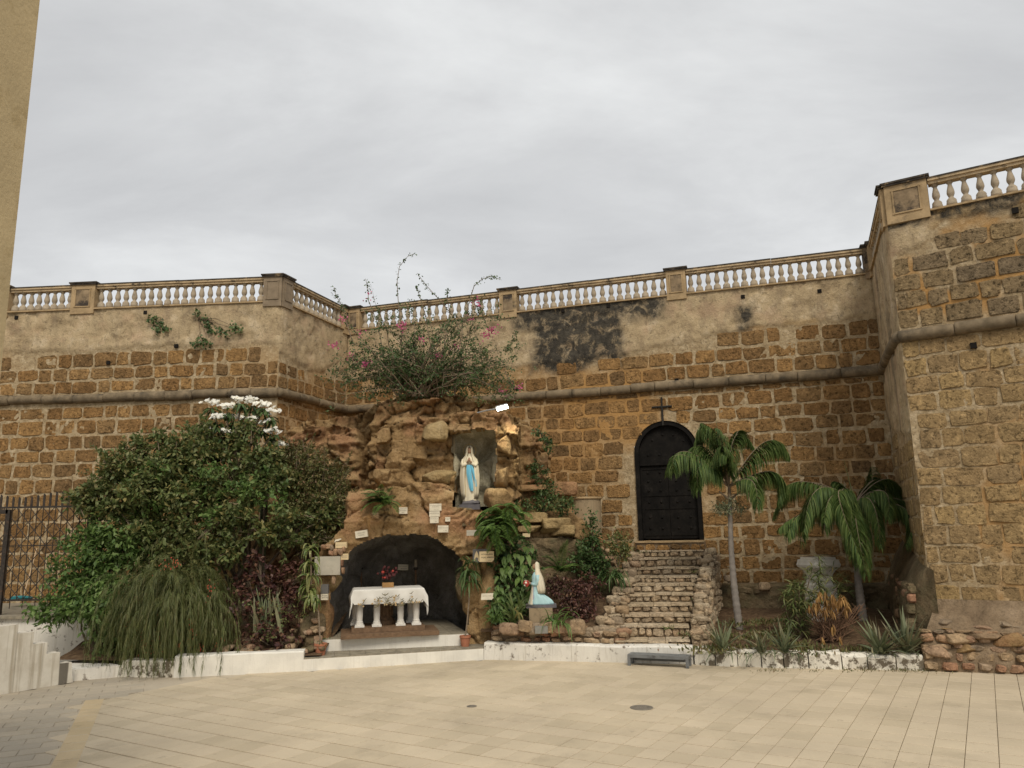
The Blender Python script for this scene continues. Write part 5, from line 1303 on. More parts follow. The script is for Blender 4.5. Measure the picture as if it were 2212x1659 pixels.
for s in (-1, 1):
    MB().tube([ko + KH * np.array(p) for p in ((.02, .115 * s, .69), (.03, .135 * s, .58), (.0, .125 * s, .475), (-.06, .09 * s, .468), (-.13, .05 * s, .49))], [.05 * KH, .05 * KH, .048 * KH, .042 * KH, .03 * KH], 10).obj('sleeve', M['aqua'], kn, smooth=True)
    hb = MB().tube([ko + KH * np.array(p) for p in ((-.13, .05 * s, .49), (-.165, .035 * s, .50), (-.19, .025 * s, .505))], [.022 * KH, .024 * KH, .012 * KH], 8)
    for k in range(4): hb.tube([ko + KH * np.array(p) for p in ((-.18, .03 * s, .49 + .01 * k), (-.205, .02 * s, .493 + .01 * k), (-.212, .0, .498 + .008 * k))], .006 * KH, 5)
    hb.tube([ko + KH * np.array(p) for p in ((-.16, .03 * s, .525), (-.19, .01 * s, .535))], .007 * KH, 5)
    hb.obj('hand', M['skin'], kn, smooth=True)
MB().prism([ko + np.array([a, b, -.055]) for a, b in ((-.27 * KH, -.2 * KH), (.46 * KH, -.2 * KH), (.46 * KH, .2 * KH), (-.27 * KH, .2 * KH))], (0, 0, .055)).obj('base', M['base'], kn)
M['petal_red'] = plain('red_petals', (.42, .06, .045), .7, .3, 30, .2); M['petal_white'] = plain('white_petals', (.75, .68, .58), .7, .1, 30, .1); M['petal_dark'] = plain('dark_red_petals', (.075, .02, .02), .8, .4, 30, .2)
bo = thing('bouquet', 'bunch of red and white artificial flowers in the hands of the kneeling statue', 'flowers', tuple(ko + KH * np.array([-.23, 0, .45])))
for k in range(26):
    d = RNG.normal(0, 1, 3); d /= np.linalg.norm(d); p = ko + KH * (np.array([-.245, 0, .50]) + d * np.array([.07, .07, .075]) * RNG.uniform(.5, 1)); wh = k % 4 == 0 or (p[2] - ko[2] > .555 * KH)
    V, F = rock_geo(p, np.full(3, .055 * KH), k, .1, .5, 4); mk('flower', V, F, M['petal_white'] if wh else M['petal_red'], bo)
kp = thing('statue_pedestal', 'worn grey plastered block carrying the kneeling statue', 'pedestal', tuple(ko - np.array([0, 0, .6])))
MB().prism([ko + np.array([a, b, -.75]) for a, b in ((-.2 * KH, -.22 * KH), (.36 * KH, -.22 * KH), (.36 * KH, .22 * KH), (-.2 * KH, .22 * KH))], (0, 0, .694)).obj('block', M['stainplaster'], kp)
M['cement'] = plain('cement_block', (.23, .225, .20), .9, .15, 9, .5, 60, .1)
c, w, h = pxbox(1155.5, 1352, 1183, 1367, 14.75); tag(MB().box(c, (w, .2, h)).obj('cement_block', M['cement']), 'loose grey cement block lying on the rubble wall', 'block')
c, w, h = pxbox(1153, 1334, 1177, 1341, 15.3); tag(MB().lathe((c[0], 15.35, c[2] - .05), [(w * .32, 0), (w * .5, .06), (w * .52, .065), (w * .46, .05), (w * .3, .015)], 20).obj('saucer', plain('clay_saucer', (.20, .11, .07), .8, .2)), 'shallow brown clay saucer at the foot of the statue pedestal', 'saucer')

# ------------------------------------------------------------------ altar
ZA = .60
O = at_z(776.5, 1354.6, ZA); E_ = at_z(899, 1349, ZA); O[2] = E_[2] = 0; au = (E_ - O) / np.linalg.norm(E_ - O); an = np.array([-au[1], au[0], 0]); AL = np.linalg.norm(E_ - O)
def ap_(s, d, z): return O + au * s + an * d + np.array([0, 0, z])
alt = thing('altar_table', 'white columned altar table inside the arched cave', 'altar', tuple(ap_(AL / 2, .3, ZP2)))
M['altarwhite'] = paint_white('altar_white', (.72, .69, .63), .15, (.68, .75), (.4, .35, .3)); M['timber'] = plain('old_timber', (.17, .105, .06), .8, .3, 14, .3, 50)
ztop = at_y(840, 1268, O[1] + .5)[2]; HC = ztop - ZA - .06
cprof = [(.085, 0), (.085, .035), (.075, .04), (.075, .065), (.062, .075), (.068, .09), (.056, .11), (.062, HC * .35), (.064, HC * .55), (.056, HC * .88), (.06, HC * .9), (.07, HC * .94), (.075, HC)]
for s, d in ((0, 0), (.30 * AL, 0), (.72 * AL, 0), (AL, 0), (-.07 * AL, .42), (.93 * AL, .42)):
    q = ap_(s, d, ZA); cb = MB().lathe(q, cprof, 16); cb.box(q + np.array([0, 0, .018]), (.18, .18, .036), math.atan2(au[1], au[0])); cb.obj('column', M['altarwhite'], alt)
ang = math.atan2(au[1], au[0])
MB().box(ap_(AL / 2, .22, ZA - .045), (AL + .3, .75, .085), ang).obj('plinth_board', M['timber'], alt)
MB().box(ap_(AL / 2 + .03, .12, ZP2 + .052), (AL + .75, 1.0, .075), ang).obj('base_board', M['timber'], alt)
MB().box(ap_(AL / 2, .22, ztop - .035), (AL + .16, .6, .05), ang).obj('table_top', M['altarwhite'], alt)
pd = MB(); q = ap_(.47 * AL, .42, ZA); pd.lathe(q, [(.20, 0), (.20, .06), (.15, .10), (.13, .14), (.13, HC - .1), (.17, HC - .04), (.17, HC)], 12)
for k in range(12): a = 2 * math.pi * k / 12; pd.tube([q + np.array([.135 * math.cos(a), .135 * math.sin(a), .15]), q + np.array([.135 * math.cos(a), .135 * math.sin(a), HC - .12])], .022, 5)
pd.obj('fluted_pedestal', M['timber'], alt)
def cloth_mat():
    t = NT('white_altar_cloth', .9, .15)
    c = t.ramp(t.noise(4, 3), [(.3, (.60, .58, .53)), (.7, (.70, .68, .63))]); return t.done(c, t.bump(t.noise(200, 2), .1, .003))
M['cloth'] = cloth_mat()
cl = thing('altar_cloth', 'white embroidered cloth draped over the altar with hanging corners', 'cloth', tuple(ap_(AL / 2, .2, ztop)))
NX, NY = 60, 34; s0, s1, d0, d1 = -.13, AL + .13, -.2, .54; drop = .27; V = []
ext = .36
for j in range(NY):
    for i in range(NX):
        s = s0 - ext + (s1 - s0 + 2 * ext) * i / (NX - 1); d = d0 - drop + (d1 - d0 + drop) * j / (NY - 1)
        os_ = max(s0 - s, s - s1, 0); od = max(d0 - d, 0); z = ztop + .006 - max(os_, od) * 1.0
        if os_ > 0 and od > 0: z = ztop + .006 - (os_ + od) * .82
        wave = .022 * math.sin(s * 11 + d * 3) * min(1, max(os_, od) * 5)
        ss = min(max(s, s0 - .06 * min(1, os_ * 6)), s1 + .06 * min(1, os_ * 6)); dd = max(d, d0 - .02 * min(1, od * 6))
        V.append(ap_(ss + (wave if os_ > 0 else 0), dd - (wave if od > 0 else 0) - (.05 * od if os_ > 0 else 0), z))
id_ = np.arange(NX * NY).reshape(NY, NX)
mk('cloth', V, np.stack([id_[:-1, :-1], id_[:-1, 1:], id_[1:, 1:], id_[1:, :-1]], -1).reshape(-1, 4), M['cloth'], cl, smooth=True)
emb = MB(); rg = np.random.default_rng(5)
def frontp(s, dz): return ap_(s, d0 - .075, ztop - dz)
for k in range(34):
    s = rg.uniform(s0 + .12, s1 - .12); dz = .25 + .05 * math.sin(k) if k < 22 else rg.uniform(.06, .22)
    if k >= 22: s = AL / 2 + rg.normal(0, .22)
    L = rg.uniform(.06, .13); a = rg.uniform(-.6, .6)
    pts = [frontp(s + L * t * math.cos(a) , dz + L * (t * math.sin(a) + .25 * math.sin(t * 5))) for t in (0, .25, .5, .75, 1)]
    emb.tube(pts, [.003, .006, .009, .006, .003], 5)
emb.obj('embroidery', plain('green_embroidery', (.17, .15, .09), .8, .5, 30, 0), cl, kind='stuff')
em2 = MB()
for k in range(26):
    s = AL / 2 + rg.normal(0, .20) if k < 16 else rg.uniform(s0 + .1, s1 - .1); p = frontp(s, rg.uniform(.12, .30) if k < 16 else .25)
    V = [p + .028 * rg.uniform(.5, 1) * (au * math.cos(a) + np.array([0, 0, 1]) * math.sin(a)) for a in np.linspace(0, 2 * math.pi, 6, False)]; em2.add(V, [tuple(range(6))])
em2.obj('embroidered_petals', plain('gold_embroidery', (.44, .32, .17), .8, .4, 30, 0), cl, kind='stuff')
fv = thing('flower_box', 'small wooden box of dark red flowers on the altar', 'flowers', tuple(ap_(.52 * AL, .2, ztop)))
q = ap_(.5 * AL, .2, ztop + .055); MB().box(q, (.22, .14, .09), ang).obj('box', plain('varnished_wood', (.34, .19, .07), .5, .2), fv)
for k in range(34):
    p = q + np.array([rg.normal(0, .075), rg.normal(0, .05), .10 + abs(rg.normal(.09, .09))]); V, F = rock_geo(p, np.full(3, rg.uniform(.04, .075)), k + 40, .1, .5, 3); mk('flower', V, F, M['petal_red'] if k % 9 == 0 else M['petal_dark'], fv)
for px, lab in ((780, 'dark candle stand left behind the altar'), (898, 'dark candle stand right behind the altar')):
    p = at_y(px, 1260, 16.95); cs_ = thing('candle_stand', lab, 'candle stand', (p[0], p[1], ZP2)); zt_ = at_y(px, 1211, 16.95)[2]
    MB().tube([(p[0], p[1], ZP2), (p[0], p[1], zt_ - .18)], .022, 8).obj('pole', M['timber'], cs_); MB().lathe((p[0], p[1], zt_ - .2), [(.02, 0), (.05, .02), (.055, .05), (.03, .06)], 10).obj('cup', M['fence'], cs_)
    MB().lathe((p[0], p[1], zt_ - .14), [(.03, 0), (.03, .16), (.01, .17)], 10).obj('candle', plain('aged_wax', (.32, .27, .2), .6, .2), cs_)

# ------------------------------------------------------------------ floodlight over the niche (lit)
lp = thing('floodlight', 'lit rectangular floodlight on the rock above the niche', 'lamp', tuple(at_y(1070, 890, 15.85)))
M['alu'] = plain('grey_aluminium', (.30, .30, .30), .45, .1, 10, 0, spec=.5)
la, lb = at_y(1030, 892, 16.05), at_y(1073, 883, 15.82)
MB().tube([la, la + (lb - la) * .5 + np.array([0, 0, .01]), lb], .014, 8).obj('arm', M['alu'], lp)
hc = at_y(1085, 881, 15.78); hx_ = np.array([.92, -.1, .22]); hx_ /= np.linalg.norm(hx_); hn = np.array([-.25, -.36, -.90]); hn -= hx_ * hx_.dot(hn); hn /= np.linalg.norm(hn); hy_ = np.cross(hn, hx_)
def hb_(a, b, t): return hc + hx_ * a + hy_ * b + hn * t
MB().prism([hb_(a, b, -.035) for a, b in ((-.125, -.07), (.125, -.07), (.125, .07), (-.125, .07))], hn * .03).obj('housing', M['alu'], lp)
em = bpy.data.materials.new('lit_lamp_glass'); em.use_nodes = True; nt = em.node_tree; nt.nodes.clear(); o_ = nt.nodes.new('ShaderNodeOutputMaterial'); e_ = nt.nodes.new('ShaderNodeEmission'); e_.inputs[0].default_value = (1, .97, .80, 1); e_.inputs[1].default_value = 14; nt.links.new(e_.outputs[0], o_.inputs[0])
MB().prism([hb_(a, b, -.004) for a, b in ((-.115, -.06), (.115, -.06), (.115, .06), (-.115, .06))], hn * .012).obj('glass', em, lp)
sp = bpy.data.lights.new('floodlight_beam', 'AREA'); sp.energy = 14; sp.shape = 'RECTANGLE'; sp.size = .22; sp.size_y = .17; sp.color = (1, .96, .72)
spo = bpy.data.objects.new('floodlight_beam', sp); COL.objects.link(spo); spo.location = hb_(0, 0, .02) - BASE[lp.name]; spo.rotation_euler = Vector(hn).to_track_quat('-Z', 'Y').to_euler(); spo.parent = lp

# ------------------------------------------------------------------ bench, pots, pedestal
M['benchm'] = plain('grey_galvanised_steel', (.16, .165, .165), .55, .2, 8, .1, 50, .4, (.07, .07, .068), (.55, .7), 9)
ba, bb_ = at_z(1356, 1438, 0), at_z(1488, 1444.5, 0); ba[2] = bb_[2] = 0; bu = (bb_ - ba) / np.linalg.norm(bb_ - ba); bn = nrm_of(ba, bb_); BL = np.linalg.norm(bb_ - ba)
bw_ = .28; bh = at_plane(1420, 1416.5, ba, bn)[2]
be = thing('bench', 'low grey steel bench standing against the white kerb', 'bench', tuple(ba + bu * BL / 2))
def bp(s, d, z): return ba + bu * s - bn * d + np.array([0, 0, z])
MB().prism([bp(0, 0, bh - .05), bp(BL, 0, bh - .05), bp(BL, bw_, bh - .05), bp(0, bw_, bh - .05)], (0, 0, .05)).obj('seat', M['benchm'], be)
for s, k in ((.0, 1), (BL, -1)):
    for d in (.0, bw_ - .045): MB().prism([bp(s, d, 0), bp(s + .05 * k, d, 0), bp(s + .05 * k, d + .045, 0), bp(s, d + .045, 0)], (0, 0, bh - .05)).obj('leg', M['benchm'], be)
MB().prism([bp(.06, bw_ - .03, .06), bp(BL - .06, bw_ - .03, .06), bp(BL - .06, bw_ - .01, .06), bp(.06, bw_ - .01, .06)], (0, 0, .05)).obj('stretcher', M['benchm'], be)
M['terracotta'] = plain('terracotta', (.40, .165, .095), .85, .15, 7, .15, 50, .15, (.42, .26, .19), (.62, .8), 7)
def pot(px, py, r, h, label):
    p = at_z(px, py, ZP1 + .012); t = thing('flower_pot', label, 'pot', tuple(p))
    MB().lathe(p, [(r * .70, 0), (r * .93, h * .80), (r * .93, h * .8)], 24).obj('body', M['terracotta'], t, smooth=False)
    MB().lathe(p + np.array([0, 0, h * .78]), [(r * .98, 0), (r * 1.03, h * .02), (r * 1.03, h * .2), (r * .92, h * .21), (r * .88, h * .12)], 24, caps=False).obj('rim', M['terracotta'], t)
    MB().lathe(p + np.array([0, 0, h * .7]), [(r * .88, 0), (r * .88, h * .14), (.005, h * .17)], 20).obj('soil', M['soil'], t)
    return p
POT1 = pot(692, 1415, .115, .21, 'terracotta pot at the left end of the cave steps'); POT2 = pot(1005, 1396, .105, .20, 'terracotta pot at the right end of the cave steps')
M['whitestone'] = plain('whitewashed_stone', (.66, .63, .56), .85, .15, 5, .3, 40, .2, (.40, .36, .3), (.55, .75), 5)
c, w, h = pxbox(1738, 1203, 1803, 1300, 16.2); pw_ = w / 2 * 1.414
pe = thing('baroque_pedestal', 'old white moulded stone pedestal half hidden by the oleander', 'pedestal', (c[0], 16.2, .3))
zz = c[2] + h / 2
pts_ = [(.72, -1.5), (.72, -.62), (.60, -.58), (.58, -.40), (.72, -.30), (.95, -.22), (1.0, -.17), (.95, -.12), (.93, -.06), (.80, -.05), (.78, 0.0)]
V = []; F = []
for r, z in pts_:
    for k in range(4): a = math.pi / 4 + k * math.pi / 2 + .25; V.append((c[0] + pw_ * r * math.cos(a), 16.2 + pw_ * r * math.sin(a), zz + z * .9))
for k in range(len(pts_) - 1):
    for i in range(4): F.append((k * 4 + i, k * 4 + (i + 1) % 4, k * 4 + 4 + (i + 1) % 4, k * 4 + 4 + i))
F.append(tuple(range(len(V) - 4, len(V)))); mk('moulded_shaft', V, F, M['whitestone'], pe)
# ------------------------------------------------------------------ foliage
def leaf_mat(name, stops, trans=.22, rough=.5, spec=.35, vein=None):
    t = NT(name, rough, spec); v = t.attr('v')
    c = t.ramp(v, stops); c = t.mul(c, t.rng(t.noise(3, 3), .3, .7, .8, 1.2))
    if vein: c = t.mix(t.rng(t.noise(30, 3, .6), .56, .62, 0, .8), c, vein)
    t.done(c)
    tr = t.t.nodes.new('ShaderNodeBsdfTranslucent'); t.link(c, tr.inputs[0]); mx = t.t.nodes.new('ShaderNodeMixShader'); mx.inputs[0].default_value = trans
    t.link(t.b.outputs[0], mx.inputs[1]); t.link(tr.outputs[0], mx.inputs[2]); t.link(mx.outputs[0], t.out.inputs[0])
    return t.m
G = lambda *s: [(i / (len(s) - 1), c) for i, c in enumerate(s)]
M['lf_mid'] = leaf_mat('mid_green_leaves', G((.075, .105, .032), (.115, .155, .048), (.155, .19, .065), (.205, .225, .09), (.27, .22, .075)), .3)
M['lf_dark'] = leaf_mat('dark_green_leaves', G((0.034, 0.071, 0.021), (0.056, 0.105, 0.031), (0.084, 0.136, 0.043), (0.122, 0.170, 0.058)))
M['lf_olive'] = leaf_mat('olive_leaves', G((0.063, 0.077, 0.022), (0.105, 0.119, 0.036), (0.147, 0.147, 0.049), (0.196, 0.168, 0.063), (0.238, 0.140, 0.084)))
M['lf_bright'] = leaf_mat('bright_green_leaves', G((0.057, 0.109, 0.025), (0.098, 0.167, 0.040), (0.138, 0.218, 0.057), (0.184, 0.253, 0.081)), .3)
M['lf_fern'] = leaf_mat('fern_fronds', G((.09, .16, .035), (.13, .21, .05), (.18, .27, .07)), .35)
M['lf_broom'] = leaf_mat('broom_stems', G((.065, .085, .024), (.095, .115, .034), (.13, .145, .045), (.16, .14, .055)), .15)
M['lf_var'] = leaf_mat('variegated_leaves', G((.06, .105, .022), (.10, .155, .035), (.17, .21, .06), (.30, .30, .12)), .25, .4, .4, (.42, .40, .16))
M['lf_red'] = leaf_mat('dark_red_leaves', G((0.053, 0.021, 0.021), (0.083, 0.033, 0.027), (0.120, 0.053, 0.038), (0.165, 0.090, 0.053)), .15)
M['lf_dry'] = leaf_mat('dry_leaves', G((.22, .12, .04), (.32, .18, .065), (.40, .24, .09), (.18, .10, .045)), .2, .8, .1)
M['lf_agave'] = leaf_mat('grey_green_succulent', G((0.098, 0.121, 0.063), (0.138, 0.161, 0.086), (0.178, 0.196, 0.109), (0.230, 0.196, 0.115)), .05, .55, .3)
M['lf_palm'] = leaf_mat('palm_leaflets', G((0.035, 0.069, 0.019), (0.064, 0.107, 0.027), (0.097, 0.144, 0.037), (0.137, 0.178, 0.051)), .2, .55, .2)
M['lf_white'] = leaf_mat('white_flowers', G((.78, .77, .70), (.85, .84, .78), (.80, .76, .62)), .25, .6, .2)
M['lf_pink'] = leaf_mat('pink_bracts', G((.55, .09, .22), (.68, .15, .30), (.60, .22, .30)), .3, .6, .2)
M['lf_coral'] = leaf_mat('coral_flowers', G((.48, .08, .05), (.58, .14, .08)), .25, .6, .2)
M['bark'] = plain('grey_brown_bark', (.15, .115, .08), .9, .3, 20, .5, 50, .1)
M['twig'] = plain('pale_twigs', (.22, .17, .12), .9, .25, 20, .3, 50, .1)
M['palmtrunk'] = plain('ringed_palm_trunk', (.22, .195, .17), .9, .2, 10, .4, 40, .1)

def unit(a): return a / (np.linalg.norm(a, axis=-1, keepdims=True) + 1e-9)
class Leaves:
    def __init__(s): s.V = []; s.F = []; s.A = []; s.n = 0
    def diamonds(s, P, D, N, L, W, rng):
        """flat four-point leaves: base P, axis D, facing N"""
        P = np.asarray(P, float); k = len(P); L = np.broadcast_to(L, (k,)); W = np.broadcast_to(W, (k,))
        D = unit(D); S = unit(np.cross(D, N)); m = P + D * (L * .48)[:, None]
        V = np.stack([P, m + S * W[:, None], P + D * L[:, None], m - S * W[:, None]], 1)
        V[:, 1:4:2] += (unit(np.cross(S, D)) * (W * .35)[:, None])[:, None, :]
        b = s.n + 4 * np.arange(k)[:, None]
        s.F.append(np.concatenate([b + np.array([0, 1, 2]), b + np.array([0, 2, 3])])); s.V.append(V.reshape(-1, 3)); s.A.append(np.repeat(rng.random(k), 4)); s.n += 4 * k
        return s
    def blades(s, P, D, N, L, W, rng, seg=4, droop=0., prof=(.5, 1, .9, .55, 0), fold=.3, curl=0.):
        """long leaves bending under their weight"""
        P = np.asarray(P, float); k = len(P); L = np.broadcast_to(L, (k,)).astype(float); W = np.broadcast_to(W, (k,)).astype(float); droop = np.broadcast_to(droop, (k,)).astype(float)
        D = unit(np.asarray(D, float)); S = unit(np.cross(D, N)); Vs = []
        pos = P.copy(); d = D.copy(); pr = np.interp(np.linspace(0, 1, seg + 1), np.linspace(0, 1, len(prof)), prof)
        for q in range(seg + 1):
            up = unit(np.cross(S, d)); w = (W * pr[q])[:, None]
            Vs.append(np.stack([pos - S * w + up * w * fold, pos, pos + S * w + up * w * fold], 1))
            d = unit(d + np.array([0, 0, -1.]) * (droop / seg)[:, None] * (1 + .6 * q)); pos = pos + d * (L / seg)[:, None]
        V = np.concatenate(Vs, 1); m = 3 * (seg + 1); b = s.n + m * np.arange(k)[:, None]; f = []
        for q in range(seg):
            for a in (0, 1):
                i = 3 * q + a; f += [b + np.array([i, i + 1, i + 4]), b + np.array([i, i + 4, i + 3])]
        s.F.append(np.concatenate(f)); s.V.append(V.reshape(-1, 3)); s.A.append(np.repeat(rng.random(k), m)); s.n += m * k
        return s
    def obj(s, name, mat, parent, kind=None):
        return mk(name, np.concatenate(s.V), np.concatenate(s.F), mat, parent, attrs={'v': np.concatenate(s.A)}, kind=kind)
def lobe(px, py, Y, rx, ry, dy=None):
    """picture ellipse at depth Y -> centre and radii in metres"""
    c = at_y(px, py, Y); k = Y / FPX * 1.03; return c, np.array([rx * k, (dy if dy else .8 * min(rx, ry) * k), ry * k])
def lumpy(lobes, k, seed, size=.5):
    """break big lobes into irregular smaller clumps"""
    rg = np.random.default_rng(seed); out = []
    for c, r in lobes:
        for d in unit(rg.normal(0, 1, (k, 3))): out.append((c + d * r * rg.uniform(.45, .85), r * size * rg.uniform(.6, 1.25, 3)))
    return out
def crown(lobes, dens, per, L, W, seed, up=.25, spread=.9, droop=.25, tw=.16, inner=.35):
    """clustered leaves through the volume of the lobes"""
    rg = np.random.default_rng(seed); lv = Leaves(); bases = []
    for c, r in lobes:
        area = (r[0] * r[2] + r[0] * r[1] + r[1] * r[2]); n = max(4, int(dens * area))
        d = unit(rg.normal(0, 1, (n, 3))); rad = inner + (1.04 - inner) * rg.random(n) ** .55
        lump = 1 + .28 * fbm(d[:, 0] * 2.2 + seed, d[:, 1] * 2.2, d[:, 2] * 2.2, seed, 3)
        b = c + d * r * (rad * lump)[:, None]; ax = unit(d * .8 + np.array([0, 0, up]) + rg.normal(0, .45, (n, 3))); bases.append(b)
        ntw = (rg.random(n) * .6 + .7)
        for k in range(per):
            t = (k + .5) / per; p = b + ax * (tw * ntw * (t - .3))[:, None] + rg.normal(0, .01, (n, 3))
            dr = unit(ax * .45 + spread * unit(rg.normal(0, 1, (n, 3))) + np.array([0, 0, -droop])); nn = unit(np.array([0, 0, 1.]) + rg.normal(0, .55, (n, 3)) + d * .4)
            sc = rg.uniform(.6, 1.15, n); lv.diamonds(p, dr, nn, L * sc, W * sc, rg)
    return lv, np.concatenate(bases)
def branches(root, base, targets, r0, mat, seed, name='branch', n=6, sub=None, sag=0.):
    rg = np.random.default_rng(seed); b = MB(); base = np.array(base, float)
    for t in targets:
        t = np.array(t, float); L = np.linalg.norm(t - base); pts = [base + (t - base) * f + rg.normal(0, .035 * L, 3) * (f > 0) * (f < 1) + np.array([0, 0, .10 * L * math.sin(f * math.pi) - sag * L * f * f]) for f in np.linspace(0, 1, 6)]
        b.tube(pts, [r0 * (1 - .82 * f) for f in np.linspace(0, 1, 6)], n)
        if sub is not None:
            near = sub[np.argsort(np.linalg.norm(sub - t, axis=1))[:10]]
            for q in near: b.tube([pts[4], (pts[5] + q) / 2 + rg.normal(0, .03, 3), q], [r0 * .3, r0 * .2, r0 * .1], 4)
    return b.obj(name, mat, root)
def shrub(name, label, cat, lobes, base, leaf, L, W, dens, per, seed, r0=.03, bark='bark', tw=.16, group=None, lump=0, **k):
    main = lobes; lobes = lumpy(lobes, lump, seed) if lump else lobes
    t = thing(name, label, cat, tuple(base), group); lv, bs = crown(lobes, dens, per, L, W, seed, tw=tw, **k)
    lv.obj('foliage', M[leaf], t); branches(t, base, [c for c, r in main], r0, M[bark], seed, 'stem', 6, bs); return t, bs

# ---- left-hand planting
bs_ = np.array([*at_y(330, 1380, 15.3)[:2], .45])
sh1, b1 = shrub('large_shrub', 'large rounded leafy shrub standing behind the drooping red-flowered bush', 'shrub', [lobe(265, 1035, 15.5, 62, 48), lobe(330, 985, 15.8, 60, 50), lobe(215, 1075, 15.4, 45, 40), lobe(330, 1065, 15.2, 70, 55), lobe(400, 1010, 15.6, 55, 60), lobe(420, 1085, 15.2, 60, 50), lobe(360, 1140, 15.3, 80, 45), lobe(265, 1110, 15.3, 60, 45), lobe(480, 1125, 15.2, 50, 40), lobe(300, 1170, 15.1, 70, 35), lobe(410, 1175, 15.2, 70, 35), lobe(470, 1190, 15.3, 50, 35), lobe(330, 1215, 15.2, 60, 30), lobe(430, 1225, 15.3, 60, 30)],
      bs_, 'lf_mid', .125, .033, 330, 7, 901, .035, lump=6)
lv, _ = crown(lumpy([lobe(330, 1050, 15.0, 75, 60), lobe(450, 1060, 15.1, 70, 60), lobe(560, 1060, 15.4, 60, 60)], 7, 77, .4), 90, 6, .11, .03, 908); lv.obj('young_foliage', M['lf_bright'], sh1, kind='stuff')
lv, _ = crown([lobe(240, 1030, 15.3, 55, 40), lobe(290, 1000, 15.3, 50, 35)], 120, 6, .07, .02, 902); lv.obj('dry_tips', M['lf_olive'], sh1, kind='stuff')
bt = np.array([*at_y(520, 1330, 15.9)[:2], .5])
sh2, b2 = shrub('small_tree', 'slender small tree with airy mid-green leaves under the white blossoms', 'tree', [lobe(510, 970, 16.1, 60, 45), lobe(450, 965, 16.2, 45, 40), lobe(560, 990, 16.0, 55, 45), lobe(480, 1040, 15.7, 55, 45), lobe(545, 1065, 15.6, 55, 40), lobe(600, 1050, 15.7, 45, 50), lobe(440, 1050, 15.6, 50, 45), lobe(610, 1130, 15.4, 60, 40), lobe(540, 1135, 15.3, 55, 35), lobe(660, 1120, 15.5, 45, 40)],
      bt, 'lf_mid', .125, .034, 230, 7, 905, .045, lump=5)
bd_ = np.array([*at_y(665, 1280, 16.0)[:2], .6])
sh3, b3 = shrub('dense_bush', 'dense olive bush with tiny narrow leaves beside the cave', 'bush', [lobe(660, 1020, 16.3, 55, 55), lobe(705, 1060, 16.1, 50, 55), lobe(640, 1080, 16.0, 50, 50), lobe(700, 1120, 15.8, 55, 50), lobe(650, 1150, 15.7, 60, 45), lobe(725, 1095, 15.9, 32, 50), lobe(600, 1000, 16.5, 40, 35), lobe(700, 1175, 15.6, 35, 25)],
      bd_, 'lf_olive', .085, .014, 640, 8, 911, .03, tw=.24, up=.5, lump=5)
bl_ = np.array([*at_y(200, 1395, 14.8)[:2], .3])
sh4, b4 = shrub('low_bush', 'low bright green bush spilling over the terrace wall', 'bush', [lobe(185, 1250, 15.0, 75, 40), lobe(150, 1310, 14.75, 55, 38), lobe(225, 1310, 14.7, 70, 50), lobe(250, 1200, 15.1, 65, 50), lobe(290, 1150, 15.2, 50, 40), lobe(185, 1170, 15.2, 55, 35), lobe(260, 1370, 14.6, 45, 35)],
      bl_, 'lf_bright', .13, .03, 300, 8, 921, .025, tw=.28, droop=.5, lump=5)
def sprays(t, bs, centre, n, seed, L, W, mat, nl=16):
    """loose leafy shoots that break the outline"""
    rg = np.random.default_rng(seed); d0 = unit(bs - centre); far_ = np.argsort(-np.linalg.norm(bs - centre, axis=1))[:len(bs) // 3]; tb = MB(); lv = Leaves()
    for k in rg.choice(far_, n):
        p = bs[k]; d = unit(d0[k] + np.array([0, 0, .55]) + rg.normal(0, .35, 3)); l = rg.uniform(.2, .5); pts = np.array([p - d * .25, p, p + d * l * .6 + rg.normal(0, .02, 3), p + d * l + np.array([0, 0, -.05])]); tb.tube(pts, [.007, .006, .004, .002], 4)
        f = rg.uniform(.2, 1, nl)[:, None]; q = pts[1] * (1 - f) + pts[3] * f; lv.diamonds(q, d + rg.normal(0, .9, (nl, 3)), rg.normal(0, .5, (nl, 3)) + np.array([0, 0, 1.]), L * rg.uniform(.6, 1.1, nl), W, rg)
    tb.obj('shoot_twigs', M['twig'], t, kind='stuff'); lv.obj('shoot_leaves', M[mat], t, kind='stuff')
sprays(sh1, b1, at_y(340, 1090, 15.3), 90, 906, .12, .03, 'lf_mid'); sprays(sh2, b2, at_y(530, 1060, 15.7), 80, 907, .12, .03, 'lf_mid'); sprays(sh3, b3, at_y(670, 1090, 16.0), 70, 909, .09, .013, 'lf_olive', 22)
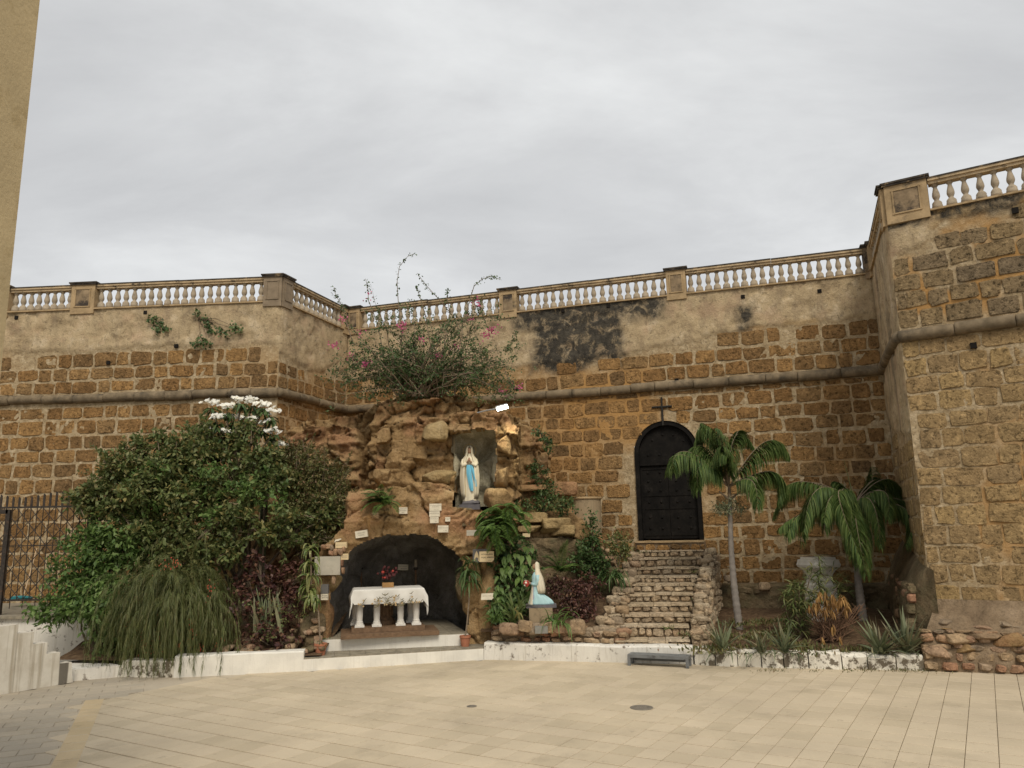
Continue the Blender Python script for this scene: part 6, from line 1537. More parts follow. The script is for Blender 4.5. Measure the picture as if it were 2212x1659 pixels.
# frangipani with white flower heads
fb_ = np.array([*at_y(535, 1330, 16.3)[:2], .6])
fr_ = thing('frangipani', 'tall frangipani bearing white blossom clusters above the shrubs', 'tree', tuple(fb_))
tips = [(458, 868), (490, 876), (520, 862), (545, 866), (570, 872), (585, 890), (505, 900), (540, 905), (565, 912), (468, 900), (420, 945), (440, 942), (605, 958), (485, 930), (520, 935), (425, 1000), (590, 930), (450, 925)]
rg = np.random.default_rng(31); lv = Leaves(); fl = Leaves(); st_b = MB(); tipP = []
hub = at_y(535, 1085, 16.3); hub2 = at_y(500, 1010, 16.3)
for k, (x, y) in enumerate(tips):
    p = at_y(x, y + 10, 16.35 + rg.uniform(-.25, .25)); tipP.append(p); n = 26
    a = rg.uniform(0, 2 * math.pi, n); el = rg.uniform(-.5, .7, n); d = np.stack([np.cos(a) * np.cos(el), np.sin(a) * np.cos(el), np.sin(el)], 1)
    lv.blades(p + d * .01 - np.outer(rg.random(n) * .16, [0, 0, 1]), d, np.array([0, 0, 1.]) + rg.normal(0, .2, (n, 3)), rg.uniform(.18, .30, n), rg.uniform(.022, .034, n), rg, 4, rg.uniform(.5, 1.3, n), (.25, .8, 1, .75, 0))
    if k in (15,): continue
    for q in range(int(rg.integers(14, 24))):
        c = p + np.array([rg.normal(0, .10), rg.normal(0, .09), .05 + rg.uniform(0, .09)]); ang5 = np.arange(5) * 2 * math.pi / 5 + rg.random(); el = rg.uniform(.1, .5); fn = unit(np.array([rg.normal(0, .5), -.8, .8]))
        s1_ = unit(np.cross(fn, [0, 0, 1.])); s2_ = np.cross(fn, s1_); d = np.cos(ang5)[:, None] * s1_ + np.sin(ang5)[:, None] * s2_ + fn * .25
        fl.diamonds(np.repeat(c[None], 5, 0), d, np.repeat(fn[None], 5, 0), .058, .024, rg)
for p in tipP:
    st_b.tube([fb_, hub + rg.normal(0, .05, 3), hub2 * .4 + p * .6 - np.array([0, 0, .12]), p], [.045, .032, .02, .014], 7)
st_b.obj('stem', M['bark'], fr_); lv.obj('leaves', M['lf_dark'], fr_); fl.obj('blossoms', M['lf_white'], fr_, kind='stuff')
# columnar cactus
cb_ = at_y(571, 1080, 16.6); ct_ = thing('column_cactus', 'thin ribbed column cactus standing among the shrubs', 'cactus', (cb_[0], cb_[1], .7))
V = []; F = []; zt_ = at_y(571, 985, 16.6)[2]; n = 16
for k, z in enumerate((.7, zt_ - .1, zt_ - .03, zt_)):
    for i in range(n): a = 2 * math.pi * i / n; r = (.075 if i % 2 else .055) * (1, 1, .8, .15)[k]; V.append((cb_[0] + r * math.cos(a), cb_[1] + r * math.sin(a), z))
for k in range(3):
    for i in range(n): F.append((k * n + i, k * n + (i + 1) % n, k * n + n + (i + 1) % n, k * n + n + i))
mk('ribbed_stem', V, F, M['lf_agave'], ct_, attrs={'v': np.full(len(V), .3)})
# firecracker bush: arching green stems with coral flowers
fc = at_y(372, 1262, 14.55); fr2 = thing('firecracker_bush', 'drooping broom-like bush dotted with coral red flowers over the kerb', 'bush', (fc[0], fc[1], .34))
rg = np.random.default_rng(41); lv = Leaves(); n = 620; dr_ = rg.uniform(1.2, 2.6, n)
a = rg.uniform(0, 2 * math.pi, n); el = np.clip(rg.normal(.75, .5, n), -.4, 1.5); d = np.stack([np.cos(a) * np.cos(el) * 1.0, np.sin(a) * np.cos(el) * .75, np.sin(el)], 1)
P0 = np.array([fc[0], fc[1], 1.12]) + rg.normal(0, 1, (n, 3)) * np.array([.30, .2, .2]); L = rg.uniform(1.05, 1.9, n)
lv.blades(P0, d, np.array([0, 0, 1.]) + rg.normal(0, .4, (n, 3)), L, rg.uniform(.003, .005, n), rg, 9, dr_, (1, .9, .8, .6, .3))
# follow the same stems again for side needles and flower sprays
pos = P0.copy(); dd = unit(d); ends = []; nd = Leaves()
for q in range(9):
    dd = unit(dd + np.array([0, 0, -1.]) * (dr_ / 9)[:, None] * (1 + .6 * q)); pos = pos + dd * (L / 9)[:, None]
    for w in range(12):
        o = pos - dd * (L / 9 * rg.random(n))[:, None]; s = unit(dd * .9 + .55 * unit(rg.normal(0, 1, (n, 3)))); ok = o[:, 2] > .12
        nd.blades(o[ok], s[ok], np.tile([0, 0, 1.], (ok.sum(), 1)) + rg.normal(0, .3, (ok.sum(), 3)), rg.uniform(.08, .2, ok.sum()), .003, rg, 2, 1.0, (1, .8, .3), 0)
    ends.append(pos.copy())
lv.obj('arching_stems', M['lf_broom'], fr2); nd.obj('needles', M['lf_broom'], fr2)
fl = Leaves()
for px, py, m_, sx_, sy_ in ((318, 1400, 26, 9, 16), (346, 1375, 22, 8, 22), (290, 1290, 8, 10, 8), (360, 1225, 9, 12, 8), (375, 1210, 6, 8, 5), (453, 1270, 7, 5, 10), (415, 1355, 10, 5, 14), (430, 1400, 12, 8, 8), (272, 1345, 8, 5, 10), (390, 1395, 10, 8, 10), (310, 1360, 8, 10, 10), (470, 1390, 6, 8, 8)):
    for k in range(m_ * 2):
        p = at_y(px + rg.normal(0, sx_), py + rg.normal(0, sy_), 14.05 + .0022 * abs(px - 372) + rg.uniform(-.05, .12)); fl.diamonds(p[None], np.array([[rg.normal(0, .3), -.2, -1]]), np.array([[0, -1., .2]]), .035, .009, rg)
fl.obj('flowers', M['lf_coral'], fr2, kind='stuff')
# dark red coleus, snake plant, small stones along the kerb
cb1 = np.array([*at_y(590, 1390, 14.75)[:2], .36])
co, _ = shrub('coleus', 'dark red coleus foliage covering the bank left of the potted shrub', 'plant', [lobe(535, 1260, 15.2, 30, 35), lobe(520, 1310, 15.0, 28, 32), lobe(600, 1270, 15.2, 40, 32), lobe(640, 1250, 15.2, 30, 35), lobe(625, 1310, 14.9, 32, 30), lobe(600, 1350, 14.75, 45, 30), lobe(560, 1345, 14.7, 35, 30), lobe(615, 1390, 14.55, 35, 20), lobe(535, 1385, 14.55, 25, 20), lobe(560, 1220, 15.4, 30, 25)],
      cb1, 'lf_red', .10, .036, 170, 5, 931, .015, tw=.1)
lv, _ = crown([lobe(590, 1330, 14.6, 35, 25), lobe(560, 1300, 14.8, 30, 25), lobe(650, 1310, 14.8, 20, 20), lobe(575, 1365, 14.5, 40, 18)], 160, 6, .05, .014, 933); lv.obj('green_shoots', M['lf_mid'], co, kind='stuff')
sn = at_y(578, 1325, 14.75); sp_ = thing('snake_plant', 'tall pointed snake plant leaves rising from the coleus', 'plant', (sn[0], sn[1], .4)); rg = np.random.default_rng(51); n = 13
lv = Leaves(); d = np.stack([rg.normal(0, .22, n), rg.normal(0, .15, n), np.ones(n)], 1); lv.blades(np.array([sn[0], sn[1], .55]) + rg.normal(0, 1, (n, 3)) * np.array([.16, .08, .02]), d, np.tile([0., -1, 0], (n, 1)), rg.uniform(.5, .95, n), rg.uniform(.022, .032, n), rg, 6, .1, (.7, 1, 1, .8, .5, 0), .2); lv.obj('leaves', M['lf_agave'], sp_)
bk = thing('rock_bank', 'bank of loose cobbles and rough stone behind the white kerb', 'rocks', tuple(at_y(580, 1400, 14.5)))
for k in range(54):
    x = RNG.uniform(470, 652); y = RNG.uniform(1390, 1412) if k < 30 else RNG.uniform(1335, 1405)
    if k >= 30: x = RNG.uniform(615, 690)
    s = RNG.uniform(9, 20); boulder(x, y, x + s, y + s * .8, 14.42 + (1410 - y) * .006, .4, 'rubble' if k % 3 else 'rockm', .2, name='cobble', parent=bk, n=4)
boulder(640, 1330, 700, 1420, 14.95, .5, 'rockm', .6, .2, name='rough_mass', parent=bk, n=12)

# ---- potted dracaenas
def potted(P, stem, rosettes, name, label, leaf, Lr, Wr, droop, seed):
    rg = np.random.default_rng(seed); t = thing(name, label, 'plant', tuple(P + np.array([0, 0, .17])))
    pts = [P + np.array([0, 0, .15])] + [at_y(x, y, P[1]) for x, y in stem]; MB().tube(pts, [.014] * len(pts), 7).obj('stem', M['twig'], t); lv = Leaves()
    for x, y, n, s in rosettes:
        c = at_y(x, y, P[1]); a = rg.uniform(0, 2 * math.pi, n); el = rg.uniform(-.3, 1.1, n); d = np.stack([np.cos(a) * np.cos(el), np.sin(a) * np.cos(el) * .8, np.sin(el)], 1)
        lv.blades(c + rg.normal(0, .02, (n, 3)), d, np.array([0, 0, 1.]) + rg.normal(0, .3, (n, 3)), rg.uniform(*Lr, n) * s, rg.uniform(*Wr, n), rg, 6, rg.uniform(*droop, n), (.3, .8, 1, .9, .5, 0), .35)
    lv.obj('leaves', M[leaf], t); return t
potted(POT1, [(689, 1340), (688, 1322), (676, 1300), (672, 1280), (672, 1195)], [(672, 1185, 12, .8), (670, 1215, 14, 1), (672, 1245, 18, 1), (668, 1270, 20, 1), (672, 1290, 14, 1)], 'potted_dracaena', 'variegated yellow-green shrub on a bent stem in the left pot', 'lf_var', (.26, .42), (.022, .036), (1.0, 2.4), 61)
lv, _ = crown([lobe(693, 1386, 14.3, 12, 6)], 500, 5, .05, .012, 63); pw2 = thing('pot_weeds', 'small weeds growing in the left pot', 'plant', tuple(POT1 + np.array([0, 0, .2]))); lv.obj('foliage', M['lf_mid'], pw2)
potted(POT2, [(1009, 1345), (1013, 1300), (1014, 1245)], [(1014, 1215, 16, .9), (1014, 1235, 26, 1.1), (1014, 1255, 18, 1.05)], 'potted_dracaena', 'dark green dracaena on a straight bare stem in the right pot', 'lf_dark', (.28, .42), (.018, .028), (.7, 2.0), 65)

# ---- bougainvillea on top of the grotto
rg = np.random.default_rng(71); bb0 = at_y(915, 856, 17.3); bg_ = thing('bougainvillea', 'sprawling thorny bougainvillea with pink bracts on top of the grotto', 'bush', tuple(bb0))
tw = MB(); lv = Leaves(); pk = Leaves(); ends_ = []
def stem(p0, p1, bow, r, m=9, wig=.03):
    p0 = np.array(p0); p1 = np.array(p1); L = np.linalg.norm(p1 - p0)
    pts = [p0 + (p1 - p0) * f + np.array(bow) * math.sin(f * math.pi) * L + rg.normal(0, wig * L * .35, 3) * (f > 0) for f in np.linspace(0, 1, m)]
    tw.tube(pts, [r * (1 - .8 * f) for f in np.linspace(0, 1, m)], 5); return np.array(pts)
def leafy(pts, n, L=.065, W=.022, s=.06):
    k = rg.uniform(.15, 1, n) * (len(pts) - 1); i = np.minimum(k.astype(int), len(pts) - 2); f = (k - i)[:, None]; p = pts[i] * (1 - f) + pts[i + 1] * f + rg.normal(0, s, (n, 3)) * .5
    lv.diamonds(p, unit(rg.normal(0, 1, (n, 3)) + np.array([0, 0, -.3])), unit(rg.normal(0, .6, (n, 3)) + np.array([0, -.4, .8])), L * rg.uniform(.6, 1.1, n), W * rg.uniform(.6, 1.1, n), rg)
for k in range(120):
    x = rg.uniform(735, 1125); y = 690 + 75 * ((x - 930) / 190) ** 2 + rg.uniform(-45, 110)
    if rg.random() < .25: y = rg.uniform(780, 845)
    s0_ = at_y(rg.normal(915, 26), 856, 17.3 + rg.normal(0, .12)); e = at_y(x, y, 17.3 + rg.uniform(-.75, .5)); pts = stem(s0_, e, (0, rg.normal(-.05, .1), rg.uniform(.05, .22)), rg.uniform(.008, .02)); leafy(pts, 26)
    for q in range(5):
        j = rg.integers(3, 9); e2 = pts[j] + rg.normal(0, 1, 3) * np.array([.38, .25, .26]); p2 = stem(pts[j], e2, (0, 0, -.1), .006, 6); leafy(p2, 20); ends_.append(e2)
for path in ([(865, 790), (868, 720), (860, 660), (858, 610), (865, 575), (880, 555), (897, 546)], [(830, 780), (815, 700), (798, 650), (795, 620), (790, 602)], [(760, 740), (745, 690), (733, 655), (726, 640), (722, 622)], [(1000, 760), (985, 690), (945, 640), (920, 612), (900, 590)], [(985, 740), (1010, 660), (1025, 620), (1040, 602), (1060, 600), (1080, 603)], [(930, 760), (918, 680), (905, 640), (898, 618)], [(960, 740), (970, 680), (965, 640), (968, 620)], [(1060, 730), (1045, 680), (1030, 650), (1022, 640)], [(1090, 760), (1112, 735), (1115, 715)], [(1090, 800), (1110, 840), (1125, 838)], [(800, 780), (770, 790), (740, 800), (700, 830)], [(780, 730), (750, 700), (740, 660)]):
    pts = np.array([at_y(x, y, 17.1) + rg.normal(0, .015, 3) for x, y in path]); tw.tube(pts, [.012 * (1 - .8 * i / len(pts)) for i in range(len(pts))], 5)
    leafy(pts, 60, .065, .024, .05)
for px, py, n in ((790, 788, 26), (868, 704, 24), (1063, 714, 30), (1030, 655, 10), (945, 770, 14), (760, 770, 14), (1120, 835, 10), (775, 720, 8), (985, 745, 8), (1012, 690, 6), (910, 735, 7), (1048, 725, 12), (720, 745, 14), (1085, 845, 8), (740, 690, 10), (800, 640, 4)):
    c = at_y(px, py, 16.85); pk.diamonds(c + rg.normal(0, .055, (n * 2, 3)), rg.normal(0, 1, (n * 2, 3)), rg.normal(0, 1, (n * 2, 3)), .055, .022, rg)
tw.obj('stems', M['twig'], bg_); lv.obj('leaves', M['lf_dark'], bg_); pk.obj('bracts', M['lf_pink'], bg_, kind='stuff')
lv, _ = crown([lobe(1030, 850, 16.7, 24, 28), lobe(1050, 800, 16.9, 34, 30), lobe(950, 800, 17.2, 60, 45), lobe(880, 790, 17.3, 50, 45)], 110, 6, .06, .02, 73); lv.obj('leaves', M['lf_mid'], bg_)

# ---- ferns, creepers and lilies round the cave
def fern(px, py, Y, n, L, seed, name, label, mat='lf_bright', az=(0, 2 * math.pi), el=(.2, 1.0), droop=(.8, 1.6), spread=.03):
    mat = 'lf_fern' if mat == 'lf_bright' else mat; rg = np.random.default_rng(seed); c = at_y(px, py, Y); t = thing(name, label, 'fern', tuple(c)); lv = Leaves(); st = MB()
    for k in range(n):
        a = rg.uniform(*az); e = rg.uniform(*el); d = np.array([math.cos(a) * math.cos(e), math.sin(a) * math.cos(e), math.sin(e)]); l = L * rg.uniform(.65, 1.1); dr = rg.uniform(*droop); p = c + rg.normal(0, spread, 3); pts = [p]
        m = 15
        for q in range(m): d = unit(d + np.array([0, 0, -1.]) * dr / m * (1 + .5 * q / m)); p = p + d * l / m; pts.append(p)
        pts = np.array(pts); st.tube(pts, .004, 4); T = unit(np.gradient(pts, axis=0)); S = unit(np.cross(T, [0, 0, 1.]))
        w = l * .20 * np.sin(np.linspace(.25, 1, m + 1) * math.pi) ** .8 + .01
        for s in (-1, 1):
            for o in (0, .5):
                pp = pts[:-1] * (1 - o) + pts[1:] * o; lv.diamonds(pp, S[:-1] * s + T[:-1] * .35 + np.array([0, 0, -.25]), np.tile([0, 0, 1.], (m, 1)) + rg.normal(0, .2, (m, 3)), w[:-1], .014 * (l / .5), rg)
    lv.obj('fronds', M[mat], t); st.obj('midribs', M['lf_dark'], t) ; return t
M['lf_dark'].use_fake_user = True
fern(826, 1085, 15.25, 22, .5, 81, 'ledge_fern', 'bright sword fern growing on the ledge above the arch', el=(.3, 1.3))
rgf = 82
fern(1085, 1118, 15.6, 46, .62, 82, 'hanging_fern', 'large bright fern hanging beside the niche rock', az=(math.pi * .9, math.pi * 2.1), el=(.1, 1.1), droop=(1.2, 2.4), spread=.13)
fern(1068, 1145, 15.3, 26, .5, 83, 'hanging_fern', 'lower fern tuft drooping above the dark creeper', az=(math.pi, math.pi * 2), el=(-.2, .7), droop=(1.2, 2.2), spread=.10)
cr0 = at_y(1110, 1390, 15.4)
cre, _ = shrub('creeper', 'dark green pothos creeper hanging between the cave and the kneeling statue', 'creeper', [lobe(1110, 1185, 15.85, 42, 25), lobe(1095, 1225, 15.65, 38, 30), lobe(1130, 1215, 15.75, 35, 30), lobe(1100, 1265, 15.55, 38, 30), lobe(1135, 1255, 15.7, 28, 30), lobe(1080, 1300, 15.5, 28, 28), lobe(1115, 1305, 15.55, 35, 28), lobe(1085, 1340, 15.4, 26, 18)],
      cr0, 'lf_dark', .10, .036, 260, 5, 941, .012, tw=.1, droop=.7)
rg = np.random.default_rng(84); lv = Leaves(); n = 70; xs_ = rg.uniform(1066, 1150, n); ys_ = rg.uniform(1180, 1310, n); P_ = np.array([at_y(x, y, 15.38 + .0016 * (x - 1066)) for x, y in zip(xs_, ys_)])
lv.blades(P_, np.stack([rg.normal(0, .35, n), np.full(n, -.55), np.full(n, -.6)], 1), np.tile([0, -1., .5], (n, 1)) + rg.normal(0, .2, (n, 3)), rg.uniform(.12, .24, n), rg.uniform(.03, .05, n), rg, 5, .5, (.55, 1, .95, .7, .35, 0), .2); lv.obj('broad_leaves', M['lf_fern'], cre)
lv = Leaves(); n = 40; P_ = np.array([at_y(x, y, 15.3) for x, y in zip(rg.uniform(1055, 1085, n), rg.uniform(1265, 1330, n))]); lv.blades(P_, np.stack([rg.normal(0, .5, n), np.full(n, -.5), rg.normal(-.3, .4, n)], 1), np.tile([0, -1., .6], (n, 1)), rg.uniform(.12, .2, n), rg.uniform(.025, .04, n), rg, 4, .7, (.5, 1, .8, .4, 0)); lv.obj('pale_leaves', M['lf_bright'], cre)
def lily(px, py, Y, n, L, W, seed, name, label, mat='lf_bright', el=(.5, 1.4), droop=(.5, 1.6), spread=.05, cat='plant', group=None, prof=(.6, 1, 1, .8, .45, 0), z=None):
    rg = np.random.default_rng(seed); c = at_y(px, py, Y); t = thing(name, label, cat, tuple(c), group); a = rg.uniform(0, 2 * math.pi, n); e = rg.uniform(*el, n); d = np.stack([np.cos(a) * np.cos(e), np.sin(a) * np.cos(e), np.sin(e)], 1)
    Leaves().blades(c + rg.normal(0, 1, (n, 3)) * np.array([spread, spread, .01]), d, np.array([0, 0, 1.]) + rg.normal(0, .15, (n, 3)) - d * .2, rg.uniform(.55, 1.05, n) * L, rg.uniform(.7, 1.1, n) * W, rg, 6, rg.uniform(*droop, n), prof, .4).obj('leaves', M[mat], t); return t
lily(1072, 1345, 14.95, 34, .5, .016, 91, 'lily_clump', 'strappy green lily clump beside the right cave pillar')
lily(1112, 1345, 15.0, 22, .68, .03, 92, 'lily_clump', 'broad-leaved lily clump left of the statue pedestal', 'lf_mid', (.8, 1.45), (.3, 1.1))
lily(1203, 1350, 14.75, 36, .58, .02, 93, 'lily_clump', 'drooping lily clump right in front of the kneeling statue', 'lf_bright', (.6, 1.5), (.7, 2.0), .07)
lily(1322, 1248, 16.4, 60, .62, .018, 94, 'lily_clump', 'dark arching lily clump beside the stairs', 'lf_dark', (.4, 1.4), (1.2, 2.6), .1)
fern(1212, 1235, 16.2, 12, .62, 95, 'young_palm', 'small feathery young palm behind the kneeling statue', 'lf_bright', el=(.4, 1.4), droop=(.3, 1.2))
crb = at_y(1240, 1340, 15.6)
shrub('croton', 'dark wine-red shrub between the kneeling statue and the stairs', 'shrub', [lobe(1225, 1275, 15.9, 32, 26), lobe(1260, 1285, 15.8, 34, 30), lobe(1245, 1315, 15.7, 36, 22), lobe(1275, 1260, 16.0, 24, 20), lobe(1200, 1265, 16.0, 20, 18), lobe(1265, 1330, 15.55, 25, 14)], crb, 'lf_red', .075, .02, 420, 6, 951, .014, tw=.12, droop=.6)
ub = at_y(1275, 1240, 16.5)
shrub('upright_shrub', 'upright glossy shrub in front of the plastered drum', 'shrub', [lobe(1278, 1150, 16.65, 18, 35), lobe(1272, 1190, 16.6, 30, 30), lobe(1258, 1215, 16.55, 28, 25), lobe(1290, 1215, 16.6, 24, 28), lobe(1280, 1240, 16.5, 24, 16), lobe(1277, 1118, 16.7, 7, 14)], ub, 'lf_dark', .075, .024, 420, 6, 953, .014, tw=.12, up=.6)
rb_ = at_y(1335, 1225, 16.9)
shrub('round_bush', 'small round clipped green bush left of the door steps', 'bush', [lobe(1335, 1175, 17.0, 27, 24), lobe(1342, 1195, 16.95, 22, 18)], rb_, 'lf_mid', .06, .02, 620, 6, 955, .02, tw=.1)
lb_ = at_y(1175, 1108, 17.1)
shrub('ledge_shrub', 'tangled green shrub growing on the rock ledge above the terrace', 'shrub', [lobe(1165, 1035, 17.2, 22, 32), lobe(1180, 1065, 17.1, 26, 22), lobe(1140, 1090, 16.95, 30, 14), lobe(1190, 1090, 16.95, 40, 16), lobe(1222, 1095, 17.0, 24, 20), lobe(1160, 1010, 17.3, 14, 16)], lb_, 'lf_dark', .07, .022, 380, 6, 957, .012, tw=.12, droop=.5)
lv, _ = crown([lobe(1200, 1090, 16.8, 40, 12), lobe(1145, 1098, 16.8, 28, 8)], 300, 5, .10, .010, 959, up=.9); gt_ = thing('ledge_grass', 'thin grass tufts along the terrace edge', 'grass', tuple(at_y(1190, 1105, 16.8))); lv.obj('blades', M['lf_mid'], gt_)
vb = at_y(1156, 925, 17.0)
shrub('hanging_vine', 'short dark vine trailing off the grotto edge against the stone wall', 'creeper', [lobe(1160, 930, 17.0, 9, 8), lobe(1172, 945, 17.0, 11, 10), lobe(1184, 962, 17.0, 10, 11)], vb, 'lf_dark', .08, .018, 700, 6, 961, .01, tw=.12, droop=.8)
# dry grass tuft on the arch
dg = lily(640, 1128, 15.1, 2, .1, .004, 97, 'dry_grass', 'tuft of dry straw grass hanging over the arch', 'lf_dry')
rg = np.random.default_rng(98); n = 60; P_ = np.array([at_y(x, y, 15.12) for x, y in zip(rg.normal(792, 9, n), rg.normal(1122, 4, n))]); Leaves().blades(P_, np.stack([rg.normal(-.1, .8, n), np.full(n, -.35), rg.uniform(.0, .8, n)], 1), rg.normal(0, 1, (n, 3)), rg.uniform(.15, .35, n), .004, rg, 5, rg.uniform(1, 2.5, n), (1, .8, .5, .2), 0).obj('straws', M['lf_dry'], dg)

# ---- palms
def palm(base, top, name, label, fronds, seed, r=.075, spear=None):
    rg = np.random.default_rng(seed); base = np.array(base); top = np.array(top); t = thing(name, label, 'palm', tuple(base))
    m = 64; pts = [base + (top - base) * f + np.array([-.05 * math.sin(f * math.pi), 0, 0]) for f in np.linspace(0, 1, m)]
    rad = [r * (1.25 - .55 * min(1, i / (m - 1) * 1.1)) * (1.09 if i % 3 == 0 else .97) for i in range(m)]; MB().tube(pts, rad, 12).obj('trunk', M['palmtrunk'], t, smooth=True)
    mk('crownshaft', *(lambda b: (b.V, b.F))(MB().tube([top, top + np.array([0, 0, .2]), top + np.array([.0, 0, .42])], [r * .62, r * .55, r * .25], 10)), M['twig'], t, smooth=True)
    for q in (-1, 1):
        MB().tube([top + np.array([0, 0, .05]), top + np.array([.22 * q, -.05, .22])], [.03, .012], 6).obj('old_stalk', M['twig'], t)
    hd = top + np.array([0, 0, .30])
    fronds = fronds + [(x + rg.normal(0, 16), y + rg.normal(0, 14), ax_ + rg.normal(0, 8), ay_ + rg.normal(0, 6), Y_ + rg.normal(0, .25), l__ * 1.05) for x, y, ax_, ay_, Y_, l__ in fronds]
    for k, (px, py, ax, ay, Ydep, l_) in enumerate(fronds):
        # each frond springs from the head, passes its highest point and hangs over to its tip
        end = at_y(px, py, Ydep); ap = at_y(ax, ay, (Ydep + hd[1]) / 2); ctrl = 2 * ap - (hd + end) / 2; N = 64
        f = np.linspace(0, 1, N)[:, None]; q = hd * (1 - f) ** 2 + 2 * ctrl * f * (1 - f) + end * f ** 2
        st = MB(); st.tube(q[::3], [.016 * (1 - .8 * i / 17) for i in range(len(q[::3]))], 5); fo = st.obj('frond', M['twig'], t)
        T = unit(np.gradient(q, axis=0)); S = unit(np.cross(T, [0, 0, 1.] + .001 * rg.normal(0, 1, 3))); s0 = 7; lv = Leaves()
        S[1:] = np.where((S[1:] * S[s0]).sum(1, keepdims=True) < 0, -S[1:], S[1:])
        w = 1.15 * l_ * np.sin(np.clip(np.linspace(.14, .97, N), 0, 1) * math.pi) ** .55
        for s in (-1, 1):
            for o in (0, .5):
                P_ = q[s0:-1] * (1 - o) + q[s0 + 1:] * o; n = len(P_); dd = S[s0:-1] * s * .62 + T[s0:-1] * .62 + np.array([0, 0, .12]) + rg.normal(0, .10, (n, 3))
                lv.blades(P_, dd, np.tile([0, 0, 1.], (n, 1)) + rg.normal(0, .2, (n, 3)), w[s0:-1] * rg.uniform(.8, 1.15, n), .0105, rg, 5, rg.uniform(1.6, 3.4, n), (.6, 1, .9, .5, 0), .3)
        lv.obj('leaflets', M['lf_palm'], fo)
    if spear is not None: MB().tube([hd, at_y(*spear, hd[1])], [.014, .003], 5).obj('spear_leaf', M['lf_agave_plain'], t)
    return t, hd
M['lf_agave_plain'] = plain('young_leaf', (.12, .15, .06), .6, .1)
b1_ = at_z(1598, 1361, .36); t1_ = at_y(1577, 1085, 15.75)
pm1, hd1 = palm(b1_, t1_, 'palm_tree', 'slim palm with a bare grey trunk beside the stone stairs',
     [(1440, 1022, 1486, 976, 15.35, .42), (1508, 1060, 1518, 1004, 15.2, .42), (1500, 962, 1530, 926, 16.0, .36), (1612, 950, 1590, 940, 16.2, .34), (1703, 985, 1652, 955, 15.75, .44), (1636, 1085, 1628, 1030, 15.2, .40), (1684, 1085, 1672, 1022, 15.9, .40), (1545, 925, 1560, 960, 15.4, .34), (1560, 965, 1566, 985, 15.1, .36), (1470, 1000, 1520, 965, 16.1, .36)], 1001, .062, (1546, 905))
ep = at_y(1578, 1098, 15.72); lv, _ = crown([(ep, np.array([.30, .2, .13])), (ep + np.array([-.12, 0, .02]), np.array([.2, .15, .1]))], 700, 6, .09, .010, 1003, up=.2, tw=.14); epo = thing('palm_epiphyte', 'wispy dried flower skirt round the palm trunk below its crown', 'plant', tuple(ep)); lv.obj('wisps', M['lf_agave'], epo)
b2_ = np.array([*at_y(1864, 1330, 15.9)[:2], .45]); t2_ = at_y(1850, 1120, 15.9)
pm2, hd2 = palm(b2_, t2_, 'palm_tree', 'bushy palm with drooping fronds in the corner by the bastion',
     [(1700, 1160, 1745, 1100, 15.5, .42), (1733, 1175, 1757, 1068, 15.3, .42), (1680, 1090, 1730, 1040, 16.1, .40), (1840, 1205, 1818, 1066, 15.0, .46), (1872, 1245, 1862, 1125, 14.95, .46), (1855, 1225, 1838, 1100, 15.0, .44), (1962, 1170, 1955, 1085, 15.6, .42), (1955, 1085, 1914, 1035, 16.1, .40), (1972, 1140, 1938, 1090, 15.4, .40), (1890, 1030, 1872, 1050, 16.3, .34), (1800, 1040, 1825, 1052, 16.2, .36), (1895, 1180, 1888, 1080, 15.1, .40), (1780, 1130, 1800, 1070, 15.0, .40), (1925, 1120, 1905, 1060, 15.2, .4)], 1007, .07, (1823, 993))

# ---- oleander, dried plant, agaves
ol = at_y(1735, 1385, 14.7)
def whorls(pts, n, L, W, mat, parent, seed, name='leaves', el=(-.5, .9), droop=(.2, .9)):
    rg = np.random.default_rng(seed); lv = Leaves()
    for p in pts:
        a = rg.uniform(0, 2 * math.pi, n); e = rg.uniform(*el, n); d = np.stack([np.cos(a) * np.cos(e), np.sin(a) * np.cos(e), np.sin(e)], 1)
        lv.blades(p + d * .004 + np.outer(rg.uniform(-.06, .03, n), [0, 0, 1.]), d, np.array([0, 0, 1.]) + rg.normal(0, .3, (n, 3)), rg.uniform(.7, 1.1, n) * L, W, rg, 3, rg.uniform(*droop, n), (.4, 1, .8, 0), .25)
    lv.obj(name, M[mat], parent)
olt = thing('oleander', 'green narrow-leaved oleander in front of the white pedestal', 'shrub', (ol[0], ol[1], .35)); rg = np.random.default_rng(101)
pt = [at_y(rg.uniform(1690, 1745), rg.uniform(1255, 1380), rg.uniform(14.5, 15.0)) for _ in range(70)] + [at_y(rg.uniform(1745, 1815), rg.uniform(1240, 1300), rg.uniform(15.0, 15.5)) for _ in range(26)]
whorls(pt, 13, .20, .011, 'lf_mid', olt, 103); sb_ = MB()
for p in pt[::2]: sb_.tube([np.array([ol[0], ol[1], .35]), (p + np.array([ol[0], ol[1], .3])) / 2 + rg.normal(0, .04, 3), p], [.014, .01, .005], 5)
tall = [at_y(1770 + 2 * math.sin(k), 1300 - k * 9.0, 15.15) for k in range(12)]; sb_.tube([np.array([tall[0][0], 15.15, .4])] + tall, [.014] + [.010] * 12, 5); whorls(tall[3:], 12, .19, .010, 'lf_mid', olt, 105, 'tall_shoot')
whorls([at_y(1825, 1250, 15.3), at_y(1832, 1275, 15.2), at_y(1815, 1238, 15.4), at_y(1800, 1225, 15.5), at_y(1745, 1235, 15.4), at_y(1755, 1225, 15.5)], 14, .2, .010, 'lf_mid', olt, 107); sb_.obj('stem', M['bark'], olt)
dp = at_y(1795, 1398, 14.45); dpt = thing('dried_shrub', 'dead brown shrub with hanging orange leaves before the palms', 'shrub', (dp[0], dp[1], .33)); sb_ = MB(); rg = np.random.default_rng(111); tp = []
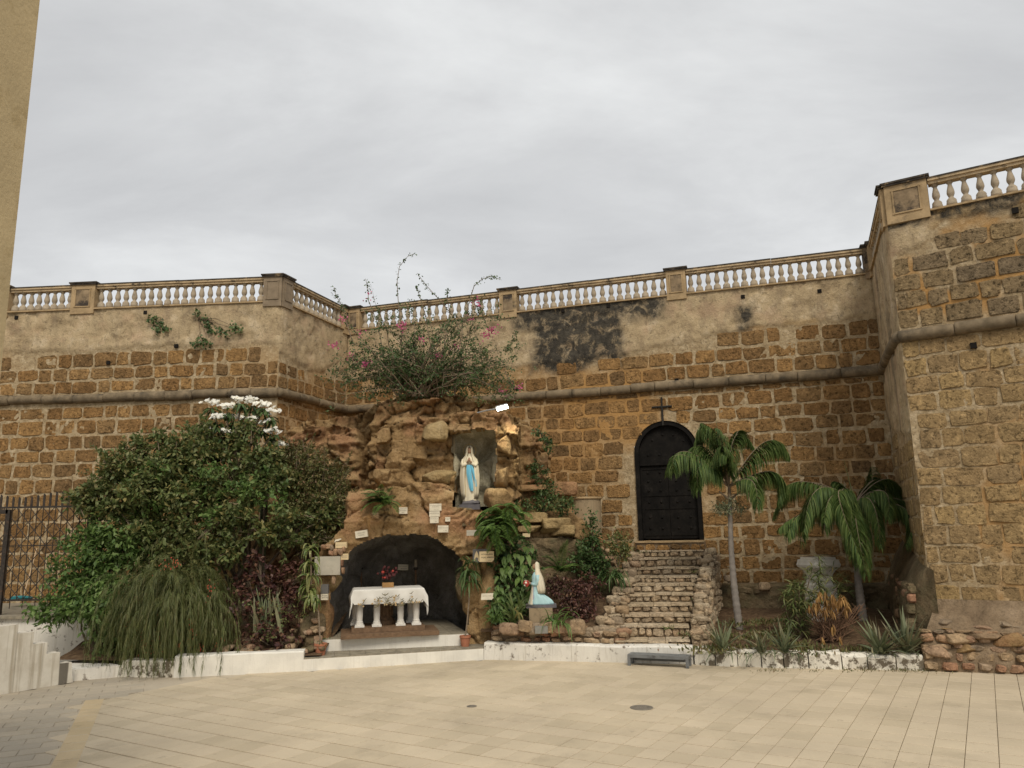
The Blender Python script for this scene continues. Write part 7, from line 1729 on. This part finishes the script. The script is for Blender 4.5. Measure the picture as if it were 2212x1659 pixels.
for k in range(60):
    e = at_y(rg.uniform(1735, 1868), rg.uniform(1300, 1345) + (abs(rg.normal(0, 12))), 14.5 + rg.uniform(-.25, .35)); b0_ = np.array([dp[0] + rg.normal(0, .1), dp[1] + rg.normal(0, .08), .3]); sb_.tube([b0_, b0_ * .5 + e * .5 + rg.normal(0, .03, 3), e], [.012, .009, .006], 5)
    for q in range(5): f = rg.uniform(.55, .95); c_ = b0_ * (1 - f) + e * f; sb_.tube([c_, c_ + np.array([rg.normal(0, .07), rg.normal(0, .05), rg.uniform(.03, .1)])], [.006, .003], 4)
sb_.obj('stems', plain('dead_wood', (.15, .085, .05), .95, .3, 20, .3), dpt)
hang = [at_y(rg.normal(1795, 18), rg.uniform(1268, 1320), 14.25 + rg.uniform(-.1, .15)) for _ in range(22)] + [at_y(1798, 1352, 14.2), at_y(1776, 1380, 14.2), at_y(1790, 1392, 14.2), at_y(1815, 1378, 14.2), at_y(1765, 1295, 14.3), at_y(1828, 1300, 14.3), at_y(1748, 1310, 14.3)]
whorls(hang, 11, .17, .013, 'lf_dry', dpt, 113, 'dead_leaves', (-1.2, -.1), (1.0, 2.5))
AG = [(1562, 1402, 13.75, 26, .42, 'slender upright agave beside the stair cheek wall'), (1645, 1408, 13.65, 18, .34, 'straggly pale agave between two others on the kerb'), (1693, 1408, 13.6, 26, .42, 'upright spiky agave before the oleander'), (1903, 1412, 13.35, 32, .55, 'large agave trailing one leaf over the kerb stones'), (1957, 1408, 13.35, 34, .52, 'large agave beside the rubble footing')]
for k, (px, py, Y, n, L, lab) in enumerate(AG):
    c_ = at_y(px, py, Y); lily(px, py, Y, int(n * 1.4), L * 1.45, .034 if k > 2 else .026, 120 + k, 'agave', lab, 'lf_agave', (.35, 1.45), (-.1, .35), .035, 'agave', None, (.8, 1, .85, .6, .3, 0))
t_ = thing('agave_offsets', 'low dry agave offsets sprawling along the kerb', 'agave', tuple(at_y(1630, 1412, 13.6))); lv = Leaves(); rg = np.random.default_rng(131)
for px in (1540, 1580, 1610, 1628, 1660, 1675, 1710, 1722, 1885, 1930, 1980):
    n = 8; c_ = at_y(px, 1412, 13.5 if px < 1800 else 13.2); a = rg.uniform(0, 2 * math.pi, n); e = rg.uniform(-.3, .9, n); lv.blades(np.repeat(c_[None], n, 0), np.stack([np.cos(a) * np.cos(e), np.sin(a) * np.cos(e), np.sin(e)], 1), np.tile([0, 0, 1.], (n, 1)), rg.uniform(.15, .32, n), .013, rg, 5, rg.uniform(.1, 1.2, n), (.8, 1, .7, .4, 0), .4)
lv.obj('leaves', M['lf_agave'], t_)
# low weeds
def weeds(name, label, spots, seed, L=.07, mat='lf_mid', n=40, spread=.12):
    rg = np.random.default_rng(seed); o = spots[0]; t = thing(name, label, 'weeds', tuple(o)); lv = Leaves()
    for p in spots:
        P_ = p + rg.normal(0, 1, (n, 3)) * np.array([spread, spread * .6, .015]); lv.diamonds(P_, np.stack([rg.normal(0, .5, n), rg.normal(0, .5, n), rg.uniform(.2, 1.2, n)], 1), rg.normal(0, 1, (n, 3)), L * rg.uniform(.5, 1.2, n), L * .16, rg)
    lv.obj('leaves', M[mat], t, kind='stuff'); return t
weeds('ground_weeds', 'low weeds and moss between the palms and the kerb stones', [at_y(x, y, 13.7 + (1410 - y) * .03) for x, y in ((1530, 1405), (1590, 1400), (1620, 1380), (1655, 1370), (1720, 1395), (1745, 1405), (1770, 1410), (1840, 1410), (1865, 1405), (1990, 1410), (1615, 1350), (1650, 1345), (1560, 1380))], 141, .10, 'lf_olive', 150, .26)
weeds('kerb_weeds', 'thin line of weeds where the kerb stones meet the paving', [at_z(x, 1450, 0) for x in (1660, 1680, 1760, 1840, 1870, 1930, 1950, 1975, 2010, 2040)], 142, .05, 'lf_olive', 34, .12)
weeds('stair_weeds', 'small weeds in the cracks of the stone steps', [at_y(x, y, Y) + np.array([0, -.06, .02]) for x, y, Y in ((1478, 1372, 14.5), (1500, 1317, 15.6), (1506, 1296, 16), (1496, 1238, 16.9), (1383, 1195, 17.7), (1440, 1360, 14.6))], 143, .06, 'lf_mid', 30, .08)
# weeds rooted in the bastion wall
WLF = W['left']
for lab, spots in (('small leafy sprig rooted in the plaster below the balusters', [(332, 690), (345, 692), (352, 704), (362, 712), (342, 714)]), ('larger leafy weed with dry roots hanging on the bastion plaster', [(430, 680), (445, 690), (452, 704), (460, 715), (480, 715), (510, 708), (520, 715), (495, 722), (440, 740), (455, 745), (427, 745)])):
    pt = []; 
    for x, y in spots: s_, z_ = WLF.s_at(x, y); pt.append(WLF.P(s_, z_, .10))
    t_ = thing('wall_weed', lab, 'weed', tuple(pt[0])); rg = np.random.default_rng(len(spots)); lv = Leaves()
    for p in pt: n = 22; lv.diamonds(p + rg.normal(0, .05, (n, 3)), rg.normal(0, 1, (n, 3)) + np.array([0, -.4, -.5]), rg.normal(0, .5, (n, 3)) + np.array([0, -1, .3]), .09 * rg.uniform(.6, 1.1, n), .032, rg)
    lv.obj('leaves', M['lf_dark'], t_); sb_ = MB()
    for p in pt[1:]: sb_.tube([pt[0] - np.array([0, -.08, .1]), (pt[0] + p) / 2 + rg.normal(0, .04, 3), p], [.008, .006, .003], 4)
    sb_.obj('stems', M['bark'], t_)

# ------------------------------------------------------------------ groups of look-alikes
GROUPS = {'plaque': 'votive plaques on the grotto', 'agave': 'agaves along the kerb', 'palm_tree': 'palms before the wall', 'flower_pot': 'terracotta pots on the cave steps', 'potted_dracaena': 'shrubs in the terracotta pots',
          'fortress_wall': 'walls of the fortress', 'balustrade': 'balustrades on the fortress walls', 'manhole_cover': 'covers set in the paving', 'candle_stand': 'candle stands behind the altar', 'lily_clump': 'lily clumps around the grotto',
          'garden_kerb': 'white kerbs of the planting beds', 'hanging_fern': 'ferns hanging beside the cave', 'wall_weed': 'weeds rooted in the bastion wall', 'wall_footing': 'rough footings along the wall'}
for o in list(COL.objects):
    if o.parent is None:
        g = GROUPS.get(o.name.split('.')[0])
        if g and o.get('category'): o['group'] = g
